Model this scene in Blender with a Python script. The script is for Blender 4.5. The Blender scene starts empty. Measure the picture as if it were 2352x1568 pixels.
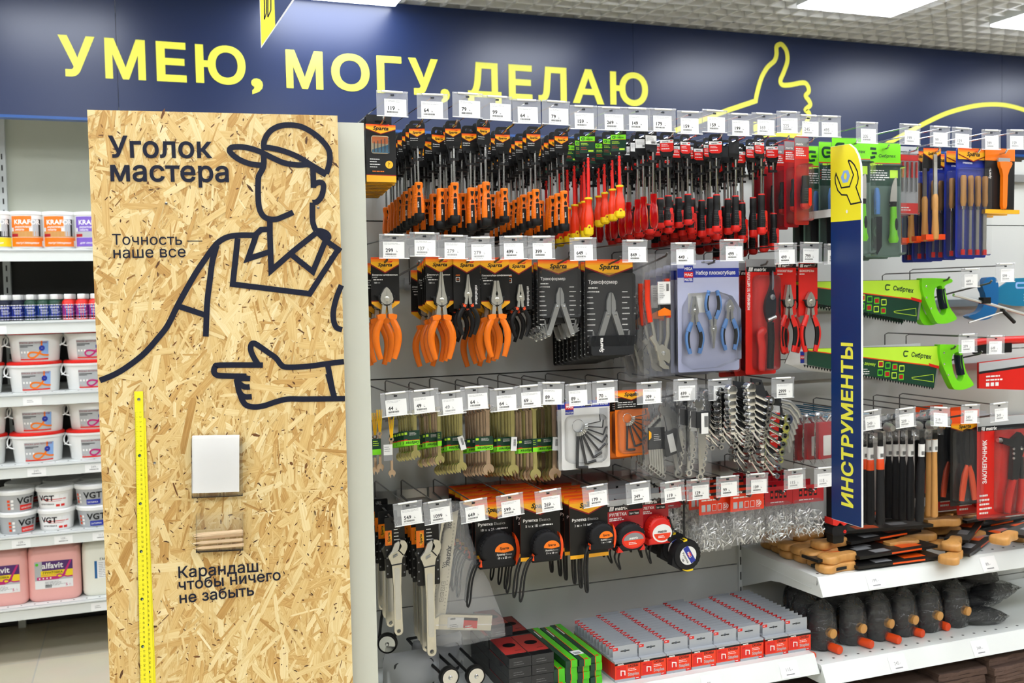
import bpy, math, random
from mathutils import Vector, Matrix
from mathutils.geometry import tessellate_polygon, delaunay_2d_cdt
SC = bpy.context.scene
COL = SC.collection
R = math.radians
rnd = random.Random(7)

# ------------------------------------------------------------------ camera
FPX, YAW, PIT, ROL, CAMH = 2294.3, R(20.423), R(-2.841), R(-1.0874), 1.5
FW = Vector((math.sin(YAW) * math.cos(PIT), math.cos(YAW) * math.cos(PIT), math.sin(PIT)))
_r0 = Vector((math.cos(YAW), -math.sin(YAW), 0))
_u0 = _r0.cross(FW)
RT = _r0 * math.cos(ROL) + _u0 * math.sin(ROL)
UP = RT.cross(FW)
CP = Vector((0, 0, CAMH))
cam = bpy.data.cameras.new('camera')
cam.sensor_width = 36
cam.lens = 36 * FPX / 2352
cam.clip_start = 0.05
cam.dof.use_dof = True
cam.dof.focus_distance = 2.3
cam.dof.aperture_fstop = 6.3
camo = bpy.data.objects.new('camera', cam)
COL.objects.link(camo)
m3 = Matrix((RT, UP, -FW)).transposed()
camo.matrix_world = Matrix.Translation(CP) @ m3.to_4x4()
SC.camera = camo

# ------------------------------------------------------------------ world, exposure
w = bpy.data.worlds.new('world')
SC.world = w
w.use_nodes = True
w.node_tree.nodes['Background'].inputs[0].default_value = (0.9, 0.95, 1, 1)
w.node_tree.nodes['Background'].inputs[1].default_value = 0.05
SC.view_settings.view_transform = 'Standard'
SC.view_settings.look = 'None'
SC.view_settings.gamma = 1
SC.view_settings.exposure = 0.0
LAMP_STRENGTH = 15
cy = SC.cycles
cy.max_bounces = 6
cy.diffuse_bounces = 3
cy.glossy_bounces = 3
cy.transmission_bounces = 6
cy.transparent_max_bounces = 24
cy.caustics_reflective = False
cy.caustics_refractive = False
cy.sample_clamp_indirect = 6

def ray(x, y):
    return FW + RT * ((x - 1176) / FPX) - UP * ((y - 784) / FPX)
def atY(x, y, Y):
    d = ray(x, y); return CP + d * (Y / d.y)
def atZ(x, y, Z):
    d = ray(x, y); return CP + d * ((Z - CAMH) / d.z)
def atX(x, y, X):
    d = ray(x, y); return CP + d * (X / d.x)

# ------------------------------------------------------------------ materials
def lin(h):
    h = h.lstrip('#')
    c = [int(h[i:i + 2], 16) / 255 for i in (0, 2, 4)]
    return tuple((v / 12.92 if v <= 0.04045 else ((v + 0.055) / 1.055) ** 2.4) for v in c) + (1,)
MATS = {}
# name: (hex, roughness, metallic, noise amount, noise scale, bump)
TABLE = {
 'white_metal': ('#dfe2de', .38, 0, .03, 8, 0), 'grey_panel': ('#cccdc7', .5, 0, .04, 6, 0), 'stand_side': ('#c9ccc0', .45, 0, .03, 6, 0),
 'beige_panel': ('#dcdeca', .5, 0, .03, 6, 0), 'dark_and_shade': ('#2b2924', .6, 0, .05, 6, 0), 'wall_paint': ('#8f8f8c', .7, 0, .03, 4, 0),
 'louvre': ('#f3f3f1', .45, 0, .03, 9, 0), 'plenum': ('#ececea', .8, 0, .05, 4, 0), 'chrome': ('#d8d9da', .12, 1, .03, 30, 0),
 'steel': ('#c6c7c5', .28, .85, .06, 40, 0), 'satin_steel': ('#cfccc0', .32, .9, .08, 60, .02), 'dark_steel': ('#3d3f42', .35, 1, .1, 40, 0),
 'grey_wire': ('#6f6d6a', .35, .8, .1, 40, 0),
 'black': ('#141414', .42, 0, .1, 40, 0), 'black_card': ('#1d1c1b', .35, 0, .06, 30, 0), 'rubber': ('#17171a', .6, 0, .15, 90, .05),
 'orange': ('#f5790c', .34, 0, .04, 40, 0), 'orange_card': ('#f0560f', .35, 0, .06, 20, 0), 'deep_orange': ('#e84a10', .4, 0, .05, 30, 0), 'yellow': ('#f4d312', .4, 0, .03, 30, 0),
 'amber': ('#f7b11c', .35, 0, .05, 20, 0), 'sign_yellow': ('#f3e62f', .38, 0, .02, 10, 0), 'letter_yellow': ('#f2ee4c', .45, 0, .02, 10, 0),
 'navy': ('#15264d', .3, 0, .03, 5, 0), 'vinyl_navy': ('#10162b', .5, 0, .06, 60, .03), 'sign_navy': ('#0d2f66', .35, 0, .03, 8, 0), 'banner_edge': ('#1d4f92', .3, 0, .03, 8, 0),
 'sky_blue': ('#8aaee0', .4, 0, .03, 20, 0), 'red': ('#dd1f16', .36, 0, .05, 30, 0), 'dark_red': ('#8e0f14', .35, 0, .05, 30, 0), 'red_orange': ('#ee3a14', .33, 0, .04, 30, 0),
 'maroon_card': ('#b01420', .35, 0, .08, 12, 0), 'green': ('#4fc21b', .36, 0, .05, 30, 0), 'lime': ('#7ee01e', .36, 0, .04, 30, 0), 'lime_yellow': ('#c2ee3c', .36, 0, .04, 20, 0),
 'dark_green': ('#0c3b28', .38, 0, .06, 30, 0), 'blue': ('#12609a', .36, 0, .05, 30, 0), 'soft_blue': ('#5f93d8', .4, 0, .05, 30, 0), 'royal': ('#22349c', .38, 0, .05, 20, 0), 'teal': ('#0d6f93', .4, 0, .05, 30, 0),
 'lilac_card': ('#b6bad6', .4, 0, .05, 12, 0), 'white_card': ('#e9e9e7', .45, 0, .02, 30, 0), 'paper': ('#f4f4f2', .6, 0, .02, 30, 0), 'print_black': ('#1b1b1d', .5, 0, .05, 30, 0), 'print_grey': ('#8b8b8d', .5, 0, .05, 30, 0),
 'print_white': ('#f4f2ee', .45, 0, .03, 30, 0), 'zinc_yellow': ('#c8bf80', .25, .85, .18, 25, 0), 'zinc_rose': ('#d2b79b', .25, .85, .22, 25, 0), 'wood': ('#c9924f', .45, 0, .2, 18, .03), 'wood_dark': ('#b9793a', .42, 0, .2, 16, .03),
 'pencil_wood': ('#efd0a6', .5, 0, .08, 40, 0), 'graphite': ('#3a3a3c', .4, .3, .05, 40, 0), 'pink_jug': ('#efb0a8', .38, 0, .04, 8, 0), 'cream_jug': ('#ecebdc', .4, 0, .03, 8, 0), 'tub_white': ('#f1f1ee', .3, 0, .02, 10, 0), 'tub_grey': ('#b9bbbd', .4, 0, .04, 12, 0),
 'rivet': ('#dcdcda', .3, .35, .05, 40, 0), 'orange_amber': ('#f6961a', .35, 0, .04, 20, 0), 'sage': ('#5c7468', .38, 0, .08, 20, 0), 'purple': ('#4d2368', .4, 0, .05, 20, 0), 'violet': ('#7b5cc0', .4, 0, .05, 20, 0), 'magenta': ('#c0176f', .4, 0, .05, 20, 0), 'label_grey': ('#b4b6b6', .45, 0, .05, 14, 0), 'floor_tile': ('#d8ccb4', .35, 0, .06, 7, 0),
 'brown_felt': ('#5b463c', .9, 0, .25, 60, .15), 'cord': ('#1a1a1a', .7, 0, .1, 60, 0), 'flap_grey': ('#a9adb2', .42, 0, .05, 20, 0), 'ruler_yellow': ('#f0e526', .4, 0, .03, 30, 0), 'pouch': ('#242527', .6, 0, .15, 50, .05), 'kraft': ('#cbb792', .6, 0, .1, 20, 0),
}
def new_mat(name):
    m = bpy.data.materials.new(name); m.use_nodes = True
    nt = m.node_tree; nt.nodes.clear()
    return m, nt, nt.nodes.new('ShaderNodeOutputMaterial')
def M(name):
    if name in MATS: return MATS[name]
    hexc, ro, me, amt, sc, bump = TABLE[name]
    m, nt, out = new_mat(name)
    p = nt.nodes.new('ShaderNodeBsdfPrincipled')
    c = lin(hexc)
    p.inputs['Roughness'].default_value = ro
    p.inputs['Metallic'].default_value = me
    tc = nt.nodes.new('ShaderNodeTexCoord')
    nz = nt.nodes.new('ShaderNodeTexNoise'); nz.inputs['Scale'].default_value = sc; nz.inputs['Detail'].default_value = 2
    nt.links.new(tc.outputs['Object'], nz.inputs['Vector'])
    mx = nt.nodes.new('ShaderNodeMix'); mx.data_type = 'RGBA'
    mx.inputs['A'].default_value = tuple(v * (1 - amt) for v in c[:3]) + (1,)
    mx.inputs['B'].default_value = tuple(min(1, v * (1 + amt)) for v in c[:3]) + (1,)
    nt.links.new(nz.outputs['Fac'], mx.inputs['Factor'])
    nt.links.new(mx.outputs['Result'], p.inputs['Base Color'])
    if name in ('vinyl_navy', 'black', 'black_card', 'rubber', 'pouch', 'print_black'): p.inputs['Specular IOR Level'].default_value = .28
    if name.startswith('wood'):
        mp = nt.nodes.new('ShaderNodeMapping'); mp.inputs['Scale'].default_value = (1, 1, .12)
        nt.links.new(tc.outputs['Object'], mp.inputs[0]); nt.links.new(mp.outputs[0], nz.inputs['Vector'])
        nz.inputs['Scale'].default_value = 90
    if bump:
        b = nt.nodes.new('ShaderNodeBump'); b.inputs['Strength'].default_value = min(1, bump * 6); b.inputs['Distance'].default_value = .002
        nt.links.new(nz.outputs['Fac'], b.inputs['Height']); nt.links.new(b.outputs[0], p.inputs['Normal'])
    nt.links.new(p.outputs[0], out.inputs[0])
    MATS[name] = m
    return m
def film(name, veil, gloss, wrinkle, tint='#ffffff', scale=30, rough=.08):
    """clear plastic: mostly see-through, a thin milky veil, sharp highlights on creases"""
    m, nt, out = new_mat(name)
    tr = nt.nodes.new('ShaderNodeBsdfTransparent'); tr.inputs[0].default_value = lin(tint)
    df = nt.nodes.new('ShaderNodeBsdfDiffuse'); df.inputs[0].default_value = (.85, .86, .88, 1)
    gl = nt.nodes.new('ShaderNodeBsdfGlossy'); gl.inputs['Roughness'].default_value = rough
    m1 = nt.nodes.new('ShaderNodeMixShader'); m1.inputs[0].default_value = veil
    m2 = nt.nodes.new('ShaderNodeMixShader')
    lw = nt.nodes.new('ShaderNodeLayerWeight'); lw.inputs[0].default_value = gloss
    tc = nt.nodes.new('ShaderNodeTexCoord')
    nz = nt.nodes.new('ShaderNodeTexNoise'); nz.inputs['Scale'].default_value = scale; nz.inputs['Detail'].default_value = 3; nz.inputs['Distortion'].default_value = 1.2
    nt.links.new(tc.outputs['Object'], nz.inputs['Vector'])
    if wrinkle:
        b = nt.nodes.new('ShaderNodeBump'); b.inputs['Strength'].default_value = wrinkle; b.inputs['Distance'].default_value = .01
        nt.links.new(nz.outputs['Fac'], b.inputs['Height'])
        nt.links.new(b.outputs[0], gl.inputs['Normal']); nt.links.new(b.outputs[0], lw.inputs['Normal'])
    nt.links.new(tr.outputs[0], m1.inputs[1]); nt.links.new(df.outputs[0], m1.inputs[2])
    nt.links.new(lw.outputs['Fresnel'], m2.inputs[0]); nt.links.new(m1.outputs[0], m2.inputs[1]); nt.links.new(gl.outputs[0], m2.inputs[2])
    nt.links.new(m2.outputs[0], out.inputs[0])
    MATS[name] = m
film('clear_holder', .22, .2, 0)
film('clear_bag', .06, .16, .55, scale=28)
film('milky_bag', .3, .2, .7, scale=18)
film('blister', .025, .2, .1, scale=20)
film('shiny_bag', .035, .36, 1.0, scale=42, rough=.05)
film('big_bag', .13, .24, .8, scale=16)
film('acrylic', .012, .12, 0)
def glassy(name, hexc):
    m, nt, out = new_mat(name)
    p = nt.nodes.new('ShaderNodeBsdfPrincipled'); p.inputs['Base Color'].default_value = lin(hexc)
    p.inputs['Roughness'].default_value = .12; p.inputs['Transmission Weight'].default_value = .55; p.inputs['IOR'].default_value = 1.3
    nz = nt.nodes.new('ShaderNodeTexNoise'); nz.inputs['Scale'].default_value = 30
    mr = nt.nodes.new('ShaderNodeMapRange'); mr.inputs['To Min'].default_value = .06; mr.inputs['To Max'].default_value = .2
    nt.links.new(nz.outputs['Fac'], mr.inputs[0]); nt.links.new(mr.outputs[0], p.inputs['Roughness'])
    nt.links.new(p.outputs[0], out.inputs[0]); MATS[name] = m
glassy('clear_red', '#d80f16')
def lamp_mat():
    m, nt, out = new_mat('lamp_glow')
    e = nt.nodes.new('ShaderNodeEmission'); e.inputs[0].default_value = (.94, .985, 1.06, 1); e.inputs[1].default_value = LAMP_STRENGTH
    nt.links.new(e.outputs[0], out.inputs[0]); MATS['lamp_glow'] = m
lamp_mat()
def tile_mat():
    m, nt, out = new_mat('floor_tiles')
    p = nt.nodes.new('ShaderNodeBsdfPrincipled'); p.inputs['Roughness'].default_value = .3
    tc = nt.nodes.new('ShaderNodeTexCoord'); mp = nt.nodes.new('ShaderNodeMapping'); mp.inputs['Location'].default_value = (.446, -4.549, 0)
    bk = nt.nodes.new('ShaderNodeTexBrick'); bk.offset = 0; bk.inputs['Scale'].default_value = 1
    bk.inputs['Brick Width'].default_value = .45; bk.inputs['Row Height'].default_value = .45; bk.inputs['Mortar Size'].default_value = .003
    bk.inputs['Color1'].default_value = lin('#dcd2b8'); bk.inputs['Color2'].default_value = lin('#d6cab0'); bk.inputs['Mortar'].default_value = lin('#c4bfb0')
    nz = nt.nodes.new('ShaderNodeTexNoise'); nz.inputs['Scale'].default_value = 5; nz.inputs['Detail'].default_value = 6
    mx = nt.nodes.new('ShaderNodeMix'); mx.data_type = 'RGBA'; mx.blend_type = 'MULTIPLY'; mx.inputs['Factor'].default_value = .16
    nt.links.new(tc.outputs['Object'], mp.inputs[0]); nt.links.new(mp.outputs[0], bk.inputs[0]); nt.links.new(tc.outputs['Object'], nz.inputs[0])
    nt.links.new(bk.outputs[0], mx.inputs['A']); nt.links.new(nz.outputs[1], mx.inputs['B']); nt.links.new(mx.outputs['Result'], p.inputs[0])
    nt.links.new(p.outputs[0], out.inputs[0]); MATS['floor_tiles'] = m
tile_mat()
def flake_mat():
    """pressed wood strands: each strand has its own tone (attribute) and a fine grain along its length (uv)"""
    m, nt, out = new_mat('strand_board')
    p = nt.nodes.new('ShaderNodeBsdfPrincipled'); p.inputs['Roughness'].default_value = .5
    at = nt.nodes.new('ShaderNodeAttribute'); at.attribute_name = 'tone'
    uv = nt.nodes.new('ShaderNodeUVMap')
    mp = nt.nodes.new('ShaderNodeMapping'); mp.inputs['Scale'].default_value = (18, 420, 1)
    nz = nt.nodes.new('ShaderNodeTexNoise'); nz.inputs['Scale'].default_value = 1; nz.inputs['Detail'].default_value = 3
    nt.links.new(uv.outputs[0], mp.inputs[0]); nt.links.new(mp.outputs[0], nz.inputs[0])
    ad = nt.nodes.new('ShaderNodeMath'); ad.operation = 'MULTIPLY_ADD'; ad.inputs[1].default_value = .42; 
    nt.links.new(nz.outputs['Fac'], ad.inputs[0])
    sb = nt.nodes.new('ShaderNodeMath'); sb.operation = 'SUBTRACT'; sb.inputs[1].default_value = .21
    nt.links.new(at.outputs['Fac'], sb.inputs[0]); nt.links.new(sb.outputs[0], ad.inputs[2])
    cr = nt.nodes.new('ShaderNodeValToRGB')
    el = cr.color_ramp.elements
    el[0].position = 0; el[0].color = lin('#3a200c'); el[1].position = 1; el[1].color = lin('#f0e0b4')
    for pos, h in ((.12, '#71461c'), (.3, '#a67a3a'), (.45, '#c49a58'), (.6, '#d9b877'), (.8, '#e6cf97')):
        e = el.new(pos); e.color = lin(h)
    nt.links.new(ad.outputs[0], cr.inputs[0]); nt.links.new(cr.outputs[0], p.inputs[0])
    nt.links.new(p.outputs[0], out.inputs[0]); MATS['strand_board'] = m
flake_mat()

# ------------------------------------------------------------------ mesh builder
_TXT = {}
def _inside(p, poly):
    c = False; x, y = p
    for i in range(len(poly)):
        (x1, y1), (x2, y2) = poly[i - 1], poly[i]
        if (y1 > y) != (y2 > y) and x < (x2 - x1) * (y - y1) / (y2 - y1) + x1: c = not c
    return c
def _clean(l):
    o = []
    for p in l:
        if not o or (abs(p[0] - o[-1][0]) + abs(p[1] - o[-1][1])) > 1e-5: o.append(p)
    if len(o) > 1 and abs(o[0][0] - o[-1][0]) + abs(o[0][1] - o[-1][1]) < 1e-5: o.pop()
    q = []
    for i in range(len(o)):
        a, b, c = o[i - 1], o[i], o[(i + 1) % len(o)]
        if abs((b[0] - a[0]) * (c[1] - b[1]) - (b[1] - a[1]) * (c[0] - b[0])) > 2e-6 * (1 + 0 * i): q.append(b)
    return q
def _grow(l, d):
    """moves a counter-clockwise outline outward by d (a clockwise one inward of its hole)"""
    o = []
    for i in range(len(l)):
        a, b, c = (Vector(l[i - 1]), Vector(l[i]), Vector(l[(i + 1) % len(l)]))
        u = (b - a).normalized(); v = (c - b).normalized()
        n1 = Vector((u.y, -u.x)); n2 = Vector((v.y, -v.x)); n = n1 + n2
        if n.length < .25: n = n1
        n.normalize(); k = min(d / max(n.dot(n1), .4), d * 2.2)
        o.append((b.x + n.x * k, b.y + n.y * k))
    return o
def text_geo(s, bold=0.0, shear=0.0, spacing=1.0):
    """outline of a line of text as flat triangles; cap height about 0.73 per unit size, origin at the baseline's start"""
    k = (s, bold, shear, spacing)
    if k in _TXT: return _TXT[k]
    cu = bpy.data.curves.new('lettering', 'FONT'); cu.body = s; cu.fill_mode = 'NONE'; cu.shear = shear; cu.resolution_u = 3 if len(s) < 14 else 2
    cu.space_character = spacing + bold * 1.2
    o = bpy.data.objects.new('lettering', cu); COL.objects.link(o)
    dg = bpy.context.evaluated_depsgraph_get(); dg.update()
    e = o.evaluated_get(dg); me = e.to_mesh()
    V = [(v.co.x, v.co.y) for v in me.vertices]; nb = {}
    for ed in me.edges:
        i, j = ed.vertices; nb.setdefault(i, []).append(j); nb.setdefault(j, []).append(i)
    e.to_mesh_clear(); bpy.data.objects.remove(o); bpy.data.curves.remove(cu)
    loops = []; seen = set()
    for st_ in nb:
        if st_ in seen: continue
        l = []; cur = st_; prev = None
        while cur is not None and cur not in seen:
            seen.add(cur); l.append(V[cur])
            nx = [q for q in nb[cur] if q != prev and q not in seen]
            prev, cur = cur, (nx[0] if nx else None)
        l = _clean(l)
        if len(l) > 2: loops.append(l)
    if loops and area(max(loops, key=lambda l: abs(area(l)))) < 0: loops = [l[::-1] for l in loops]
    if bold: loops = [_grow(l, bold) for l in loops]
    # group outlines that touch into glyphs, then fill by winding number (the outlines cross themselves at ink traps)
    bb = [(min(p[0] for p in l), max(p[0] for p in l)) for l in loops]
    gl = []
    for i in sorted(range(len(loops)), key=lambda i: bb[i][0]):
        if gl and bb[i][0] < gl[-1][1]: gl[-1][0].append(loops[i]); gl[-1][1] = max(gl[-1][1], bb[i][1])
        else: gl.append([[loops[i]], bb[i][1]])
    vs = []; fs = []
    for ls, _ in gl:
        pv = [Vector(p) for l in ls for p in l]; pe = []; n0 = 0
        for l in ls:
            pe += [(n0 + i, n0 + (i + 1) % len(l)) for i in range(len(l))]; n0 += len(l)
        ov, _e, of, *_r = delaunay_2d_cdt(pv, pe, [], 0, 1e-5)
        b = len(vs); vs += [(p.x, p.y) for p in ov]
        for f in of:
            c = (sum(ov[i].x for i in f) / len(f), sum(ov[i].y for i in f) / len(f)); wn = 0
            for l in ls:
                for i in range(len(l)):
                    (x1, y1), (x2, y2) = l[i - 1], l[i]
                    cr_ = (x2 - x1) * (c[1] - y1) - (c[0] - x1) * (y2 - y1)
                    if y1 <= c[1] < y2 and cr_ > 0: wn += 1
                    elif y2 <= c[1] < y1 and cr_ < 0: wn -= 1
            if wn:
                A = area([(ov[i].x, ov[i].y) for i in f])
                fs.append(tuple(i + b for i in (f if A > 0 else f[::-1])))
    _TXT[k] = (vs, fs)
    return _TXT[k]

class MB:
    def __init__(s):
        s.v = []; s.f = []; s.m = []; s.names = []; s.X = None
    def mi(s, n):
        if n not in s.names: s.names.append(n)
        return s.names.index(n)
    def add(s, vs, fs, mat):
        b = len(s.v); k = s.mi(mat)
        if s.X is not None: vs = [tuple(s.X @ Vector(p)) for p in vs]
        s.v += [tuple(p) for p in vs]
        for f in fs:
            s.f.append(tuple(i + b for i in f)); s.m.append(k)
        return s
    def box(s, c, d, mat, taper=None):
        x, y, z = c; a, b, e = (q / 2 for q in d)
        t = taper or 1
        vs = [(x - a * t, y - b * t, z - e), (x + a * t, y - b * t, z - e), (x + a * t, y + b * t, z - e), (x - a * t, y + b * t, z - e),
              (x - a, y - b, z + e), (x + a, y - b, z + e), (x + a, y + b, z + e), (x - a, y + b, z + e)]
        return s.add(vs, [(0, 3, 2, 1), (4, 5, 6, 7), (0, 1, 5, 4), (1, 2, 6, 5), (2, 3, 7, 6), (3, 0, 4, 7)], mat)
    def rbox(s, c, d, mat, r=.004, n=3):
        """box with rounded vertical-plane corners (seen from the front), extruded along y"""
        return s.prism(rrect(c[0], c[2], d[0], d[2], r, n), c[1] - d[1] / 2, c[1] + d[1] / 2, mat)
    def prism(s, pts, y0, y1, mat, side=None, holes=()):
        """outline in the x-z plane extruded from y0 (front) to y1"""
        if area(pts) < 0: pts = pts[::-1]
        loops = [pts] + [h if area(h) < 0 else h[::-1] for h in holes]
        n = sum(len(l) for l in loops)
        flat = [q for l in loops for q in l]
        vs = [(x, y0, z) for x, z in flat] + [(x, y1, z) for x, z in flat]
        if holes:
            tr = tessellate_polygon([[Vector((x, z, 0)) for x, z in l] for l in loops])
            fr = []
            for t in tr:
                A = area([flat[i] for i in t]); fr.append(tuple(t) if A > 0 else tuple(t[::-1]))
        else: fr = [tuple(range(n))]
        s.add(vs, fr + [tuple(i + n for i in f[::-1]) for f in fr], mat)
        sd = []; b = 0
        for l in loops:
            k = len(l)
            for i in range(k):
                j = (i + 1) % k
                sd.append((b + i, b + i + n, b + j + n, b + j))
            b += k
        # sides face outward
        vs2 = vs
        return s.add(vs2, sd, side or mat)
    def flat(s, pts, y, mat):
        if area(pts) < 0: pts = pts[::-1]
        return s.add([(x, y, z) for x, z in pts], [tuple(range(len(pts)))], mat)
    def rect(s, x0, z0, x1, z1, y, mat):
        return s.flat([(x0, z0), (x1, z0), (x1, z1), (x0, z1)], y, mat)
    def text(s, t, x, z, size, y, mat, bold=.0, shear=0, width=None, ang=0, align='l', spacing=1.0):
        vs, fs = text_geo(t, bold, shear, spacing)
        if not vs: return s
        x0 = min(p[0] for p in vs); x1 = max(p[0] for p in vs)
        kx = k = size
        if width: kx = width / max(x1 - x0, 1e-6)
        dx = {'l': 0, 'c': -(x0 + x1) / 2, 'r': -x1}[align]
        ca, sa = math.cos(ang), math.sin(ang)
        o = []
        for a, b in vs:
            a = (a + dx) * kx; b = b * k
            o.append((x + a * ca - b * sa, y, z + a * sa + b * ca))
        return s.add(o, fs, mat)
    def lines(s, x, z, w_, n, dz, h, y, mat, seed=1):
        """rows of small illegible print"""
        r = random.Random(seed)
        for i in range(n):
            a = x
            end = x + w_ * r.uniform(.6, 1)
            while a < end:
                l = w_ * r.uniform(.08, .22)
                s.rect(a, z - i * dz, min(a + l, end), z - i * dz + h, y, mat); a += l + w_ * .03
        return s
    def barcode(s, x, z, w_, h, y, mat='print_black', seed=3):
        r = random.Random(seed); a = 0
        while a < w_:
            b = w_ * r.uniform(.012, .035); s.rect(x + a, z, x + min(a + b, w_), z + h, y, mat); a += b + w_ * r.uniform(.012, .03)
        return s
    def tube(s, pts, rad, mat, n=8, cap=True, flat=1.0):
        """round bar along points; rad a number or one per point; flat squeezes it across"""
        P = [Vector(p) for p in pts]; k = len(P)
        rs = rad if isinstance(rad, (list, tuple)) else [rad] * k
        vs = []; prev = None
        for i in range(k):
            t = (P[min(i + 1, k - 1)] - P[max(i - 1, 0)]).normalized()
            if prev is None:
                a = Vector((0, 1, 0)) if abs(t.y) < .9 else Vector((1, 0, 0))
            else: a = prev
            a = (a - t * a.dot(t)).normalized(); b = t.cross(a); prev = a
            for j in range(n):
                q = 2 * math.pi * j / n
                vs.append(P[i] + a * (rs[i] * flat * math.cos(q)) + b * (rs[i] * math.sin(q)))
        fs = []
        for i in range(k - 1):
            for j in range(n):
                j2 = (j + 1) % n
                fs.append((i * n + j, i * n + j2, (i + 1) * n + j2, (i + 1) * n + j))
        if cap: fs += [tuple(range(n))[::-1], tuple(range((k - 1) * n, k * n))]
        return s.add(vs, fs, mat)
    def lathe(s, prof, mat, n=14, c=(0, 0, 0), fx=1, fy=1, axis='z'):
        vs = []; k = len(prof)
        for r, z in prof:
            for j in range(n):
                q = 2 * math.pi * (j + .5) / n
                a, b = r * fx * math.cos(q), r * fy * math.sin(q)
                if axis == 'z': vs.append((c[0] + a, c[1] + b, c[2] + z))
                elif axis == 'y': vs.append((c[0] + a, c[1] - z, c[2] + b))
                else: vs.append((c[0] + z, c[1] + a, c[2] + b))
        fs = []
        for i in range(k - 1):
            for j in range(n):
                j2 = (j + 1) % n
                fs.append((i * n + j, i * n + j2, (i + 1) * n + j2, (i + 1) * n + j))
        fs += [tuple(range(n))[::-1], tuple(range((k - 1) * n, k * n))]
        return s.add(vs, fs, mat)
    def ring(s, c, r0, r1, y0, y1, mat, n=24):
        o = circ(c[0], c[1], r1, n); i = circ(c[0], c[1], r0, n)
        return s.prism(o, y0, y1, mat, holes=[i])
    def ribbon(s, pts, wd, y, mat, disc=True):
        """flat stroke of constant width through 2-d points in the x-z plane, mitred at the corners"""
        P = []
        for p in pts:
            if not P or (Vector(p) - P[-1]).length > 1e-5: P.append(Vector(p))
        if len(P) < 2: return s
        vs = []
        for i, p in enumerate(P):
            u = (p - P[i - 1]).normalized() if i else (P[1] - p).normalized()
            v = (P[i + 1] - p).normalized() if i + 1 < len(P) else u
            n1 = Vector((-u.y, u.x)); n2 = Vector((-v.y, v.x)); n = n1 + n2
            if n.length < .2: n = n1.copy()
            n.normalize(); k = min(wd / 2 / max(n.dot(n1), .3), wd * 1.6)
            vs += [(p.x - n.x * k, y, p.y - n.y * k), (p.x + n.x * k, y, p.y + n.y * k)]
        return s.add(vs, [(2 * i, 2 * i + 2, 2 * i + 3, 2 * i + 1) for i in range(len(P) - 1)], mat)
    def mesh(s, name):
        me = bpy.data.meshes.new(name)
        me.from_pydata(s.v, [], s.f)
        for n in s.names: me.materials.append(M(n))
        me.polygons.foreach_set('material_index', s.m)
        me.polygons.foreach_set('use_smooth', [True] * len(s.f))
        me.update()
        try: me.set_sharp_from_angle(angle=R(38))
        except Exception: pass
        return me
def area(p):
    return sum(p[i - 1][0] * p[i][1] - p[i][0] * p[i - 1][1] for i in range(len(p))) / 2
def circ(x, z, r, n=20, rz=None):
    return [(x + r * math.cos(2 * math.pi * i / n), z + (rz or r) * math.sin(2 * math.pi * i / n)) for i in range(n)]
def rrect(x, z, wd, h, r, n=3):
    o = []
    for cx_, cz_, a in ((x + wd / 2 - r, z + h / 2 - r, 0), (x - wd / 2 + r, z + h / 2 - r, 90), (x - wd / 2 + r, z - h / 2 + r, 180), (x + wd / 2 - r, z - h / 2 + r, 270)):
        for i in range(n + 1):
            q = R(a + 90 * i / n); o.append((cx_ + r * math.cos(q), cz_ + r * math.sin(q)))
    return o
def smooth(pts, n=6):
    """Catmull-Rom curve through the points"""
    out = []
    for i in range(len(pts) - 1):
        p0 = pts[max(i - 1, 0)]; p1 = pts[i]; p2 = pts[i + 1]; p3 = pts[min(i + 2, len(pts) - 1)]
        for j in range(n):
            t = j / n
            out.append(tuple(.5 * (2 * b + (c - a) * t + (2 * a - 5 * b + 4 * c - d) * t * t + (3 * b - a - 3 * c + d) * t ** 3) for a, b, c, d in zip(p0, p1, p2, p3)))
    return out + [tuple(pts[-1])]

# ------------------------------------------------------------------ things and parts
def tag(o, label=None, cat=None, group=None, kind=None):
    if label: o['label'] = label
    if cat: o['category'] = cat
    if group: o['group'] = group
    if kind: o['kind'] = kind
    return o
def thing(name, label, cat, loc=(0, 0, 0), rot=(0, 0, 0), group=None):
    o = bpy.data.objects.new(name, None); COL.objects.link(o)
    o.empty_display_size = .02; o.location = loc; o.rotation_euler = rot
    return tag(o, label, cat, group)
def part(name, mb, parent=None, kind=None, label=None):
    me = mb.mesh(name) if isinstance(mb, MB) else mb
    o = bpy.data.objects.new(name, me); COL.objects.link(o)
    if parent is not None: o.parent = parent
    return tag(o, label, kind=kind)
def struct(name, mb):
    return tag(part(name, mb), kind='structure')
PROTO = {}
def proto(key, parts):
    """parts: [(name, MB, [(sub name, MB)...], kind)]; the meshes are kept and shared by every copy"""
    PROTO[key] = [(p[0], p[1].mesh(p[0]), [(a, b.mesh(a)) for a, b in (p[2] if len(p) > 2 else [])], p[3] if len(p) > 3 else None) for p in parts]
def spawn(key, name, label, cat, loc, rot=(0, 0, 0), group=None):
    t = thing(name, label, cat, loc, rot, group)
    for pn, me, subs, kind in PROTO[key]:
        p = part(pn, me, t, kind)
        for sn, sm in subs: part(sn, sm, p)
    return t
ORD = 'first second third fourth fifth sixth seventh eighth ninth tenth eleventh twelfth thirteenth fourteenth fifteenth sixteenth seventeenth eighteenth nineteenth twentieth'.split()
def back(i, n):
    return 'frontmost' if i == 0 else ('rearmost' if i == n - 1 else ORD[i] + ' from the front')

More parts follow.
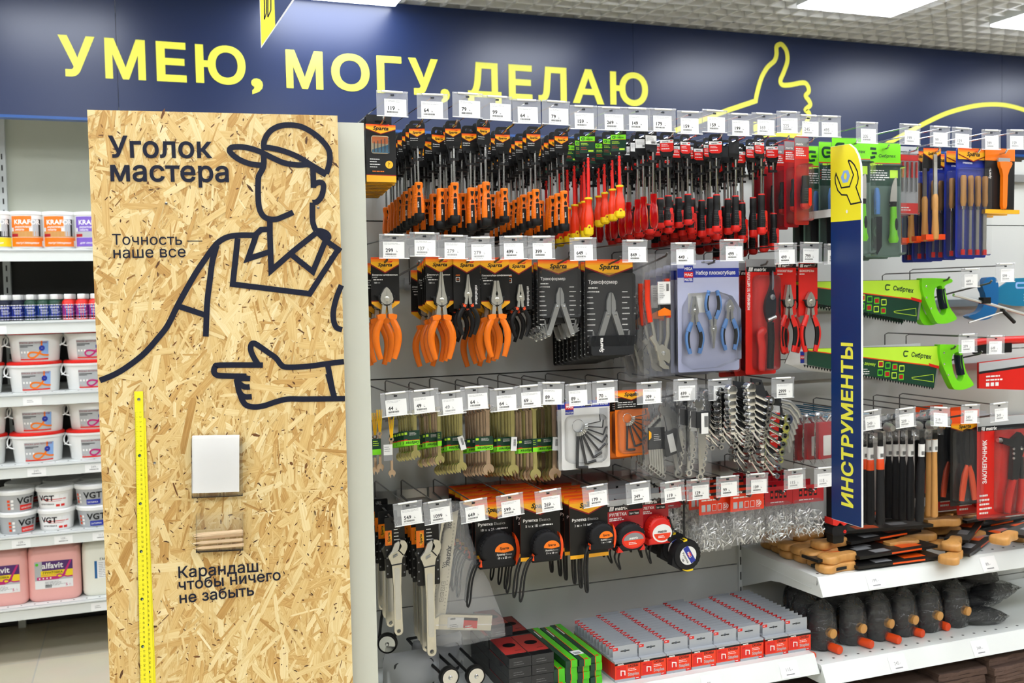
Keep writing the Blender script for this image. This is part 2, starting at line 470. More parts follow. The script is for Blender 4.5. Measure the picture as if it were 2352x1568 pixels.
# ------------------------------------------------------------------ room
XL, XR, YF, YB, ZC = -5.5, 9.5, -4.5, 5.15, 2.85
m = MB(); m.box(((XL + XR) / 2, (YF + YB) / 2, -.05), (XR - XL, YB - YF, .1), 'floor_tiles'); struct('floor', m)
m = MB(); m.box(((XL + XR) / 2, YB + .05, 1.6), (XR - XL, .1, 3.4), 'wall_paint'); struct('wall_back', m)
m = MB(); m.box(((XL + XR) / 2, YF - .05, 1.6), (XR - XL, .1, 3.4), 'wall_paint'); struct('wall_front', m)
m = MB(); m.box((XL - .05, (YF + YB) / 2, 1.6), (.1, YB - YF, 3.4), 'wall_paint'); struct('wall_left', m)
m = MB(); m.box((XR + .05, (YF + YB) / 2, 1.6), (.1, YB - YF, 3.4), 'wall_paint'); struct('wall_right', m)
m = MB()   # open-cell louvre ceiling: 100 mm cells under a grey plenum
m.box(((XL + XR) / 2, (YF + YB) / 2, ZC + .075), (XR - XL, YB - YF, .02), 'plenum')
x = XL
while x < XR:
    m.box((x, 1.9 + (YB - 1.9) / 2, ZC + .02), (.012, YB - 1.9, .03), 'louvre'); x += .1
y = 1.95
while y < YB:
    m.box(((XL + XR) / 2, y, ZC + .02), (XR - XL, .012, .03), 'louvre'); y += .1
m.box(((XL + XR) / 2, (1.9 + YF) / 2, ZC + .02), (XR - XL, 1.9 - YF, .04), 'louvre')
struct('ceiling', m)
m = MB(); m.box((0, 0, .022), (.56, .56, .045), 'white_metal'); m2 = MB(); m2.box((0, 0, -.006), (.548, .548, .012), 'lamp_glow')
proto('lamp', [('lamp_frame', m), ('diffuser', m2)])
for j, yy in enumerate((3.765, 1.97, .18, -1.6)):
    for i in range(9):
        xx = -3.894 + 1.193 * i
        if j == 0 and i == 4: yy2 = 4.285
        else: yy2 = yy
        lab = 'bright rectangular ceiling lamp in the louvre ceiling'
        if j == 0 and i == 6: lab = 'bright rectangular ceiling lamp nearer the thumbs-up drawing'
        if j == 0 and i == 7: lab = 'bright rectangular ceiling lamp at the picture corner beyond the thumbs-up drawing'
        if j == 0 and i == 4: lab = 'bright ceiling lamp touching the top of the blue banner'
        spawn('lamp', 'ceiling_lamp', lab, 'lamp', (xx, yy2, ZC - .015), group='ceiling lamps' if lab.endswith('louvre ceiling') else 'ceiling lamps by the banner')

# ------------------------------------------------------------------ blue banner along the back
YBN = 4.6
ban = thing('banner', 'long blue banner with yellow Cyrillic lettering and thumbs-up drawing above the shelving', 'banner', (0, YBN, 2.26))
ban_inv = Vector((0, YBN, 2.26))
def bp(x, y, d=0):
    p = atY(x, y, YBN) - ban_inv; return (p.x, p.z)
m = MB()
for a, b in ((-5.4, -.052), (-.05, 2.4), (2.402, 4.85), (4.852, 9.4)):
    m.box(((a + b) / 2, .012, .295), (b - a, .024, .59), 'navy')
m.box((2, .02, .0), (14.8, .05, .012), 'banner_edge')
part('board', m, ban)
m = MB()
for ch, x0, x1, ya, yb in (('У', 134, 218.6, 85, 176), ('М', 241, 334, 91, 184), ('Е', 359, 427.5, 98, 186), ('Ю', 449, 563.6, 103, 193), (',', 577, 603.6, 175, 212),
        ('М', 657, 741, 114, 201), ('О', 761, 848, 120, 207), ('Г', 865.6, 922, 126, 212), ('У', 938, 1006, 131, 217), (',', 1012, 1033, 199, 236), ('Д', 1074, 1151, 140, 230), ('Е', 1168, 1222, 146, 225), ('Л', 1236, 1301, 151, 230), ('А', 1315, 1387, 157, 235), ('Ю', 1401, 1488, 163, 241)):
    vs, fs = text_geo(ch, .028)
    a0 = min(p[0] for p in vs); a1 = max(p[0] for p in vs); b0 = min(p[1] for p in vs); b1 = max(p[1] for p in vs)
    X0 = bp(x0, (ya + yb) / 2)[0]; X1 = bp(x1, (ya + yb) / 2)[0]
    Z1, Z0 = (2.604, 2.434) if ch not in ',Д' else ((2.604, 2.405) if ch == 'Д' else (2.468, 2.398))
    Z0 -= 2.26; Z1 -= 2.26
    if x0 in (657, 1074): part('lettering', m, ban); m = MB()
    m.add([(X0 + (p[0] - a0) / (a1 - a0) * (X1 - X0), -.002, Z0 + (p[1] - b0) / (b1 - b0) * (Z1 - Z0)) for p in vs], fs, 'letter_yellow')
part('lettering', m, ban)
m = MB()
th = [(1550, 300), (1672, 253), (1735, 232), (1738, 215), (1748, 180), (1762, 155), (1778, 140), (1783, 125), (1783, 108), (1790, 102), (1797, 104), (1806, 118), (1808, 140), (1800, 165), (1792, 185), (1797, 195), (1815, 195), (1845, 190), (1855, 198), (1857, 210), (1850, 220), (1858, 232), (1860, 242), (1850, 252), (1858, 262), (1850, 285), (1835, 310), (1790, 308), (1740, 308), (1735, 280)]
m.ribbon(smooth([bp(*p) for p in th[:3]], 1) + smooth([bp(*p) for p in th[2:]], 5), .026, -.0022, 'letter_yellow')
part('illustration', m, ban); m = MB()
m.ribbon(smooth([bp(*p) for p in ((2020, 340), (2070, 312), (2130, 280), (2180, 258), (2240, 243), (2290, 240), (2330, 246), (2380, 262))], 6), .026, -.0022, 'letter_yellow')
part('illustration', m, ban)

# hanging pointed sign in front of the banner
hs = thing('hanging_sign', 'yellow and navy pointed sign hanging from the ceiling before the banner', 'sign', (.4, 3.0, 2.22))
def hp(x, y):
    p = atY(x, y, 3.0); return (p.x - .4, p.z - 2.22)
m = MB(); O = [hp(600, 110), hp(676, 0)]
tz = .5
m.prism([O[0], (O[0][0] + (O[1][0] - O[0][0]) * tz / O[1][1], tz), (O[0][0], tz)], 0, .006, 'white_card'); part('board', m, hs)
m = MB(); sp = hp(632, 60)
m.prism([(O[0][0] + .001, O[0][1] + .006), (sp[0], sp[1]), (sp[0], tz), (O[0][0] + .001, tz)], -.0015, -.0003, 'sign_yellow')
m.prism([(sp[0], sp[1] + .002), (sp[0] + (tz - sp[1]) * .66, tz), (sp[0], tz)], -.0015, -.0003, 'sign_navy')
for a, b in (((607, 45), (607, -40)), ((607, 45), (612, 30)), ((612, 30), (612, -40)), ((615, 40), (615, -40)), ((615, 40), (622, 24)), ((622, 24), (622, -40))):
    m.ribbon([hp(*a), hp(*b)], .0028, -.002, 'vinyl_navy', False)
part('printed_face', m, hs)
m = MB(); m.tube([(O[0][0] + .05, .003, tz), (O[0][0] + .05, .003, 2.85 - 2.22)], .002, 'steel', 6); part('hanging_wire', m, hs)
# ------------------------------------------------------------------ strand-board stand at the aisle end
PA = atY(200, 250, 2.205); PB = atY(776, 267, 2.148)
ang = math.atan2(PB.y - PA.y, PB.x - PA.x)
PO = Vector((PA.x, PA.y, 0))
PU = Vector((math.cos(ang), math.sin(ang), 0)); PN = Vector((math.sin(ang), -math.cos(ang), 0))
def pp(x, y):
    d = ray(x, y); t = (PO - CP).dot(PN) / d.dot(PN); q = CP + d * t - PO
    return (q.dot(PU), q.z)
BW = pp(776.5, 320)[0] ; BH = (pp(200, 250)[1] + pp(776, 267)[1]) / 2
stand = thing('display_stand', 'tall strand-board stand with craftsman line drawing at the aisle end', 'display stand', tuple(PO), (0, 0, ang))
m = MB()
E_ = pp(840, 300)[0]
m.box(((E_ + .004) / 2, .037 + .28, BH / 2 - .004), (E_ - .004, .56, BH - .008), 'stand_side')
part('cabinet', m, stand)
# board: a slab of pressed strands lying over one another
def strand_board():
    r = random.Random(23)
    V = []; F = []; T = []; UVs = []
    def quadbox(x0, x1, y0, y1, z0, z1):
        b = len(V)
        V.extend([(x0, y0, z0), (x1, y0, z0), (x1, y1, z0), (x0, y1, z0), (x0, y0, z1), (x1, y0, z1), (x1, y1, z1), (x0, y1, z1)])
        for f in ((0, 3, 2, 1), (4, 5, 6, 7), (0, 1, 5, 4), (1, 2, 6, 5), (2, 3, 7, 6), (3, 0, 4, 7)):
            F.append(tuple(i + b for i in f)); T.append(.5); UVs.append([(0, 0), (.3, 0), (.3, .02), (0, .02)])
    quadbox(0, BW, .0016, .018, .02, BH)
    def clip(poly):
        for ax, lim, sg in ((0, 0, 1), (0, BW, -1), (1, .45, 1), (1, BH, -1)):
            o = []
            for i in range(len(poly)):
                a, b = poly[i - 1], poly[i]
                ia = (a[ax] - lim) * sg >= 0; ib = (b[ax] - lim) * sg >= 0
                if ia != ib:
                    t = (lim - a[ax]) / (b[ax] - a[ax]); o.append(tuple(p + (q - p) * t for p, q in zip(a, b)))
                if ib: o.append(b)
            poly = o
            if len(poly) < 3: return []
        return poly
    N = 9500
    for i in range(N):
        f = i / N
        big = r.random()
        if f < .35: L, W = r.uniform(.05, .12), r.uniform(.012, .03)
        elif big < .2: L, W = r.uniform(.05, .13), r.uniform(.007, .02)
        elif big < .55: L, W = r.uniform(.025, .075), r.uniform(.0025, .008)
        else: L, W = r.uniform(.008, .032), r.uniform(.0012, .0035)
        q = R(r.gauss(78, 26) if r.random() < .62 else r.uniform(0, 180)) * (1 if r.random() < .5 else 1)
        cx_, cz_ = r.uniform(-.02, BW + .02), r.uniform(.43, BH + .02)
        ca, sa = math.cos(q), math.sin(q)
        n = r.choice((2, 3, 3)); up = []; dn = []
        loc = []
        k = r.uniform(.55, 1)
        loc += [(-L / 2, -W / 2 * k), (-L / 2 + r.uniform(0, L * .12), -W / 2), (L / 2 - r.uniform(0, L * .2), -W / 2 * r.uniform(.6, 1)), (L / 2, -W / 2 * r.uniform(0, .4))]
        loc += [(L / 2 - r.uniform(0, L * .06), W / 2 * r.uniform(.2, .9)), (L / 2 - r.uniform(.1, .3) * L, W / 2), (-L / 2 + r.uniform(0, L * .25), W / 2 * r.uniform(.7, 1)), (-L / 2 - r.uniform(0, .04) * L, W / 2 * r.uniform(-.2, .6))]
        t = r.gauss(.64, .1)
        pick = r.random()
        if pick < .035 and big >= .62: t = r.uniform(.05, .25)
        elif pick < .13: t = r.uniform(.36, .5)
        elif pick > .86: t = r.uniform(.75, .88)
        if f < .35: t = r.uniform(.5, .68)
        u0, v0 = r.uniform(0, 9), r.uniform(0, 9)
        poly = clip([(cx_ + a * ca - b * sa, cz_ + a * sa + b * ca, u0 + a, v0 + b) for a, b in loc])
        if not poly: continue
        y = .0015 - 1.45e-3 * (0.05 + .95 * f) + r.uniform(-4e-5, 4e-5)
        b0 = len(V); A = sum(poly[j - 1][0] * poly[j][1] - poly[j][0] * poly[j - 1][1] for j in range(len(poly)))
        if A < 0: poly = poly[::-1]
        tilt = r.uniform(-.004, .004)
        for p in poly: V.append((p[0], y + 0 * tilt, p[1]))
        F.append(tuple(range(b0, b0 + len(poly)))); T.append(max(.02, min(.98, t))); UVs.append([(p[2], p[3]) for p in poly])
    # dark specks and splinters
    for i in range(1300):
        cx_, cz_ = r.uniform(.002, BW - .002), r.uniform(.46, BH - .003)
        a = r.uniform(.0005, .0016); q = r.uniform(0, 3.2); e = r.uniform(1, 4.5)
        if r.random() < .03: a *= 2.2
        pts = [(cx_ + a * e * math.cos(j) * math.cos(q) - a * math.sin(j) * math.sin(q), cz_ + a * e * math.cos(j) * math.sin(q) + a * math.sin(j) * math.cos(q)) for j in (0, 1.2, 2.4, 3.6, 4.9)]
        b0 = len(V)
        for p in pts: V.append((min(max(p[0], 0), BW), -.00001 * r.uniform(0, 6), p[1]))
        F.append(tuple(range(b0, b0 + 5))); T.append(r.uniform(.02, .2)); UVs.append([(0, 0), (.01, 0), (.01, .001), (0, .001), (0, 0)])
    me = bpy.data.meshes.new('strand_board'); me.from_pydata(V, [], F)
    me.materials.append(M('strand_board'))
    at = me.attributes.new('tone', 'FLOAT', 'FACE'); at.data.foreach_set('value', T)
    uv = me.uv_layers.new(name='UVMap'); fl = []
    for u in UVs:
        for p in u: fl += [p[0], p[1]]
    uv.data.foreach_set('uv', fl)
    me.update(); return me
bo = part('strand_board', strand_board(), stand)
bo.location = (0, .0, 0)
YV = -.0009
# lettering
m = MB()
def ptext(s, xl, xr, yl, yr, bold, capk=1.0):
    a = pp(xl, yl); b = pp(xr, yr)
    W = math.hypot(b[0] - a[0], b[1] - a[1]); q = math.atan2(b[1] - a[1], b[0] - a[0])
    vs, fs = text_geo(s, bold); x0 = min(p[0] for p in vs); x1 = max(p[0] for p in vs); k = W / (x1 - x0)
    m.text(s, a[0] - x0 * k * math.cos(q), a[1] - x0 * k * math.sin(q), k, YV, 'vinyl_navy', bold, ang=q)
ptext('Уголок', 250, 488, 361, 362, .022)
ptext('мастера', 254, 526, 415, 417, .022)
part('lettering', m, stand); m = MB()
ptext('Точность —', 258, 465, 562, 562, .006)
ptext('наше все', 261, 427, 593, 590, .006)
part('lettering', m, stand); m = MB()
ptext('Карандаш,', 410, 602, 1327, 1311, .014)
ptext('чтобы ничего', 411, 645, 1355, 1331, .014)
ptext('не забыть', 413, 584, 1385, 1366, .014)
part('lettering', m, stand)
# craftsman drawing, traced as strokes of one width
z4 = lambda p: (200 + p[0] / 2.376, 240 + p[1] / 2.376)
z5 = lambda p: (200 + p[0] / 2.2145, 860 + p[1] / 2.2145)
S = []
def st(pts, f=z4, sm=5):
    q = [pp(*f(p)) for p in pts]
    S.append(smooth(q, sm) if sm else q)
st([(965, 238), (968, 195), (1000, 145), (1050, 118), (1105, 112), (1165, 120), (1225, 150), (1275, 190), (1315, 240), (1325, 285), (1320, 330), (1305, 378)])
st([(1305, 385), (1265, 362), (1230, 340)], sm=0)
st([(1305, 378), (1232, 335), (1150, 285), (1060, 250), (985, 235), (950, 236)], sm=4)
st([(960, 332), (895, 325), (830, 300), (785, 265), (780, 243), (800, 232), (850, 232), (910, 245), (960, 265), (1020, 295), (1080, 320), (1150, 330), (1200, 328), (1228, 335)])
st([(963, 270), (963, 335), (945, 375), (935, 400), (933, 480), (938, 555), (955, 600), (985, 622), (1030, 626), (1075, 610), (1125, 588)])
st([(1232, 340), (1235, 430), (1235, 455)], sm=0)
st([(1235, 440), (1262, 425), (1285, 430), (1290, 455), (1280, 500), (1255, 530), (1230, 535)])
st([(1230, 535), (1230, 620), (1235, 655), (1250, 690)])
st([(1250, 690), (1280, 690), (1310, 705), (1318, 725), (1300, 735), (1275, 715), (1250, 690)], sm=4)
st([(1250, 690), (1320, 755), (1385, 800)], sm=0)
st([(997, 630), (998, 720), (1005, 905), (1125, 800), (1250, 700)], sm=0)
st([(995, 680), (950, 682), (925, 705), (912, 745), (878, 842), (990, 805)], sm=0)
st([(1110, 815), (1232, 912), (1300, 745)], sm=0)
st([(1370, 790), (1215, 1032), (795, 980), (822, 730)], sm=0)
st([(915, 713), (830, 713), (770, 722), (725, 745), (690, 780), (640, 850), (590, 925), (530, 1030), (490, 1105), (440, 1205), (390, 1270), (310, 1360), (220, 1430), (150, 1472), (70, 1505)])
st([(708, 768), (685, 850), (670, 960), (655, 1090), (648, 1265)], sm=3)
st([(500, 1100), (650, 1150)], sm=0)
st([(1388, 985), (1362, 1050), (1345, 1120), (1345, 1175), (1360, 1215), (1392, 1228)])
st([(870, 1482), (740, 1480), (705, 1474), (692, 1455), (700, 1430), (730, 1421), (960, 1421)], sm=3)
st([(935, 1421), (905, 1370), (893, 1335), (897, 1308), (912, 1302), (940, 1318), (985, 1350), (1030, 1382), (1060, 1420), (1090, 1432), (1200, 1428), (1320, 1412), (1402, 1402)])
st([(1312, 1415), (1340, 1560), (1350, 1600)], sm=0)
st([(760, 25), (768, 60), (775, 90), (800, 112), (838, 112)], z5, 3)
st([(758, 15), (766, 20), (768, 40), (800, 62), (828, 62)], z5, 2)
st([(752, 15), (775, 22), (790, 18), (830, 20)], z5, 2)
st([(775, 90), (790, 130), (810, 155), (850, 164), (900, 158), (960, 138), (1020, 124), (1100, 124), (1200, 123), (1313, 122)], z5)
st([(1225, -5), (1257, 118)], z5, 0)
m = MB()
for k_, q in enumerate(S):
    q = [(min(max(a, .0), BW - .0005), b) for a, b in q]
    m.ribbon(q, .0118, YV - .00002 * k_, 'vinyl_navy')
part('illustration', m, stand)
for (x, y) in ((382, 467), (731, 477), (355, 1063), (785, 1120)):
    a = pp(x, y); m = MB(); m.lathe([(.0024, -.0008), (.003, .0002), (.0026, .001), (.0008, .0012)], 'chrome', 12, (a[0], -.0004, a[1]), axis='y')
    m.rect(a[0] - .0018, a[1] - .0003, a[0] + .0018, a[1] + .0003, -.0018, 'dark_steel'); part('screw', m, stand)

def on_stand(x, y):
    a = pp(x, y); return PO + PU * a[0] + Vector((0, 0, a[1]))
# folding ruler screwed on by its end
a0 = pp(319, 898)
t = thing('folding_ruler', 'yellow folding ruler screwed upright to the strand-board stand', 'ruler', tuple(on_stand(319, 898) + PN * .003), (0, 0, ang))
def rl(x, y):
    q = pp(x, y); return (q[0] - a0[0], q[1] - a0[1])
legs = [((319, 898), (330, 1575), .0168, -.0014), ((325, 960), (343, 1575), .0168, .0006), ((331, 1130), (349, 1575), .0165, .0026)]
for k, (a, b, W, yo) in enumerate(legs[::-1]):
    m = MB(); A = rl(*a); B = rl(*b); dx = (B[0] - A[0]) / (B[1] - A[1])
    m.prism([(A[0] - W / 2, A[1]), (A[0] + W / 2, A[1]), (B[0] + W / 2, B[1] - .2), (B[0] - W / 2, B[1] - .2)], yo - .0007, yo + .0009, 'ruler_yellow')
    z = A[1] - .043; n = 1 + 10 * (2 - k)
    while z > B[1] - .05:
        cx_ = A[0] + dx * (z - A[1])
        if n % 10 == 0:
            m.flat(circ(cx_, z, .0032, 12), yo - .00085, 'dark_green')
            m.text(str(n % 100), cx_, z - .001, .0032, yo - .0010, 'print_white', ang=-math.pi / 2, align='c')
        else: m.text(str(n % 100), cx_ + (.001 if k else .0), z, .0052, yo - .00085, 'print_black', ang=-math.pi / 2, align='c')
        for j in range(10):
            l = .0035 if j == 5 else (.006 if j == 0 else .0022)
            m.rect(cx_ - W / 2, z - .001 * j - .0001, cx_ - W / 2 + l, z - .001 * j + .0001, yo - .00085, 'print_black')
        z -= .01; n += 1
    part('ruler_blade', m, t)
m = MB(); m.lathe([(.0028, -.0009), (.0036, .0004), (.003, .0014), (.0008, .0016)], 'chrome', 14, (0, -.002, -.0165), axis='y'); part('screw', m, t)
# note-pad holder and pencil holder
def tray(c, x0, x1, y0, y1, dep):
    A = pp(x0, y0); B = pp(x1, y1); return B[0] - A[0], A[1] - B[1]
o = pp(500, 1068)
W, H = tray(0, 440, 560, 1005, 1130, 0)
t = thing('note_holder', 'clear acrylic holder with white note paper on the strand board', 'holder', tuple(on_stand(500, 1068) + PN * .002), (0, R(1.2), ang))
m = MB(); e = .0015; D = .03
for c, d in (((0, -D, 0), (W, e, H)), ((0, -.001, 0), (W, e, H)), ((-W / 2 + e / 2, -D / 2, 0), (e, D - e * 2, H)), ((W / 2 - e / 2, -D / 2, 0), (e, D - e * 2, H)), ((0, -D / 2, -H / 2), (W, D + e, e))): m.box(c, d, 'acrylic')
part('acrylic_box', m, t)
t2 = thing('note_pad', 'white square paper note pad standing in the acrylic holder', 'note pad', tuple(on_stand(497, 1064) + PN * .016), (0, R(2.0), ang))
m = MB()
for i in range(6): m.box((rnd.uniform(-.0006, .0006), -.008 + i * .003, .002), (W - .008, .0026, H - .004), 'paper')
part('paper_block', m, t2)
W, H = tray(0, 451, 561, 1176, 1250, 0)
t = thing('pencil_holder', 'clear acrylic tray for pencils fixed under the note pad', 'holder', tuple(on_stand(506, 1216) + PN * .002), (0, R(1.8), ang))
m = MB()
for c, d in (((0, -D, 0), (W, e, H)), ((0, -.001, 0), (W, e, H)), ((-W / 2 + e / 2, -D / 2, 0), (e, D - e * 2, H)), ((W / 2 - e / 2, -D / 2, 0), (e, D - e * 2, H)), ((0, -D / 2, -H / 2), (W, D + e, e))): m.box(c, d, 'acrylic')
part('acrylic_box', m, t)
m = MB(); L = .083
m.lathe([(.0035, -L / 2), (.0035, L / 2)], 'pencil_wood', 6, axis='x')
m2 = MB(); m2.lathe([(.0008, -L / 2 - .016), (.0034, -L / 2)], 'pencil_wood', 10, axis='x'); m3_ = MB(); m3_.lathe([(.0002, -L / 2 - .0185), (.0009, -L / 2 - .0135)], 'graphite', 8, axis='x')
proto('pencil', [('barrel', m), ('sharpened_tip', m2), ('lead', m3_)])
for i, (x, y, q, dd) in enumerate(((514, 1248, -3, .024), (513, 1240, -4, .012), (511, 1236, -3.5, .025), (512, 1227, -5, .016), (513, 1219, -6, .024), (510, 1221, -4, .007))):
    lab = ['lowest short pencil at the front of the acrylic tray', 'low short pencil behind the lowest one in the tray', 'second short pencil up at the front of the tray', 'third short pencil up in the acrylic tray', 'topmost short pencil in the acrylic tray', 'short pencil hidden behind the others in the tray'][i]
    spawn('pencil', 'pencil', lab, 'pencil', tuple(on_stand(x, y) + PN * dd), (0, R(q) * .6 + R(1.8), ang), 'pencils in the tray')

# ------------------------------------------------------------------ white shelving at the back with paints
su = thing('paint_shelving', 'white wall shelving with paint cans beyond the strand-board stand', 'shelving', (-.3, 5.05, 0))
LZ = [1.662, 1.367, 1.071, .777, .487, .188]; XW0, XW1, SY = -1.35, 1.05, -.55
m = MB()
m.box((.15, .04, 2.06), (2.4, .03, .68), 'beige_panel'); part('back_panel', m, su); m = MB(); m.box((.15, .04, .86), (2.4, .03, 1.71), 'dark_and_shade'); part('back_panel', m, su)  # lower panel coloured dark to stand for the shade between the shelves
for xx in (-.255, -1.5, .98):
    m = MB(); m.box((xx, .005, 1.2), (.03, .04, 2.4), 'white_metal')
    for k in range(40): m.box((xx, -.0155, .2 + k * .05), (.006, .001, .025), 'dark_and_shade')
    part('upright', m, su)
SHT = []
for k, z in enumerate(LZ):
    m = MB(); top = z + .052; SHT.append(top)
    m.box((.15, -.26, top - .012), (2.36, .53, .024), 'white_metal')
    m.box((.15, SY + .016, z + .02), (2.36, .006, .04), 'white_metal')
    m.box((.15, SY + .012, z + .047), (2.36, .012, .005), 'white_metal')
    for i in range(46): m.box((-1.0 + i * .05, SY + .045, top + .0003), (.006, .006, .0006), 'dark_and_shade')
    sh = part('shelf', m, su)
    pts = {0: [], 1: [(8, 0)], 2: [(82, 0)], 3: [(85, 249), (217, 249)], 4: [(42, 109), (140, 109), (228, 111)], 5: [(218, 0)]}[k]
    for (px_, pr) in pts:
        c = atY(px_, 1100, 4.51).x + .3; m = MB()
        m.box((c, SY + .012, z + .019), (.07, .001, .034), 'paper')
        if pr: m.text(str(pr) + '.-', c - .012, z + .02, .013, SY + .0113, 'print_grey'); m.barcode(c - .018, z + .012, .035, .004, SY + .0113)
        else: m.lines(c - .02, z + .022, .03, 2, .007, .002, SY + .0113, 'print_grey')
        part('price_label', m, sh)

def can(key, colr, body, sub, small):
    m = MB(); r = .0655
    m.lathe([(r * .95, 0), (r * .97, .003), (r, .135), (r, .138)], body, 32); p = [('can_body', m)]
    m = MB(); m.lathe([(r * 1.0, .136), (r * 1.035, .138), (r * 1.035, .15), (r * .99, .152), (r * .95, .149), (.001, .149)], 'tub_white', 32); p.append(('lid', m))
    m = MB(); n = 20
    def wrap(x, z): q = x / r; return (r * 1.012 * math.sin(q), -r * 1.012 * math.cos(q) * 1, z)
    def wq(x0, z0, x1, z1, mat, k=8, off=0):
        vs = []; fs = []
        for i in range(k + 1):
            xx = x0 + (x1 - x0) * i / k; a = wrap(xx, z0); b = wrap(xx, z1)
            s_ = 1 + off; vs += [(a[0] * s_, a[1] * s_, a[2]), (b[0] * s_, b[1] * s_, b[2])]
        for i in range(k): fs.append((2 * i, 2 * i + 2, 2 * i + 3, 2 * i + 1))
        m.add(vs, fs, mat)
    wq(-.07, .008, .085, .132, 'white_card', 16, .001)
    wq(-.07, .008, .085, .045, colr, 16, .003); wq(-.07, .085, .012, .132, colr, 10, .003); wq(-.06, .07, .002, .086, colr, 8, .003)
    wq(-.07, .046, .085, .07, sub, 16, .002); wq(.015, .05, .07, .12, 'tub_grey', 8, .002); wq(-.07, .048, -.04, .06, 'maroon_card', 4, .004); wq(.04, .05, .05, .12, 'dark_and_shade', 2, .004)
    wq(.058, .01, .085, .032, 'white_card', 4, .004)
    def wtxt(s, x, z, size, mat, bold, shear=0):
        vs, fs = text_geo(s, bold, shear); o = []
        for a, b in vs:
            q = wrap(x + a * size, z + b * size); o.append((q[0] * 1.006, q[1] * 1.006, q[2]))
        m.add(o, fs, mat)
    wtxt('KRAFOR', -.056, .099, .026, 'print_white', .03)
    wtxt('акриловая', -.054, .084, .0125, 'print_white', .01, .3); wtxt('эмаль', -.054, .073, .0125, 'print_white', .01, .3)
    wtxt(small, -.052, .019, .0125, 'print_white', .01, .3)
    p.append(('label_wrap', m)); proto(key, p)
can('can_orange', 'orange', 'tub_white', 'wood', 'полуглянцевая'); can('can_violet', 'violet', 'tub_white', 'label_grey', 'для окон и дверей'); can('can_dark', 'yellow', 'tub_white', 'black_card', 'супербелая')
yC = 5.05 + SY + .085
def canat(px_, key, lab, yo=0):
    c = atY(px_, 560, yC - .06); spawn(key, 'paint_can', lab, 'paint can', (c.x, yC + yo, SHT[0] + .0005), (0, 0, R(10)), 'paint cans on the top shelf')
canat(-12, 'can_dark', 'paint can with black and yellow label at the picture edge, top shelf')
canat(60, 'can_orange', 'orange label paint can, farther from the strand-board stand'); canat(134, 'can_orange', 'orange label paint can next to the violet one'); canat(207, 'can_violet', 'violet label paint can half behind the strand-board stand')
for i, px_ in enumerate((-4, 68, 142)):
    canat(px_, ('can_dark', 'can_orange', 'can_orange')[i], 'paint can standing behind the ' + ('black and yellow one', 'farther orange one', 'orange one next to the violet')[i], .15)

def bottle(key, col):
    m = MB(); r = .0235
    m.lathe([(r * .9, 0), (r, .004), (r, .072), (r * .85, .08), (r * .5, .086)], col, 20); p = [('bottle_body', m)]
    m = MB(); m.lathe([(r * .62, .086), (r * .66, .088), (r * .66, .104), (r * .55, .107), (.001, .107)], 'tub_white', 16); p.append(('cap', m))
    m = MB()
    def wr(x0, z0, x1, z1, mat, off):
        vs = []; fs = []; k = 6
        for i in range(k + 1):
            q = (x0 + (x1 - x0) * i / k) / r; s_ = r * (1.015 + off); vs += [(s_ * math.sin(q), -s_ * math.cos(q), z0), (s_ * math.sin(q), -s_ * math.cos(q), z1)]
        for i in range(k): fs.append((2 * i, 2 * i + 2, 2 * i + 3, 2 * i + 1))
        m.add(vs, fs, mat)
    wr(-.033, .007, .033, .064, 'royal', 0); wr(-.033, .062, .033, .065, 'print_white', .003); wr(-.033, .004, .033, .007, 'print_white', .003); wr(-.033, .009, .033, .016, 'vinyl_navy', .004); wr(-.033, .017, .033, .0185, 'print_white', .005)
    wr(-.012, .03, .018, .031, 'print_white', .005); wr(-.012, .027, .012, .0278, 'print_white', .005)
    for s, x, z, sz, b in (('KRAFOR', -.019, .05, .0095, .02), ('Колер', -.013, .039, .0085, .01), ('универсальный', -.013, .033, .0048, 0)):
        vs, fs = text_geo(s, b); o = []
        for a_, b_ in vs:
            q = (x + a_ * sz) / r; o.append((r * 1.03 * math.sin(q), -r * 1.03 * math.cos(q), z + b_ * sz))
        m.add(o, fs, 'print_white')
    p.append(('label_wrap', m)); proto(key, p)
for k, c in (('b_navy', 'vinyl_navy'), ('b_green', 'dark_green'), ('b_red', 'red')): bottle(k, c)
kinds = ['b_navy', 'b_navy', 'b_green', 'b_green', 'b_green', 'b_red', 'b_red', 'b_red']
names = ['navy', 'navy', 'green', 'green', 'green', 'red', 'red', 'red']
posn = ['at the picture edge', 'next to the green ones', 'nearest the navy ones', 'in the middle of the green ones', 'nearest the red ones', 'nearest the green ones', 'in the middle of the red ones', 'against the strand-board stand']
for row in (0, 1, 2):
    for i, px_ in enumerate((12, 41, 71.5, 99.5, 127, 157, 188, 217)):
        c = atY(px_, 730, 4.55)
        lab = '%s tinting paint bottle %s%s' % (names[i], posn[i], ['', ', second row', ', rear row'][row])
        spawn(kinds[i], 'paint_bottle', lab, 'bottle', (c.x + row * .004 + rnd.uniform(-.002, .002), 4.56 + row * .075, SHT[1] + .0005), (0, 0, R(8 + rnd.uniform(-8, 8))), 'tinting bottles on the shelf')

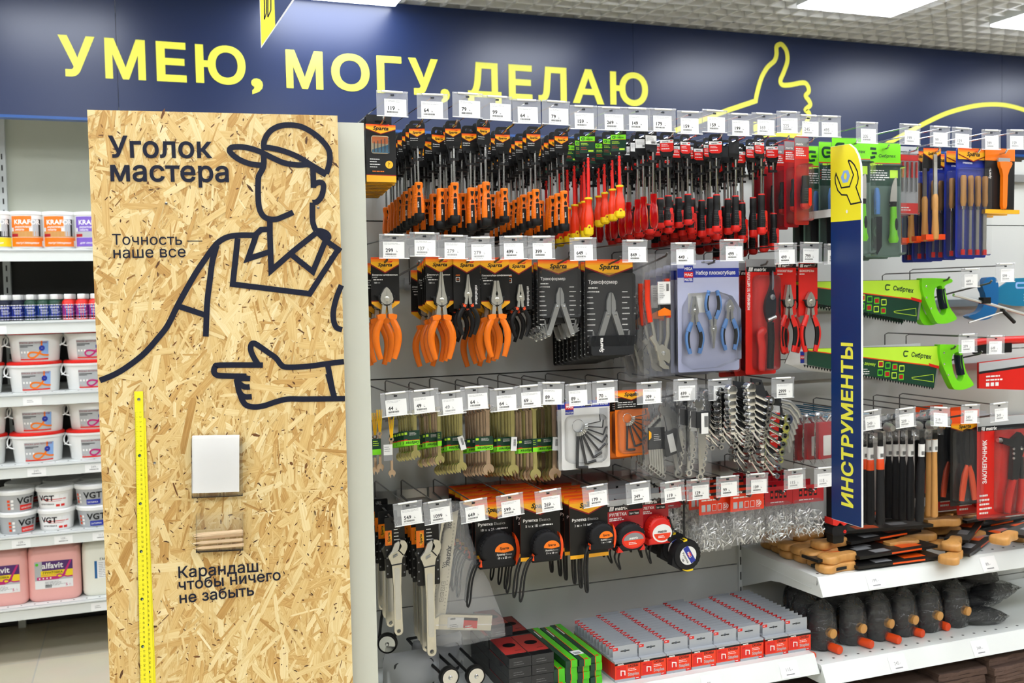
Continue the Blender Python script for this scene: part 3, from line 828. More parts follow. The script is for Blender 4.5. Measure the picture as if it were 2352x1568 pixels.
def oval(prof, mat, mb, fx, fy, n=28): mb.lathe(prof, mat, n, fx=fx, fy=fy)
def bucket(key, loopc, title):
    m = MB(); FX, FY = 1.0, .78
    m.lathe([(.088, 0), (.09, .002), (.1, .1), (.104, .1), (.104, .104), (.108, .104), (.108, .112), (.1, .112)], 'tub_white', 32, fx=FX, fy=FY); p = []
    lb = MB(); y = -.0735
    # label follows the bulge: a few flat strips
    def on(x, z): 
        q = x / .098; rr = .092 + .008 * z / .1
        return (rr * 1.012 * math.sin(q), -rr * 1.012 * FY * math.cos(q), z)
    def strip(x0, z0, x1, z1, mat, off=0, k=8):
        vs = []; fs = []
        for i in range(k + 1):
            xx = x0 + (x1 - x0) * i / k
            for z in (z0, z1):
                a = on(xx, z); vs.append((a[0], a[1] - off, a[2]))
        for i in range(k): fs.append((2 * i, 2 * i + 2, 2 * i + 3, 2 * i + 1))
        lb.add(vs, fs, mat)
    def txt(s, x, z, sz, mat, b=0):
        vs, fs = text_geo(s, b); o = []
        for a_, b_ in vs:
            a = on(x + a_ * sz, z + b_ * sz); o.append((a[0], a[1] - .0016, a[2]))
        lb.add(o, fs, mat)
    strip(-.055, .01, .06, .085, 'label_grey', .0004); strip(-.055, .008, .06, .0135, 'red', .0008); strip(.035, .028, .06, .083, 'sky_blue', .0008, 4); strip(.03, .05, .036, .086, 'orange', .0009, 2); strip(-.052, .066, .0, .069, 'print_black', .0008, 3); strip(-.052, .061, -.02, .0635, 'print_black', .0008, 3)
    for i in range(3): strip(-.05 + i * .013, .036, -.043 + i * .013, .044, 'print_white', .0009, 1)
    lp = smooth([(.062, .02), (.04, .022), (.02, .03), (-.002, .034), (-.016, .03), (-.02, .02), (-.012, .012), (.002, .012), (.018, .024), (.032, .044)], 5)
    for a, b in zip(lp[:-1], lp[1:]):
        d = Vector((b[0] - a[0], b[1] - a[1])); 
        if d.length < 1e-6: continue
        nn = Vector((-d.y, d.x)).normalized() * .0035; q = []
        for px2 in ((a[0] - nn.x, a[1] - nn.y), (b[0] - nn.x, b[1] - nn.y), (b[0] + nn.x, b[1] + nn.y), (a[0] + nn.x, a[1] + nn.y)):
            c = on(px2[0], px2[1] + .006); q.append((c[0], c[1] - .0012, c[2]))
        lb.add(q, [(0, 1, 2, 3)], loopc)
    sb = []
    for i in range(16):
        q = 2 * math.pi * i / 16; rr = .0125 if i % 2 else .0105; c = on(.034 + rr * math.cos(q), .056 + rr * math.sin(q)); sb.append((c[0], c[1] - .002, c[2]))
    lb.add(sb, [tuple(range(16))], 'royal')
    txt(title, -.054, .076, .0085, 'dark_red', .012); txt('3 кг', -.051, .016, .008, 'red', .02); txt('-35%', .025, .054, .007, 'print_white', .02)
    p.append(('bucket_body', m, [('label', lb)]))
    m = MB(); m.lathe([(.1, .1125), (.1065, .113), (.1065, .121), (.1, .125), (.001, .125)], 'red', 32, fx=FX, fy=FY); p.append(('lid', m))
    m = MB(); m.tube(smooth([(-.106, 0, .108), (-.115, -.01, .09), (-.112, -.03, .07), (-.09, -.05, .062)], 4), .003, 'tub_white', 6); m.tube(smooth([(.106, 0, .108), (.117, -.01, .092), (.114, -.03, .075), (.1, -.05, .066)], 4), .003, 'tub_white', 6); p.append(('handle', m)); proto(key, p)
bucket('bk_ceiling', 'orange', 'КРАСКА ДЛЯ ПОТОЛКОВ'); bucket('bk_interior', 'magenta', 'КРАСКА ИНТЕРЬЕРНАЯ')
for lv, k in ((2, 0), (3, 1)):
    for j, (px_, key, nm) in enumerate(((-56, 'bk_ceiling', 'at the picture edge'), (82, 'bk_ceiling', 'with orange loop label'), (213, 'bk_interior', 'with crimson loop label'))):
        for s in (0, 1):
            c = atY(px_, 860, 4.6)
            lab = 'white red-lidded paint bucket %s, %s of the %s bucket shelf' % (nm, ('bottom', 'top')[s], ('upper', 'lower')[k])
            spawn(key, 'paint_bucket', lab, 'paint bucket', (c.x + (.006 if s else 0) - .004 * j, 4.62, SHT[lv] + .0005 + s * .1255), (0, 0, R(6 - 8 * s)), 'paint buckets with red lids')
def tub(key, body, lab, kind):
    m = MB(); m.lathe([(.062, 0), (.064, .003), (.071, .07), (.072, .072)], body, 28); p = []
    lb = MB()
    def on(x, z, k=1.012):
        rr = (.064 + .007 * z / .07) * k; q = x / .068; return (rr * math.sin(q), -rr * math.cos(q), z)
    def strip(x0, z0, x1, z1, mat, kk=1.012, n=5):
        vs = []; fs = []
        for i in range(n + 1):
            xx = x0 + (x1 - x0) * i / n; vs += [on(xx, z0, kk), on(xx, z1, kk)]
        for i in range(n): fs.append((2 * i, 2 * i + 2, 2 * i + 3, 2 * i + 1))
        lb.add(vs, fs, mat)
    def txt(s, x, z, sz, mat, b=0):
        vs, fs = text_geo(s, b); lb.add([on(x + a * sz, z + c * sz, 1.022) for a, c in vs], fs, mat)
    if kind == 'white':
        strip(-.06, .01, .06, .06, 'paper'); strip(-.05, .04, .05, .043, 'red', 1.018); strip(-.03, .033, .03, .0345, 'red', 1.018); strip(.03, .01, .045, .02, 'red', 1.018, 2); strip(.01, .01, .025, .02, 'red', 1.018, 2); txt('VGT', -.06, .036, .032, 'print_black', .03); txt('шпатлёвка', -.055, .018, .011, 'print_black', .01)
    else:
        txt('VGT', -.022, .034, .036, 'print_black', .03); strip(-.012, .006, .045, .028, lab, 1.018); txt('ШПАТЛЁВКА' if lab == 'red' else 'ЗАТИРКА', -.008, .013, .009, 'print_white', .01)
        for i in range(3):
            for j in range(2): strip(-.06 + j * .014, .012 + i * .015, -.05 + j * .014, .022 + i * .015, 'print_white' if j else 'deep_orange', 1.016, 1)
    p.append(('tub_body', m, [('label', lb)]))
    m = MB(); m.lathe([(.0735, .0715), (.076, .073), (.077, .086), (.0735, .091), (.06, .091), (.058, .089), (.001, .089)], 'tub_white', 28); p.append(('lid', m)); proto(key, p)
tub('tub_red', 'tub_grey', 'red', 'g'); tub('tub_wht', 'tub_white', 'red', 'white'); tub('tub_blue', 'tub_grey', 'royal', 'g')
for j, (px_, key, nm) in enumerate(((40, 'tub_red', 'grey putty tub with red label'), (130, 'tub_wht', 'white putty tub'), (219, 'tub_blue', 'grey grout tub with blue label'))):
    for dp in (0, 1, 2):
        for s in (0, 1):
            c = atY(px_, 1180, 4.6)
            lab = '%s, %s of the stack%s' % (nm, ('bottom', 'top')[s], ('', ' behind the front one', ' at the rear')[dp])
            spawn(key, 'putty_tub', lab, 'tub', (c.x + dp * .012 + s * rnd.uniform(-.006, .002), 4.61 + .155 * dp, SHT[4 - 0] + .0005 + s * .0915), (0, 0, R(rnd.uniform(-6, 10) + (25 if key == 'tub_red' else -8))), 'putty tubs with white lids')
def jug(key, body, kind):
    m = MB(); W, D, H = .205, .15, .235
    secs = [(0, .9), (.01, .98), (.02, 1), (.2, 1), (.222, .96), (.235, .8)]
    vs = []; fs = []; n = 24
    base = rrect(0, 0, W, D, .035, 5); n = len(base)
    for z, k in secs: vs += [(a * k, b * k, z) for a, b in base]
    for i in range(len(secs) - 1):
        for j in range(n): j2 = (j + 1) % n; fs.append((i * n + j, i * n + j2, (i + 1) * n + j2, (i + 1) * n + j))
    fs += [tuple(range(n))[::-1], tuple(range((len(secs) - 1) * n, len(secs) * n))]
    m.add(vs, fs, body); p = [('jug_body', m)]
    m = MB(); m.lathe([(.022, .234), (.022, .255), (.02, .258), (.001, .258)], 'red', 16, (.06, 0, 0)); p.append(('cap', m))
    m = MB(); m.tube(smooth([(.02, 0, .232), (.0, 0, .252), (-.04, 0, .252), (-.07, 0, .232)], 4), .011, body, 8); p.append(('carry_handle', m))
    m = MB(); y = -D / 2 - .0006
    if kind:
        m.rect(-.073, .055, .073, .17, y, 'label_grey'); m.rect(-.045, .13, .073, .17, y - .0003, 'purple'); m.rect(-.05, .1, .073, .13, y - .0003, 'yellow'); m.flat([(-.065, .092), (.02, .092), (.014, .105), (-.065, .105)], y - .0006, 'magenta'); m.flat([(.028, .1), (.062, .168), (.07, .168), (.038, .1)], y - .0007, 'magenta')
        m.ribbon(smooth([(.072, .101), (.05, .1), (.035, .107), (.02, .112), (.012, .106), (.018, .098), (.03, .1), (.045, .114)], 4), .005, y - .0008, 'magenta')
        m.text('alfavit', -.045, .14, .034, y - .0009, 'print_white', .02); m.text('ГРУНТОВКА', -.042, .117, .0125, y - .0009, 'print_black', .015); m.text('ГЛУБОКОГО ПРОНИКНОВЕНИЯ', -.05, .109, .006, y - .0009, 'magenta')
        m.rect(-.073, .055, .073, .09, y - .0002, 'white_card'); m.lines(-.035, .082, .08, 5, .004, .0015, y - .0005, 'print_grey'); m.barcode(-.035, .058, .025, .012, y - .0005); m.text('5 л', .044, .061, .015, y - .0006, 'magenta', .02)
        for i in range(4): m.flat(circ(-.055 + .014 * i, .0985, .0032, 8), y - .0009, 'print_white')
        m.flat(circ(-.064, .158, .006, 12), y - .0006, 'green')
    else:
        m.rect(-.05, .075, .075, .15, y, 'paper'); m.rect(-.052, .075, -.042, .15, y - .0003, 'blue'); m.text('ГАММА', -.03, .152, .013, y - .0005, 'vinyl_navy', .02); m.lines(-.036, .14, .1, 9, .0075, .0018, y - .0005, 'print_grey')
    p.append(('label', m)); proto(key, p)
jug('jug_pink', 'pink_jug', 1); jug('jug_cream', 'cream_jug', 0)
for px_, key, lab in ((2, 'jug_pink', 'pink primer canister cut by the picture edge'), (126, 'jug_pink', 'pink primer canister in the middle of the bottom shelf'), (250, 'jug_cream', 'cream white canister half behind the strand-board stand')):
    c = atY(px_, 1330, 4.56); spawn(key, 'canister', lab, 'canister', (c.x, 4.635, SHT[5] + .0005), (0, 0, R(-2)), 'canisters on the bottom shelf')
# ------------------------------------------------------------------ tool gondola: two bays of steel back panels, crossbars and shelves
PY = 2.8
go = thing('tool_gondola', 'grey steel gondola wall that carries the tool hooks and shelves', 'shelving', (1.83, PY, 0))
gx = lambda X: X - 1.83
for bx0, bx1 in ((.58, 1.826), (1.834, 3.08)):
    zs = [.1, .414, .588, 1.257, 1.708, 1.942]
    for a, b in zip(zs[:-1], zs[1:]):
        m = MB(); m.box((gx((bx0 + bx1) / 2), .014, (a + b) / 2), (bx1 - bx0, .02, b - a - .0035), 'grey_panel'); part('back_panel', m, go)
m = MB(); m.box((gx(1.83), .045, 1.02), (2.5, .02, 1.84), 'dark_and_shade'); part('core', m, go)
for xx in (.575, 1.83, 3.085):
    m = MB(); m.box((gx(xx), .01, .975), (.012, .034, 1.95), 'white_metal')
    for k in range(36): m.box((gx(xx), -.0075, .15 + k * .05), (.004, .001, .026), 'dark_and_shade')
    part('upright', m, go)
def crossbar(x0, x1, z):
    m = MB(); m.box((gx((x0 + x1) / 2), -.012, z), (x1 - x0, .014, .026), 'steel'); part('crossbar', m, go)
CB = {1: 1.878, 2: 1.528, 3: 1.14, 4: .925}
for k, z in CB.items(): crossbar(.585, 1.82, z)
for z in (1.878, 1.43, 1.2, 1.0): crossbar(1.84, 3.07, z)
def shelf(x0, x1, top, yfront, labels, lip=.052):
    dep = PY - yfront
    m = MB(); X0, X1 = gx(x0), gx(x1)
    m.box(((X0 + X1) / 2, -dep / 2 - .002, top - .012), (X1 - X0, dep, .022), 'white_metal')
    m.box(((X0 + X1) / 2, -dep / 2, top - .0006), (X1 - X0, dep, .0012), 'white_metal')
    n = int((x1 - x0) / .045)
    for i in range(n):
        m.box((X0 + .025 + i * .045, -dep + .03, top + .0003), (.007, .006, .0006), 'dark_and_shade')
    sh = part('shelf', m, go)
    # front price strip: leans outward to its foot
    f = MB(); a = -dep - .002
    f.add([(X0, a, top), (X1, a, top), (X1, a - .004, top - .006), (X0, a - .004, top - .006), (X0, a - .026, top - lip), (X1, a - .026, top - lip), (X1, a - .022, top - lip - .002), (X0, a - .022, top - lip - .002), (X0, a + .004, top - .022), (X1, a + .004, top - .022)],
          [(0, 3, 2, 1), (3, 4, 5, 2), (4, 7, 6, 5), (7, 8, 9, 6), (0, 1, 9, 8), (0, 8, 7, 4, 3), (1, 2, 5, 6, 9)], 'white_metal')
    part('price_strip', f, sh)
    for (px_, pr) in labels:
        L = MB(); c = px_
        def P(u, v, o): 
            t = (top - .008 - v) ; k = v / (lip - .008)
            return (gx(c) + u, a - .004 - .022 * k - o, top - .006 - v)
        L.add([P(-.031, lip - .01, .0006), P(.031, lip - .01, .0006), P(.031, .001, .0006), P(-.031, .001, .0006)], [(0, 1, 2, 3)], 'paper')
        def tx(s, u, v, sz, mat):
            vs, fs = text_geo(s, .01); L.add([P(u + p[0] * sz, v - p[1] * sz, .0009) for p in vs], fs, mat)
        if pr: tx(str(pr) + '.-', -.014, .026, .012, 'print_grey')
        else: tx('••', -.01, .026, .01, 'print_grey')
        L.add([P(-.014, .036, .0009), P(.014, .036, .0009), P(.014, .033, .0009), P(-.014, .033, .0009)], [(0, 1, 2, 3)], 'print_grey')
        part('price_label', L, sh)
    for xx, s_ in ((X0 + .004, -1), (X1 - .004, 1)):
        b = MB(); th = .004
        prof = [(0, top - .004), (-dep, top - .004), (-dep - .02, top - lip - .004), (-dep * .55, top - lip - .012), (-dep * .42, top - lip - .02), (0, top - .085 - lip)]
        b.add([(xx - th / 2, y, z) for y, z in prof] + [(xx + th / 2, y, z) for y, z in prof], [tuple(range(6)), tuple(range(6, 12))[::-1]] + [(i, i + 6, (i + 1) % 6 + 6, (i + 1) % 6) for i in range(6)], 'white_metal')
        b.tube([(xx - .003, -.03, top - .03), (xx - .003, -dep * .5, top - .034), (xx - .003, -dep * .93, top - .04)], .0014, 'white_metal', 6)
        part('bracket', b, sh)
    return sh
shelf(.585, 1.828, .42, 2.41, [(1.2, 75), (1.47, 99), (1.73, 115)])
shelf(1.833, 3.08, .648, 2.4, [(2.03, 199), (2.47, 89)])
shelf(1.833, 3.08, .392, 2.385, [(2.1, 245), (2.42, 349)])
shelf(1.833, 3.08, .13, 2.34, [])
shelf(.585, 1.828, .13, 2.38, [])

# ------------------------------------------------------------------ price tags and hooks
def price_tag(price, loc, label, roll, faded=False, dx=.006, size=1.0, yaw=0, pitch=0):
    t = thing('price_tag', label, 'price tag', loc, (pitch, roll, yaw), 'price tags on the hooks')
    W, H = .0742 * size, .058 * size
    if 'tag_holder' not in PROTO:
        m = MB(); m.box((0, 0, -H / 2), (W, .0012, H), 'clear_holder'); m.box((0, -.001, -H + .001), (W, .0022, .0018), 'tub_white')
        m.tube([(-W / 2, -.001, -.0015), (W / 2, -.001, -.0015)], .0022, 'clear_holder', 8); m.tube([(-W * .33, -.0014, -.0015), (W * .33, -.0014, -.0015)], .0026, 'tub_white', 8); m.box((0, -.001, -.009), (.008, .0012, .004), 'dark_steel')
        PROTO['tag_holder'] = m.mesh('holder')
    part('holder', PROTO['tag_holder'], t)
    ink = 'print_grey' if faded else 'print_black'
    m = MB(); y = -.0012
    x0, x1 = dx - .026, dx + .026
    m.box(((x0 + x1) / 2, y + .0002, -.037), (x1 - x0, .0004, .0385), 'paper'); y -= .0003
    m.lines(x0 + .003, -.0215, .044, 2, .0028, .0006, y, 'print_grey', seed=price)
    m.text(str(price), x0 + .006, -.0425, .0122, y, ink, .02); e = x0 + .008 + .0076 * len(str(price))
    m.rect(e + .001, -.042, e + .0045, -.0408, y, ink); m.rect(e + .001, -.0385, e + .003, -.0379, y, ink)
    m.barcode(x0 + .006, -.0495, .026, .0042, y, ink, seed=price); m.lines(x0 + .003, -.0535, .036, 1, .003, .0006, y, 'print_grey', seed=price + 1)
    part('paper_label', m, t)
    return t
HOOKS = {}
CNT = 'one two three four five six seven eight nine ten eleven twelve thirteen fourteen fifteen sixteen seventeen'.split()
YFR = {1: 2.27, 2: 2.34, 3: 2.36, 4: 2.40}
RN = {1: 'top', 2: 'second', 3: 'third', 4: 'lowest'}
def hook(row, idx, tx, ty, price, hx, hy, what, YF_=None, cb=None, roll=None, faded=False, bay='', rown=None, size=1.0, dx=None, pitch=0, YB_=2.775, drop=0):
    """one wire hook: bracket on the crossbar, rod for the goods, label wire with a tag at its end"""
    Yf = YF_ or YFR[row]; p = atY(tx, ty, Yf); X = p.x; Zt = p.z
    q = atX(hx, hy, X); Yi, Zi = q.y, q.z
    zc = cb or CB[row]
    where = '%s row hook %s%s' % (rown or RN[row], CNT[idx], bay)
    t = thing('display_hook', 'wire display hook carrying %s, %s' % (what, where), 'hook', (X, PY - .02, zc), (0, 0, 0), 'wire hooks on the gondola')
    L = lambda y, z: (0, y - PY + .02, z - zc)
    sl = (Zi - zc) / (Yi - 2.77) if abs(Yi - 2.77) > .02 else 0
    ye = max(Yf + .035, min(Yi - .02, Yf + .09)); ze = zc + sl * (ye - 2.77)
    ze = max(min(ze, Zi + .012), Zi - .012)
    mat = 'chrome' if row == 1 else 'grey_wire'
    m = MB(); m.tube([L(2.77, zc), L((2.77 + Yi) / 2, (zc + Zi) / 2 - .0005), L(Yi, Zi - .004), L(ye, ze - .004), L(ye - .008, ze + .004)], .0029, mat, 8); part('rod', m, t)
    m = MB(); m.tube([L(2.765, zc), L(2.765, Zt - .012), L(2.75, Zt - .006), L(Yf + .001, Zt - .005)], .0019, mat, 6); part('label_wire', m, t)
    m = MB(); m.box(L(2.772, zc), (.026, .012, .034), 'steel'); part('bracket', m, t)
    rl_ = rnd.uniform(-.02, .02) if roll is None else roll
    price_tag(price, (X, Yf - .002, Zt + .002), 'clear price tag reading %d, %s' % (price, where), rl_, faded, dx if dx is not None else rnd.uniform(-.002, .008), size, rnd.uniform(-.03, .03), pitch)
    HOOKS[(row, bay, idx)] = (X, Yi, Zi)
    return X, Yi, Zi, where
def hang(key, name, desc, where, cat, grp, X, Y0, Z0, n, sp, slope=0, jit=.003, yaw=.06, x_off=0, cap=60, keyf=None, roll=.012, dz=0):
    for i in range(n):
        y = Y0 + (sp[i] if isinstance(sp, (list, tuple)) else i * sp)
        if y > 2.752: break
        lab = '%s, %s, %s' % (desc, back(i, n) if n > 1 else 'alone', where)
        spawn(keyf(i) if keyf else key, name, lab, cat, (X + x_off + (rnd.uniform(-jit, jit) if i else 0), y, Z0 + slope * (y - Y0) + dz), (0, rnd.uniform(-roll, roll), rnd.uniform(-yaw, yaw)), grp)
def WH(x0, y0, x1, y1, Y):
    a = atY(x0, (y0 + y1) / 2, Y); b = atY(x1, (y0 + y1) / 2, Y); c = atY((x0 + x1) / 2, y0, Y); d = atY((x0 + x1) / 2, y1, Y)
    return b.x - a.x, c.z - d.z

# printed headers shared by the cards
def hdr_s(m, w, zt, h, y, size=None):
    m.flat([(-w / 2, zt), (w / 2, zt), (w / 2, zt - h * .5), (0, zt - h), (-w / 2, zt - h * .5)], y - .0001, 'dark_red')
    m.flat([(-w / 2, zt), (w / 2, zt), (w / 2, zt - h * .42), (0, zt - h * .92), (-w / 2, zt - h * .42)], y - .0002, 'amber')
    for k, c in enumerate(('deep_orange', 'orange', 'orange_amber')): m.rect(-w / 2, zt - h * .1 * (k + 1), w / 2, zt - h * .1 * k, y - .0003, c)
    s = size or w * .17
    m.text('Sparta', 0, zt - h * .56, s, y - .0004, 'print_black', .035, .25, align='c', width=s * 3.1)
    m.flat([(s * .1, zt - h * .56 + s * .85), (s * 1.75, zt - h * .56 + s * 1.2), (s * 1.4, zt - h * .56 + s * .8)], y - .0004, 'red')
def hdr_m(m, w, zt, h, y, cx_=0, slanted=True):
    m.rect(cx_ - w / 2, zt - h, cx_ + w / 2, zt, y - .0001, 'print_black')
    s = h * .95
    for i in range(4):
        m.flat([(cx_ - w * .43 + i * s * .24, zt - h * .9), (cx_ - w * .43 + i * s * .24 + s * .16, zt - h * .9), (cx_ - w * .43 + i * s * .24 + s * .34, zt - h * .12), (cx_ - w * .43 + i * s * .24 + s * .18, zt - h * .12)], y - .0002, 'print_white')
    m.text('matrix', cx_ - w * .43 + s * 1.25, zt - h * .82, s, y - .0002, 'print_white', .035, .2)
def hdr_g(m, w, zt, h, y, size=None, cx_=0):
    m.rect(cx_ - w / 2, zt - h, cx_ + w / 2, zt, y - .0001, 'lime'); m.rect(cx_ - w / 2, zt - h * 1.04, cx_ + w / 2, zt - h, y - .0002, 'deep_orange')
    s = size or h * .4
    m.ribbon(smooth([(cx_ - w * .18, zt - h * .3), (cx_ - w * .36, zt - h * .3), (cx_ - w * .4, zt - h * .52), (cx_ - w * .34, zt - h * .74), (cx_ - w * .2, zt - h * .7)], 4), h * .13, y - .0003, 'dark_green')
    m.rect(cx_ - w * .3, zt - h * .58, cx_ - w * .16, zt - h * .46, y - .0003, 'dark_green')
    m.text('Сибртех', cx_ - w * .12, zt - h * .72, s * .7, y - .0003, 'dark_green', .02, .2, width=w * .48)
def card(w, zt, zb, mat, slot=True, t=.0012, r=.004):
    m = MB(); hs = [rrect(0, -.001, w * .32, .008, .0035, 3)] if slot else []
    m.prism(rrect(0, (zt + zb) / 2, w, zt - zb, r, 3), 0, t, mat, holes=hs)
    return m

# --- screwdrivers -------------------------------------------------------------
def hanger(w, h, y=0.0):
    """black plastic hanger: rounded head with a rod hole, body with an open window and two clip bars"""
    m = MB(); zt = .012
    out = [(-w * .5, -.02), (-w * .5, zt - .012), (-w * .42, zt - .003), (-w * .3, zt), (w * .3, zt), (w * .42, zt - .003), (w * .5, zt - .012), (w * .5, -.02), (w * .5, -.042), (w * .36, -.06), (w * .3, -.07), (w * .3, -h), (-w * .3, -h), (-w * .3, -.07), (-w * .36, -.06), (-w * .5, -.042)]
    m.prism(out, y, y + .0022, 'black', holes=[rrect(0, 0, w * .5, .009, .004, 3), rrect(0, -h * .5 - .028, w * .36, h - .068, .002, 2)])
    for z in (-h * .62, -h * .96): m.box((0, y - .005, z), (w * .62, .008, .006), 'black')
    return m
def sd_orange(key, total, hl):
    w = .040; h = .088
    hg = hanger(w, h); st_ = MB(); hdr_s(st_, w * .96, -.008, .021, 0.0, .0072); st_.rect(-w * .48, -.04, w * .48, -.028, -.00005, 'black_card')
    st_.text('Отвертка', -w * .42, -.033, .0042, -.0003, 'print_white', .01); st_.lines(-w * .42, -.0375, w * .7, 1, .003, .001, -.0003, 'print_white')
    zh = -total + hl
    sh = MB(); sh.tube([(0, -.006, -.052), (0, -.006, zh - .005)], .0031, 'chrome', 10)
    ha = MB(); k = hl / .092
    prof = [(.0078, zh), (.0102, zh - .002 * k), (.0105, zh - .010 * k), (.0088, zh - .017 * k), (.0088, zh - .024 * k), (.0108, zh - .034 * k), (.0128, zh - .052 * k), (.0132, zh - .062 * k), (.0122, zh - .076 * k)]
    ha.lathe(prof, 'orange', 16, (0, -.006, 0), fx=1.0, fy=.88)
    r = random.Random(3)
    for row in range(7):
        for col in (-1, 0, 1):
            z = zh - (.03 + row * .0062) * k; rad = .0118 + .0012 * (row > 1)
            for side in (-1, 1):
                q = side * (.62 + .33 * (col + 1) / 2 * 1.2); ha.lathe([(.0009, 0), (.0009, .0006), (.0002, .0009)], 'orange', 5, (rad * math.sin(q), -.006 - rad * .86 * math.cos(q), z), axis='y')
    gi = MB(); yy = -.006 - .0125
    gi.prism([(-.0042, zh - .008 * k), (.0042, zh - .008 * k), (.0034, zh - .014 * k), (0, zh - .019 * k), (-.0034, zh - .014 * k)], -.0160, -.01, 'black')
    gi.prism([(-.0036, zh - .033 * k), (.0036, zh - .033 * k), (.0034, zh - .027 * k), (0, zh - .0235 * k), (-.0034, zh - .027 * k)], -.0163, -.01, 'black')
    gi.prism(rrect(0, zh - .057 * k, .0092, .041 * k, .002, 2), -.0187, -.01, 'black'); gi.text('Sparta', -.0014, zh - .062 * k, .0055, -.0189, 'print_white', .02, .2, ang=math.pi / 2)
    gi.prism(circ(0, zh - .073 * k, .0028, 10, .004), -.0188, -.0186, 'rubber')
    cp = MB(); cp.lathe([(.0124, zh - .0745 * k), (.0138, zh - .078 * k), (.0136, zh - .088 * k), (.0115, zh - .092 * k), (.001, zh - .0925 * k)], 'black', 16, (0, -.006, 0), fy=.9)
    proto(key, [('hanger', hg, [('printed_sticker', st_)]), ('blade', sh), ('handle', ha, [('grip_insert', gi), ('end_cap', cp)])])
def sd_vde(key, total, hl):
    w = .042; h = .075; m = MB(); zt = .012
    m.prism(rrect(0, -.024, w, .072, .006, 3), 0, .002, 'black', holes=[rrect(0, 0, w * .5, .009, .004, 3)])
    m.box((0, .001, -.072), (.012, .0022, .03), 'black')
    for z in (-.066, -.084): m.ring((0, z), .0045, .0072, -.013, -.007, 'black', 12); m.box((0, -.004, z), (.02, .008, .0045), 'black')
    st_ = MB(); hdr_g(st_, w * .94, -.007, .0125, 0, .008); st_.rect(-w * .47, -.05, w * .47, -.0198, -.00005, 'dark_green'); st_.lines(-w * .4, -.026, w * .6, 2, .0036, .0012, -.0002, 'lime_yellow'); st_.lines(-w * .4, -.037, w * .5, 2, .0045, .001, -.0002, 'red'); st_.rect(w * .05, -.047, w * .38, -.0425, -.0002, 'lime_yellow')
    zh = -total + hl; k = hl / .085
    sh = MB(); sh.tube([(0, -.01, -.055), (0, -.01, -.066)], .0026, 'chrome', 8); sh.tube([(0, -.01, -.064), (0, -.01, zh)], .0043, 'red', 10)
    ha = MB(); ha.lathe([(.0095, zh - .002), (.0075, zh - .012 * k), (.0082, zh - .02 * k), (.0118, zh - .036 * k), (.0128, zh - .05 * k), (.0118, zh - .07 * k)], 'red_orange', 6, (0, -.01, 0)); ha.lathe([(.0092, zh - .003), (.0074, zh - .012 * k), (.008, zh - .02 * k), (.0122, zh - .036 * k), (.0132, zh - .05 * k), (.0122, zh - .07 * k)], 'red_orange', 18, (0, -.01, 0))
    cp = MB(); cp.lathe([(.0075, zh + .003), (.0102, zh + .002), (.0104, zh - .001), (.009, zh - .003)], 'yellow', 16, (0, -.01, 0))
    c2 = MB(); c2.lathe([(.0124, zh - .066 * k), (.0135, zh - .072 * k), (.0125, zh - .081 * k), (.008, zh - .085 * k), (.001, zh - .0855 * k)], 'yellow', 18, (0, -.01, 0)); c2.prism([(-.005, zh - .072 * k), (.005, zh - .072 * k), (.005, zh - .064 * k), (.003, zh - .06 * k), (-.003, zh - .06 * k), (-.005, zh - .064 * k)], -.0237, -.018, 'yellow'); c2.flat(circ(0, zh - .066 * k, .0024, 10), -.0239, 'dark_red')
    proto(key, [('hanger', m, [('printed_sticker', st_)]), ('blade', sh), ('handle', ha, [('collar', cp), ('end_cap', c2)])])
def sd_clear(key, total, hl):
    hg = hanger(.038, .08); st_ = MB(); st_.rect(-.018, -.032, .018, -.009, -.0001, 'paper'); st_.lines(-.015, -.014, .03, 4, .003, .0008, -.0003, 'print_grey'); st_.barcode(.0, -.03, .014, .006, -.0003)
    zh = -total + hl; k = hl / .085
    sh = MB(); sh.tube([(0, -.006, -.05), (0, -.006, zh - .02)], .003, 'chrome', 10)
    ha = MB(); ha.lathe([(.0085, zh), (.0088, zh - .012 * k), (.007, zh - .02 * k), (.0105, zh - .034 * k), (.0118, zh - .06 * k), (.0108, zh - .078 * k), (.007, zh - .085 * k), (.001, zh - .0855 * k)], 'clear_red', 12, (0, -.006, 0))
    proto(key, [('hanger', hg, [('printed_sticker', st_)]), ('blade', sh), ('handle', ha)])
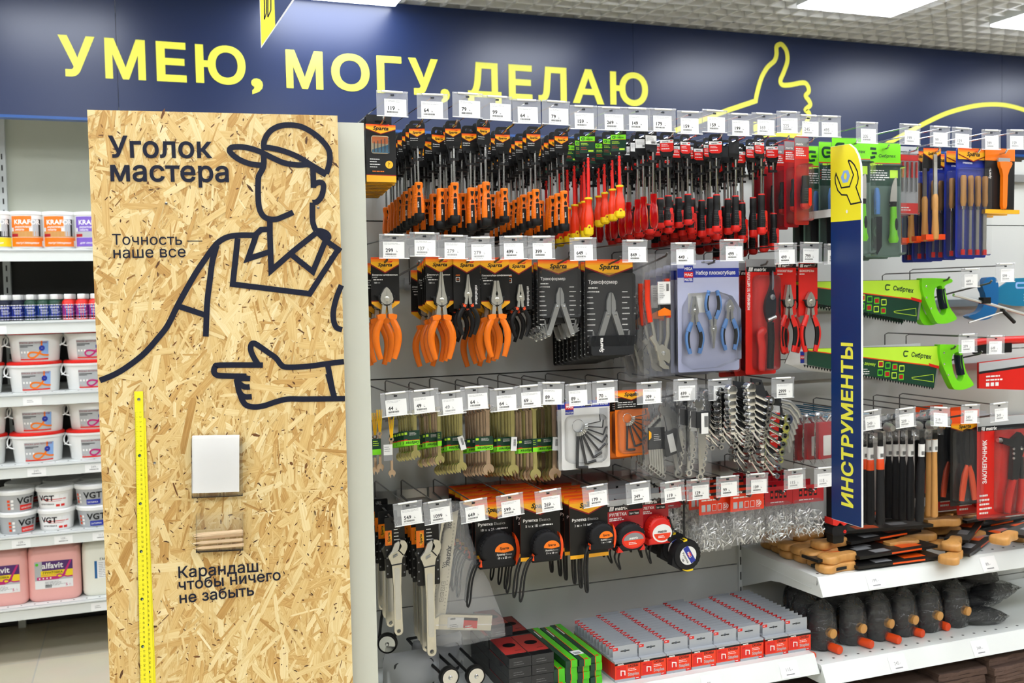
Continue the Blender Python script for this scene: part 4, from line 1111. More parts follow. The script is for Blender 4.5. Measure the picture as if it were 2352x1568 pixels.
def sd_matrix(key, total, hl, card_='m'):
    hg = hanger(.038, .082); st_ = MB(); w = .036
    if card_ == 'm':
        st_.rect(-w / 2, -.0165, w / 2, -.008, -.0001, 'white_card'); st_.text('matrix', -w * .35, -.015, .0058, -.0002, 'print_black', .03, .2); st_.rect(w * .25, -.0125, w * .45, -.0095, -.0002, 'red')
        st_.rect(-w / 2, -.036, w / 2, -.0165, -.0001, 'red'); st_.flat([(-w / 2, -.036), (w / 2, -.036), (w * .3, -.04), (-w * .3, -.04)], -.0001, 'red'); st_.lines(-w * .4, -.022, w * .7, 2, .0035, .0014, -.0003, 'print_white'); st_.lines(-w * .4, -.033, w * .7, 1, .003, .002, -.0003, 'print_white', seed=5)
    else: st_.rect(-w / 2, -.036, w / 2, -.008, -.0001, 'pouch')
    zh = -total + hl; k = hl / .088
    sh = MB(); sh.tube([(0, -.006, -.048), (0, -.006, zh - .004)], .0028, 'chrome', 10)
    ha = MB(); ha.lathe([(.0086, zh - .001), (.0095, zh - .004), (.0098, zh - .022 * k), (.0092, zh - .03 * k), (.0122, zh - .044 * k), (.0132, zh - .058 * k), (.0125, zh - .074 * k)], 'black', 16, (0, -.006, 0))
    for row in range(9):
        for col in range(5):
            q = -.75 + .28 * col; rad = .0127 if row > 2 else .0112; z = zh - (.036 + .0042 * row) * k
            x, y = rad * math.sin(q), -.006 - rad * math.cos(q)
            ha.box((x, y, z), (.0007, .0005, .0010), 'print_grey')
    rg = MB(); rg.lathe([(.0068, zh + .0015), (.0092, zh + .001), (.0094, zh - .0018), (.0085, zh - .003)], 'red', 14, (0, -.006, 0))
    gi = MB(); gi.prism(rrect(.006, zh - .059 * k, .0088, .046 * k, .004, 4), -.0182, -.012, 'red'); gi.text('matrix', .008, zh - .07 * k, .0055, -.0184, 'print_black', .02, .2, ang=math.pi / 2); gi.prism(circ(.006, zh - .075 * k, .0018, 10, .0034), -.0185, -.0183, 'rubber')
    cp = MB(); cp.lathe([(.0126, zh - .072 * k), (.0136, zh - .078 * k), (.0125, zh - .085 * k), (.008, zh - .088 * k), (.001, zh - .0885 * k)], 'red', 16, (0, -.006, 0))
    proto(key, [('hanger', hg, [('printed_sticker', st_)]), ('blade', sh), ('handle', ha, [('collar', rg), ('grip_insert', gi), ('end_cap', cp)])])

# row 1
def L1(hy, by, X, Y):  # hanging length seen between two picture heights
    return (by - hy) * ((Vector((X, Y, 1.8)) - CP).dot(FW)) / FPX
ROW1 = [(900, 212, 119), (992, 218, 64), (1073, 216, 79), (1141, 223, 99), (1208, 231, 64), (1276, 234, 79), (1339, 245, 159), (1402, 248, 269), (1462, 250, 149), (1521, 252, 179), (1583, 258, 159), (1640, 255, 159), (1697, 263, 199), (1753, 262, 169), (1809, 258, 225), (1855, 266, 245), (1904, 268, 495)]
I1 = [(874, 280), (957, 288), (1040, 288), (1110, 285), (1154, 302), (1225, 301), (1289, 306), (1349, 307), (1420, 303), (1495, 303), (1531, 314), (1574, 319), (1643, 318), (1686, 322), (1744, 320), (1773, 330), (1855, 324)]
BOT1 = [0, 505, 511, 518, 510, 517, 530, 541, 500, 522, 518, 516, 534, 532, 538, 573, 0]
W1 = ['black boxed needle files'] + ['orange screwdrivers'] * 6 + ['long red insulated screwdrivers', 'short red insulated screwdrivers', 'clear red screwdrivers'] + ['black and red screwdrivers'] * 6 + ['red carded bit screwdrivers']
SPC = [.0175, .037, .036, .036, .04, .036, .036, .05, .05, .045, .044, .05, .045, .046, .048, .05, .035]
for i, ((tx, ty, pr), (hx, hy)) in enumerate(zip(ROW1, I1)):
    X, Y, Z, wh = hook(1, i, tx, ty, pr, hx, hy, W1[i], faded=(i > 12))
    sl = (CB[1] - Z) / (2.77 - Y)
    n = min(12, int((2.75 - Y) / SPC[i]) + 1)
    if i == 0:
        w, h = WH(849, 286, 917, 418, Y); zt = -(286 - 280) * h / 132
        m = MB(); m.box((0, .007, zt - h / 2), (w, .014, h), 'black_card'); pf = MB()
        hdr_s(pf, w, zt, h * .17, -.0001, w * .17); pf.rect(-w / 2, zt - h, w / 2, zt - h * .88, -.0002, 'amber'); pf.rect(-w / 2, zt - h * .885, w / 2, zt - h * .87, -.0003, 'dark_red')
        pf.flat(rrect(-.002, zt - h * .35, w * .6, h * .31, .006, 3), -.0003, 'kraft'); pf.flat([(-w * .3, zt - h * .49), (w * .28, zt - h * .49), (w * .28, zt - h * .34), (-w * .3, zt - h * .44)], -.0005, 'teal'); pf.flat(rrect(-.002, zt - h * .27, w * .54, h * .12, .003, 3), -.0004, 'orange')
        for k in range(5): pf.rect(-w * .24 + k * w * .12, zt - h * .48, -.0 - w * .24 + k * w * .12 + .0022, zt - h * (.3 - .02 * k), -.0006, 'dark_steel')
        for k in range(4): pf.lines(-w * .38, zt - h * (.61 + k * .045), w * .35, 1, .003, .0018, -.0003, 'print_white', seed=k)
        pf.flat(circ(w * .27, zt - h * .69, w * .13, 18), -.0003, 'amber'); pf.rect(w * .25, zt - h * .74, w * .262, zt - h * .64, -.0005, 'print_black'); pf.rect(w * .26, zt - h * .68, w * .3, zt - h * .67, -.0005, 'print_black'); pf.lines(-w * .3, zt - h * .82, w * .6, 1, .003, .002, -.0003, 'orange')
        win = MB(); win.rbox((-.002, -.0012, zt - h * .35), (w * .6, .0008, h * .31), 'blister', .006)
        tb = MB(); tb.prism(rrect(-.004, zt + .011, w * .85, .024, .003, 2), .0, .0008, 'black_card', holes=[rrect(0, 0, w * .4, .006, .0028, 3)])
        proto('file_box', [('carton', m, [('printed_front', pf), ('window', win)]), ('hang_tab', tb)])
        hang('file_box', 'file_set_box', 'boxed needle file set', wh, 'tool box', 'boxed needle files', X, Y, Z, n, SPC[i], sl, .002, .02)
        continue
    if i == 16:
        w, h = WH(1846, 320, 1880, 512, Y); w *= 1.0
        w = .05; m = card(w, .012, -h, 'maroon_card', r=.005); pf = MB(); pf.rect(-w * .48, -.016, w * .48, .009, -.0001, 'print_grey'); pf.text('matrix', -w * .4, -.012, .009, -.0003, 'print_white', .03, .2); pf.rect(-w * .48, -.05, w * .48, -.016, -.0001, 'red'); pf.lines(-w * .4, -.024, w * .7, 4, .006, .003, -.0003, 'print_white')
        bl = MB(); bl.prism(rrect(.002, -h * .62, w * .8, h * .68, .01, 4), -.026, 0, 'blister')
        ha = MB(); z0 = -h * .42; ha.lathe([(.011, z0), (.0125, z0 - .004), (.0118, z0 - .022), (.0158, z0 - .04), (.0165, z0 - .055), (.0145, z0 - .085), (.006, z0 - .09)], 'black', 16, (.003, -.013, 0), fy=.75); ha.prism(rrect(.008, z0 - .06, .01, .05, .004, 3), -.0268, -.02, 'red'); ha.lathe([(.0168, z0 - .078), (.015, z0 - .088), (.008, z0 - .0935), (.001, z0 - .094)], 'red', 16, (.003, -.013, 0), fy=.75)
        for row in range(8):
            for col in range(4): ha.box((-.008 + col * .003, -.0256 + abs(col - 2) * .0008, z0 - .038 - row * .0045), (.0009, .0006, .0012), 'print_grey')
        proto('bit_driver', [('card', m, [('printed_front', pf)]), ('blister', bl), ('screwdriver_handle', ha)])
        hang('bit_driver', 'bit_screwdriver_pack', 'red carded bit screwdriver', wh, 'tool pack', 'red carded bit screwdrivers', X - .02, Y, Z, 5, .05, sl, .004, .05)
        continue
    tot = L1(hy, BOT1[i], X, Y)
    key = 'sd%d' % i
    if 1 <= i <= 6: sd_orange(key, tot, [0, .094, .100, .110, .088, .094, .105][i]); nm = 'orange-handled screwdriver'; gr = 'orange screwdrivers'
    elif i in (7, 8): sd_vde(key, tot, .098 if i == 7 else .083); nm = ('long' if i == 7 else 'short') + ' red insulated screwdriver'; gr = 'red insulated screwdrivers'
    elif i == 9: sd_clear(key, tot, .088); nm = 'screwdriver with clear red handle'; gr = 'clear red screwdrivers'
    else: sd_matrix(key, tot, [.081, .084, .104, .1, .113, .104][i - 10], 'g' if i == 13 else 'm'); nm = 'black and red screwdriver'; gr = 'black and red screwdrivers'
    hang(key, 'screwdriver', nm, wh, 'screwdriver', gr, X, Y, Z, n, SPC[i], sl, .005, .3 if i < 7 else .35)
    if i in (2, 3): hang(key, 'screwdriver', 'orange-handled screwdriver squeezed in beside', wh, 'screwdriver', gr, X - .028, Y + .03, Z - .012, max(3, n - 4), .07, sl, .004, .3)
    if i in (12,):
        p = atX(1604, 331, X); sd_matrix('sd12b', L1(331, 537, X, p.y), .1); hang('sd12b', 'screwdriver', 'black and red screwdriver farther in', wh, 'screwdriver', gr, X, p.y + .008, p.z, 4, .05, sl, .004, .3, x_off=-.02)
    if i in (10, 11, 13, 14): hang(key, 'screwdriver', 'black and red screwdriver hanging lower', wh, 'screwdriver', gr, X - .03, Y + .05, Z - .02, 5, .06, sl, .006, .3)
# green carded blisters left and right of the navy sign, and the right bay's top row
RB = ', right bay'
def green_pack(key, Y, tool):
    w, h = WH(1988, 329, 2071, 597, Y)
    m = card(w, .016, -h + .016, 'sage', r=.006); pf = MB(); pf.rect(-w * .48, -h * .33, w * .48, -h * .15, -.00005, 'dark_green'); hdr_g(pf, w, .014, h * .17, -.0001, h * .05); pf.lines(-w * .42, -h * .2, w * .7, 5, h * .02, h * .008, -.0003, 'print_white'); pf.lines(-w * .4, -h * .155, w * .6, 1, .006, .005, -.0003, 'lime_yellow')
    for k in range(4): pf.flat(circ(-w * .45, -h * .2 - k * h * .022, .002, 8), -.0003, 'red')
    pf.rect(w * .2, -h * .26, w * .42, -h * .19, -.0004, 'lime_yellow')
    bl = MB(); bl.prism(rrect(0, -h * .55, w * .92, h * .78, .012, 4), -.03, 0, 'blister')
    kn = MB(); x = w * .2; z = -h * .5
    kn.prism(smooth([(x - .012, z), (x - .008, z + h * .12), (x, z + h * .2), (x + .012, z + h * .24), (x + .014, z + h * .1), (x + .012, z)], 3), -.014, -.0125, 'satin_steel')
    kn.lathe([(.011, z - .004), (.012, z), (.012, z + .01)], 'black', 12, (x, -.013, 0), fy=.7)
    hd = MB(); hd.lathe([(.0095, z - .005), (.011, z - h * .12), (.012, z - h * .25), (.016, z - h * .3), (.012, z - h * .33)], 'lime', 14, (x, -.014, 0), fy=.8); hd.prism(circ(x + .003, z - h * .17, .005, 10, .018), -.0245, -.02, 'dark_steel')
    tr = MB(); x = -w * .24
    tr.lathe([(.0085, -h * .58), (.0095, -h * .42), (.006, -h * .36), (.003, -h * .35)], 'soft_blue', 12, (x, -.012, 0)); tr.prism([(x - .018, -h * .6), (x + .018, -h * .6), (x + .016, -h * .86), (x, -h * .93), (x - .016, -h * .86)], -.013, -.0115, 'dark_steel')
    proto(key, [('card', m, [('printed_front', pf)]), ('blister', bl), ('knife_blade', kn), ('knife_handle', hd), ('trowel', tr)])
ROWR = [(1990, 283, 205), (2089, 287, 199), (2158, 292, 99), (2208, 295, 129), (2275, 300, 399), (2333, 300, 159)]
IR = [(1955, 329), (2027, 340), (2087, 346), (2141, 348), (2235, 349), (2297, 350)]
WR = ['green carded knife sets', 'green carded knife sets', 'needle files in a narrow sleeve', 'wooden-handled rasps', 'blue pouches of chisels', 'orange scrapers']
for i, ((tx, ty, pr), (hx, hy)) in enumerate(zip(ROWR, IR)):
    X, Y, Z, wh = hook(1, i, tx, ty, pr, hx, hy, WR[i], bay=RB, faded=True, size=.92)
    sl = (1.878 - Z) / (2.77 - Y)
    if i in (0, 1):
        if i == 0: green_pack('green_pack', Y, 0)
        hang('green_pack', 'knife_set_pack', 'green carded knife set', wh, 'tool pack', 'green carded knife sets', X, Y, Z, 4 if i == 0 else 3, .06, sl, .01, .04, x_off=0)
    if i == 2:
        w, h = WH(2073, 337, 2117, 492, Y); m = card(w, .012, -h + .012, 'tub_grey'); pf = MB(); pf.rect(-w / 2, -.03, w / 2, -.012, -.0002, 'red'); pf.rect(-w / 2, -h + .014, w / 2, -h + .045, -.0002, 'red'); pf.lines(-w * .35, -h + .03, w * .6, 2, .007, .003, -.0003, 'print_white'); pf.text('matrix', -w * .4, -.006, .008, -.0003, 'print_black', .03, .2)
        tl = MB()
        for k in range(4): x = -w * .34 + k * w * .23; tl.tube([(x, -.005, -.034), (x, -.005, -.08)], .0034, 'red', 8); tl.tube([(x, -.005, -.08), (x, -.005, -.122)], .0022, 'chrome', 8)
        bl = MB(); bl.prism(rrect(0, -h * .5, w * .94, h * .9, .006, 3), -.01, 0, 'blister')
        proto('file_sleeve', [('card', m, [('printed_front', pf)]), ('files', tl), ('sleeve', bl)]); hang('file_sleeve', 'file_set_pack', 'narrow red file sleeve', wh, 'tool pack', 'narrow file sleeves', X, Y, Z, 4, .035, sl)
    if i == 3:
        w, h = WH(2118, 341, 2157, 553, Y); m = card(w, .012, -.05, 'black_card'); pf = MB(); hdr_s(pf, w, .01, .035, -.0002, w * .16)
        tl = MB(); z0 = -h * .5; tl.lathe([(.006, z0 + .01), (.009, z0), (.0085, z0 - h * .2), (.0105, z0 - h * .38), (.009, z0 - h * .45), (.002, z0 - h * .46)], 'wood', 14, (0, -.012, 0)); bl = MB(); bl.box((0, -.012, z0 * .55), (.012, .005, -z0 * .95), 'satin_steel')
        bs = MB(); bs.box((0, -.004, -h + .02), (w * 1.1, .02, .016), 'deep_orange')
        proto('rasp', [('card', m, [('printed_front', pf)]), ('rasp_blade', bl), ('wooden_handle', tl), ('card_foot', bs)]); hang('rasp', 'rasp', 'wooden-handled rasp', wh, 'rasp', 'wooden-handled rasps', X, Y, Z, 6, .05, sl, .012)
    if i == 4:
        w, h = WH(2202, 342, 2272, 592, Y); m = MB(); m.rbox((0, .006, -h / 2 + .01), (w, .004, h), 'royal', .006); cd = MB(); cd.prism(rrect(0, -.006, w, .034, .003, 2), -.001, .0005, 'amber', holes=[rrect(0, 0, w * .3, .007, .003, 3)]); hdr_s(cd, w, .01, .04, -.0012, w * .14)
        cd.text('стамески', -w * .35, -.036, .008, -.0014, 'print_white', .01)
        tls = []; 
        for k in range(4):
            x = -w * .36 + k * w * .24; t_ = MB(); t_.lathe([(.006, -h * .22), (.0085, -h * .24), (.0078, -h * .36), (.0088, -h * .46), (.006, -h * .5)], 'wood', 12, (x, -.006, 0)); t_.tube([(x, -.006, -h * .5), (x, -.006, -h * .53)], .0065, 'chrome', 10); t_.box((x, -.006, -h * .72), (.006 + .0025 * k, .003, h * .38), 'satin_steel'); t_.box((x, -.006, -h * .92), (.01 + .001 * k, .006, .016), 'red'); tls.append(('chisel', t_))
        bl = MB(); bl.rbox((0, -.009, -h * .55), (w * .98, .018, h * .8), 'blister', .008)
        proto('chisels', [('pouch', m, [('printed_header', cd)])] + tls + [('clear_cover', bl)]); hang('chisels', 'chisel_set', 'blue chisel pouch', wh, 'chisel set', 'chisel sets', X, Y, Z, 5, .055, sl, .012, .05)
    if i == 5:
        w, h = WH(2275, 350, 2340, 500, Y); m = card(w, .012, -h + .012, 'black_card'); pf = MB(); pf.rect(-w / 2, -.025, w / 2, .012, -.0002, 'orange'); pf.text('Sparta', -w * .3, -.08, .012, -.0003, 'print_white', .03, .2, ang=math.pi / 2)
        tl = MB(); tl.prism(smooth([(-.016, -.03), (.028, -.03), (.026, -.045), (.014, -.07), (.012, -h + .035), (.004, -h + .028), (-.004, -h + .035), (-.004, -.07), (-.014, -.045), (-.016, -.03)], 2), -.018, -.006, 'orange'); b2 = MB(); b2.box((.006, -.008, -.024), (.044, .006, .012), 'steel'); ft = MB(); ft.box((0, -.006, -h + .018), (w * 1.15, .014, .012), 'amber')
        proto('scraper', [('card', m, [('printed_front', pf)]), ('scraper_handle', tl), ('blade_holder', b2), ('card_foot', ft)]); hang('scraper', 'scraper', 'orange-handled scraper', wh, 'scraper', 'orange scrapers', X, Y, Z, 5, .05, sl)

# --- row 2: carded pliers, multitools, snips -----------------------------------
def plier_parts(kind, k, hmat, hmat2=None, steel='satin_steel', spread=1.0, y=-.008):
    """head and two curved grips; pivot at the origin, k scales a 160 mm pair"""
    hd = MB(); jl = {'side': .026, 'flat': .044, 'nose': .064, 'combi': .046}[kind]
    for s in (-1, 1):
        if kind == 'side': o = [(0, jl), (s * .006, jl * .8), (s * .012, jl * .4), (s * .0145, 0), (s * .012, -.012), (s * .0005, -.014), (s * .0004, 0)]
        elif kind == 'nose': o = [(s * .0006, jl), (s * .0026, jl), (s * .0075, jl * .35), (s * .0125, .004), (s * .013, -.008), (s * .008, -.016), (s * .0006, -.012)]
        else: o = [(s * .0006, jl), (s * .0055, jl), (s * .0105, jl * .4), (s * .0135, .004), (s * .014, -.008), (s * .009, -.016), (s * .0006, -.012), (s * .0006, .008), (s * .003, .013), (s * .0006, .02)]
        hd.prism([(a * k, b * k) for a, b in o], y - .005 * k, y + .005 * k, steel)
        # shank down to the grip
        hd.prism([(a * k, b * k) for a, b in [(s * .001, -.01), (s * .010, -.012), (s * .0125, -.03), (s * .014 * spread, -.045), (s * .0055 * spread, -.045), (s * .003, -.03)]], y - .004 * k, y + .004 * k, steel)
    hd.lathe([(.0055 * k, .0048 * k), (.0055 * k, .0062 * k), (.004 * k, .0068 * k), (.0005, .0068 * k)], steel, 16, (0, y, 0), axis='y')
    grips = []
    for s in (-1, 1):
        g = MB(); P = smooth([(s * .0095, -.036), (s * .015 * spread, -.05), (s * .0235 * spread, -.07), (s * .0255 * spread, -.09), (s * .022 * spread, -.112), (s * .0155 * spread, -.134)], 4)
        n = len(P); r = [(.0062 + .0022 * math.sin(math.pi * min(1, i / n * 1.1))) * k for i in range(n)]
        if hmat2:
            g.tube([(a * k, y, b * k) for a, b in P], [q * .96 for q in r], hmat2, 10, flat=.8)
            sub = P[: int(n * .42)]; g.tube([((a + s * .0012) * k, y - .0012, b * k) for a, b in sub], [q * 1.02 for q in r[:len(sub)]], hmat, 10, flat=.8)
            sub = P[int(n * .35):]; g.tube([((a + s * .0035) * k, y - .0015, b * k) for a, b in sub], [q * .66 for q in r[int(n * .35):]], hmat, 8, flat=1.0)
            sub = P[int(n * .82):]; g.tube([(a * k, y - .0012, b * k) for a, b in sub], [q * 1.0 for q in r[int(n * .82):]], hmat, 10, flat=.8)
        else:
            g.tube([(a * k, y, b * k) for a, b in P], r, hmat, 10, flat=.8)
            g.prism([(a * k, b * k) for a, b in [(s * .0025, -.034), (s * .013, -.033), (s * .0225 * max(1, spread), -.036), (s * .0215, -.045), (s * .009, -.046), (s * .003, -.042)]], y - .0062 * k, y + .0062 * k, hmat)
        grips.append(('grip', g))
    return hd, grips
def plier_shift(mb, dx, dz):
    mb.v = [(a + dx, b, c + dz) for a, b, c in mb.v]; return mb
def clip_ring(z, k=1.0, y=-.008):
    m = MB(); P = [(-.022 * k, z + .004), (-.014 * k, z + .006)] ; m.box((-.018 * k, y - .001, z + .004), (.012 * k, .004, .0035), 'black'); m.box((.018 * k, y - .001, z + .004), (.012 * k, .004, .0035), 'black')
    m.tube([(-.016 * k, y - .001, z + .004)] + [(.0165 * k * math.cos(q), y - .002, z + .0165 * k * math.sin(q)) for q in [math.pi + i * math.pi / 10 for i in range(11)]] + [(.016 * k, y - .001, z + .004)], .0034 * k, 'black', 8)
    return m
ROW2 = [(905, 540, 299), (974, 536, 137), (1040, 542, 279), (1102, 546, 279), (1178, 544, 499), (1242, 544, 399), (1338, 548, 649), (1457, 553, 849), (1568, 559, 449), (1679, 552, 499), (1803, 560, 499), (1862, 558, 799), (1916, 562, 599)]
I2 = [(884, 598), (957, 606), (1010, 597), (1072, 599), (1136, 598), (1191, 601), (1282, 602), (1399, 603), (1511, 593), (1627, 603), (1748, 606), (1806, 610), (1856, 610)]
W2 = ['orange side cutters', 'nothing yet', 'orange long-nose pliers', 'black mini long-nose pliers', 'orange flat pliers', 'black mini flat pliers', 'small multitools', 'large multitools', 'bagged pump pliers', 'three-plier sets', 'red tin snips', 'red combination pliers', 'red side cutters']
def sparta_card(w, h, title, mini=False):
    m = card(w, .008, -h, 'black_card', r=.002); pf = MB(); hdr_s(pf, w, .008, w * .56, -.0001, w * .165)
    m.prism(rrect(0, .0, 0.0001, .0001, .00004, 1), .0003, .0004, 'black_card')
    if not mini:
        pf.text(title, -w * .46, -w * .52, w * .075, -.0003, 'print_white', .02); pf.text('CLASSIC', -w * .46, -w * .6, w * .05, -.0003, 'print_white'); pf.lines(-w * .42, -w * .68, w * .5, 1, .004, w * .03, -.0003, 'print_white'); pf.text('160 мм', -w * .4, -w * .79, w * .065, -.0003, 'print_white', .02)
        pf.flat([(-w / 2, -h), (w / 2, -h), (w / 2, -h + w * .07), (0, -h - .0), (-w / 2, -h + w * .07)], -.0002, 'amber'); 
        pf.flat([(-w / 2, -h + w * .09), (w / 2, -h + w * .09), (w / 2, -h + w * .06), (-w / 2, -h + w * .06)], -.0003, 'dark_red'); pf.flat([(-w / 2, -h + w * .06), (w / 2, -h + w * .06), (w / 2, -h), (-w / 2, -h)], -.0003, 'amber')
        tail = MB(); tail.prism([(-w / 2, -h), (w / 2, -h), (w * .12, -h - w * .26), (-w * .12, -h - w * .26)], .0001, .0011, 'amber')
    else:
        pf.text('mini', -w * .42, -w * .53, w * .09, -.0003, 'orange', .01, .2); pf.flat(rrect(-w * .34, -w * .66, w * .15, w * .16, .001, 2), -.0003, 'print_white'); pf.flat(rrect(-w * .34, -w * .66, w * .125, w * .135, .001, 2), -.0004, 'print_black'); pf.text('130', -w * .395, -w * .68, w * .06, -.0005, 'orange', .02); pf.lines(w * .3, -w * .9, w * .1, 14, w * .05, w * .03, -.0003, 'print_white')
        tail = None
    return m, pf, tail
for i, ((tx, ty, pr), (hx, hy)) in enumerate(zip(ROW2, I2)):
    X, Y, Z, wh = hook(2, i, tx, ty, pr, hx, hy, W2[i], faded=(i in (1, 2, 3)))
    sl = (CB[2] - Z) / (2.77 - Y); key = 'r2_%d' % i
    if i in (0, 1, 2, 4):
        w, h = WH(hx - 33, hy - 8, hx + 32, hy + 118, Y); kind = {0: 'side', 1: 'nose', 2: 'nose', 4: 'flat'}[i]
        m, pf, tl = sparta_card(w, h * .78 if i else h * .78, {0: 'Бокорезы шлифованные', 1: 'Длинногубцы прямые', 2: 'Длинногубцы прямые', 4: 'Плоскогубцы шлифованные'}[i])
        zp = -{0: 88, 1: 92, 2: 92, 4: 90}[i] * L1(0, 1, X, Y)
        hd, gr = plier_parts(kind, 1.12, 'orange'); plier_shift(hd, 0, zp); [plier_shift(g, 0, zp) for _, g in gr]
        proto(key, [('card', m, [('printed_front', pf), ('card_tail', tl)]), ('head', hd)] + gr + [('clip_ring', clip_ring(zp + .004, 1.15))])
        if i == 1: continue
        nm = {0: 'orange-gripped side cutters', 1: 'orange-gripped long-nose pliers', 2: 'orange-gripped long-nose pliers', 4: 'orange-gripped flat pliers'}[i]
        hang(key, 'pliers', nm, wh, 'pliers', 'orange-gripped pliers', X, Y, Z, {0: 3, 2: 5, 4: 5}[i], {0: .07, 2: (0, .014, .05, .069, .163), 4: (0, .05, .09, .13, .2)}[i], sl, .004, .05)
    elif i in (3, 5):
        w, h = WH(hx - 30, hy - 8, hx + 31, hy + 110, Y); m, pf, tl = sparta_card(w, h * .93, '', True)
        zp = -76 * L1(0, 1, X, Y) if i == 3 else -82 * L1(0, 1, X, Y)
        hd, gr = plier_parts('nose' if i == 3 else 'flat', .78, 'black', spread=1.25); plier_shift(hd, 0, zp); [plier_shift(g, 0, zp) for _, g in gr]
        rings = MB()
        for s in (-1, 1): rings.tube([(s * .0085, -.008, zp - .027), (s * .0115, -.008, zp - .033)], .0062, 'deep_orange', 10)
        proto(key, [('card', m, [('printed_front', pf)]), ('head', hd)] + gr + [('collars', rings)])
        hang(key, 'pliers', 'mini black pliers with ' + ('long jaws' if i == 3 else 'short jaws'), wh, 'pliers', 'black-gripped mini pliers', X, Y, Z, 4, .05, sl, .004, .05)
    elif i in (6, 7):
        bx = (1237.5, 594, 1335, 745) if i == 6 else (1339.5, 593, 1453, 819)
        w, h = WH(*bx, Y); zt = (hy - bx[1]) * L1(0, 1, X, Y)
        m = MB(); m.prism(rrect(0, zt - h / 2, w * .96, h * .97, .006, 3), 0, .0012, 'black_card', holes=[rrect(0, 0, w * .3, .007, .003, 3)])
        pf = MB(); hdr_s(pf, w * .95, zt - .003, w * .32, -.0001, w * .13); pf.text('Трансформер', -w * .42, zt - w * .46, w * .085, -.0003, 'print_white', .02); pf.lines(-w * .42, zt - w * .55, w * .28, 2, w * .07, w * .025, -.0003, 'print_white')
        for s in (-1, 1): pf.lines(-w * .44 if s < 0 else w * .26, zt - w * .62, w * .16, 9 if i == 6 else 12, w * .1, w * .018, -.0003, 'print_white', seed=3 + s)
        dome = MB(); dome.prism(rrect(0, zt - h * .52, w * .92, h * .74, .01, 4), -.022, -.001, 'blister'); fl = MB(); fl.prism(rrect(0, zt - h / 2, w, h, .007, 3), .0014, .002, 'blister')
        k = w / .105; zc_ = zt - (h * .62 if i == 6 else h * .36)
        zc_ = zt - w * 1.02
        hd = MB()
        for s in (-1, 1): hd.prism([(s * .0006 * k, zc_ + .042 * k), (s * .004 * k, zc_ + .04 * k), (s * .009 * k, zc_ + .026 * k), (s * .01 * k, zc_ + .01 * k), (s * .006 * k, zc_), (s * .0006 * k, zc_)], -.013, -.006, 'steel')
        hs_ = []
        for s in (-1, 1):
            g = MB(); a = (s * .006 * k, zc_ + .004 * k); b = (s * .03 * k, zc_ - .066 * k); d = Vector((b[0] - a[0], b[1] - a[1])).normalized(); nn = Vector((-d.y, d.x)) * .0055 * k
            q = [(a[0] - nn.x, a[1] - nn.y), (b[0] - nn.x, b[1] - nn.y), (b[0] + d.x * .004 * k, b[1] + d.y * .004 * k), (b[0] + nn.x, b[1] + nn.y), (a[0] + nn.x, a[1] + nn.y)]
            g.prism(q, -.015, -.004, 'steel'); g.lathe([(.003 * k, .0), (.003 * k, .001), (.001, .0015)], 'chrome', 10, (a[0] + d.x * .008, -.015, a[1] + d.y * .008), axis='y'); g.lathe([(.003 * k, .0), (.003 * k, .001), (.001, .0015)], 'chrome', 10, (b[0], -.015, b[1]), axis='y'); hs_.append(('tool_handle', g))
            f = MB()
            for j, (an, ln) in enumerate(((98, .03), (116, .022), (136, .017), (156, .015), (20, 0))):
                if not ln: continue
                an = R(an if s < 0 else 180 - an); e = Vector((math.cos(an), math.sin(an))); pn = Vector((-e.y, e.x)) * .0022 * k; e *= ln * k
                c0 = Vector((b[0] + s * .004 * k, b[1] + .004 * k)); f.prism([tuple(c0 - pn), tuple(c0 + e - pn * .7), tuple(c0 + e * 1.08), tuple(c0 + e * .9 + pn), tuple(c0 + pn)], -.013 + j * .0015, -.0118 + j * .0015, 'chrome')
            hs_.append(('fold_out_tools', f))
        ex = []
        if i == 7:
            po = MB(); po.rbox((0, -.012, zt - h * .88), (w * .86, .02, h * .2), 'pouch', .008); po.text('Sparta', -w * .2, zt - h * .95, w * .1, -.0224, 'print_white', .03, .2, ang=math.pi / 2); ex = [('belt_pouch', po)]
        proto(key, [('card', m, [('printed_front', pf)]), ('blister', dome), ('blister_flange', fl), ('plier_head', hd)] + hs_ + ex)
        hang(key, 'multitool_pack', ('small' if i == 6 else 'large') + ' multitool on black card', wh, 'multitool', 'multitools in blisters', X, Y, Z, 4 if i == 6 else 9, .03, sl, .002, .015)
    elif i == 8:
        w, h = WH(1478, 582, 1540, 864, Y)
        zt = .012
        def pillow(w, h, t, zt, seed, mat='clear_bag', nx=7, nz=12, skew=0):
            r = random.Random(seed); m = MB()
            for s in (-1, 1):
                vs = []
                for j in range(nz + 1):
                    for ii in range(nx + 1):
                        u = ii / nx; v = j / nz; e = math.sin(math.pi * u) ** .6 * math.sin(math.pi * min(1, v * 1.08)) ** .5 if 0 < v < .93 else 0
                        pin = 1 - .1 * math.exp(-v * 14)
                        vs.append(((u - .5) * w * pin + r.uniform(-.0012, .0012) + skew * v, s * (t / 2) * e + r.uniform(-.0022, .0022) * (e > .1), zt - h * v + r.uniform(-.002, .002) * (0 < j)))
                fs = []
                for j in range(nz):
                    for ii in range(nx):
                        a = j * (nx + 1) + ii; q = (a, a + nx + 1, a + nx + 2, a + 1); fs.append(q if s < 0 else q[::-1])
                m.add(vs, fs, mat)
            return m
        bg = pillow(w * 1.15, h, .03, zt, 4)
        k = h / .3
        bd = MB()
        bd.tube(smooth([(-w * .33, -.004, -.19 * k), (-w * .1, -.004, -.215 * k), (.0, -.004, -.245 * k), (.012, -.004, -.262 * k)], 4), [.008] * 13, 'satin_steel', 8, flat=.6)
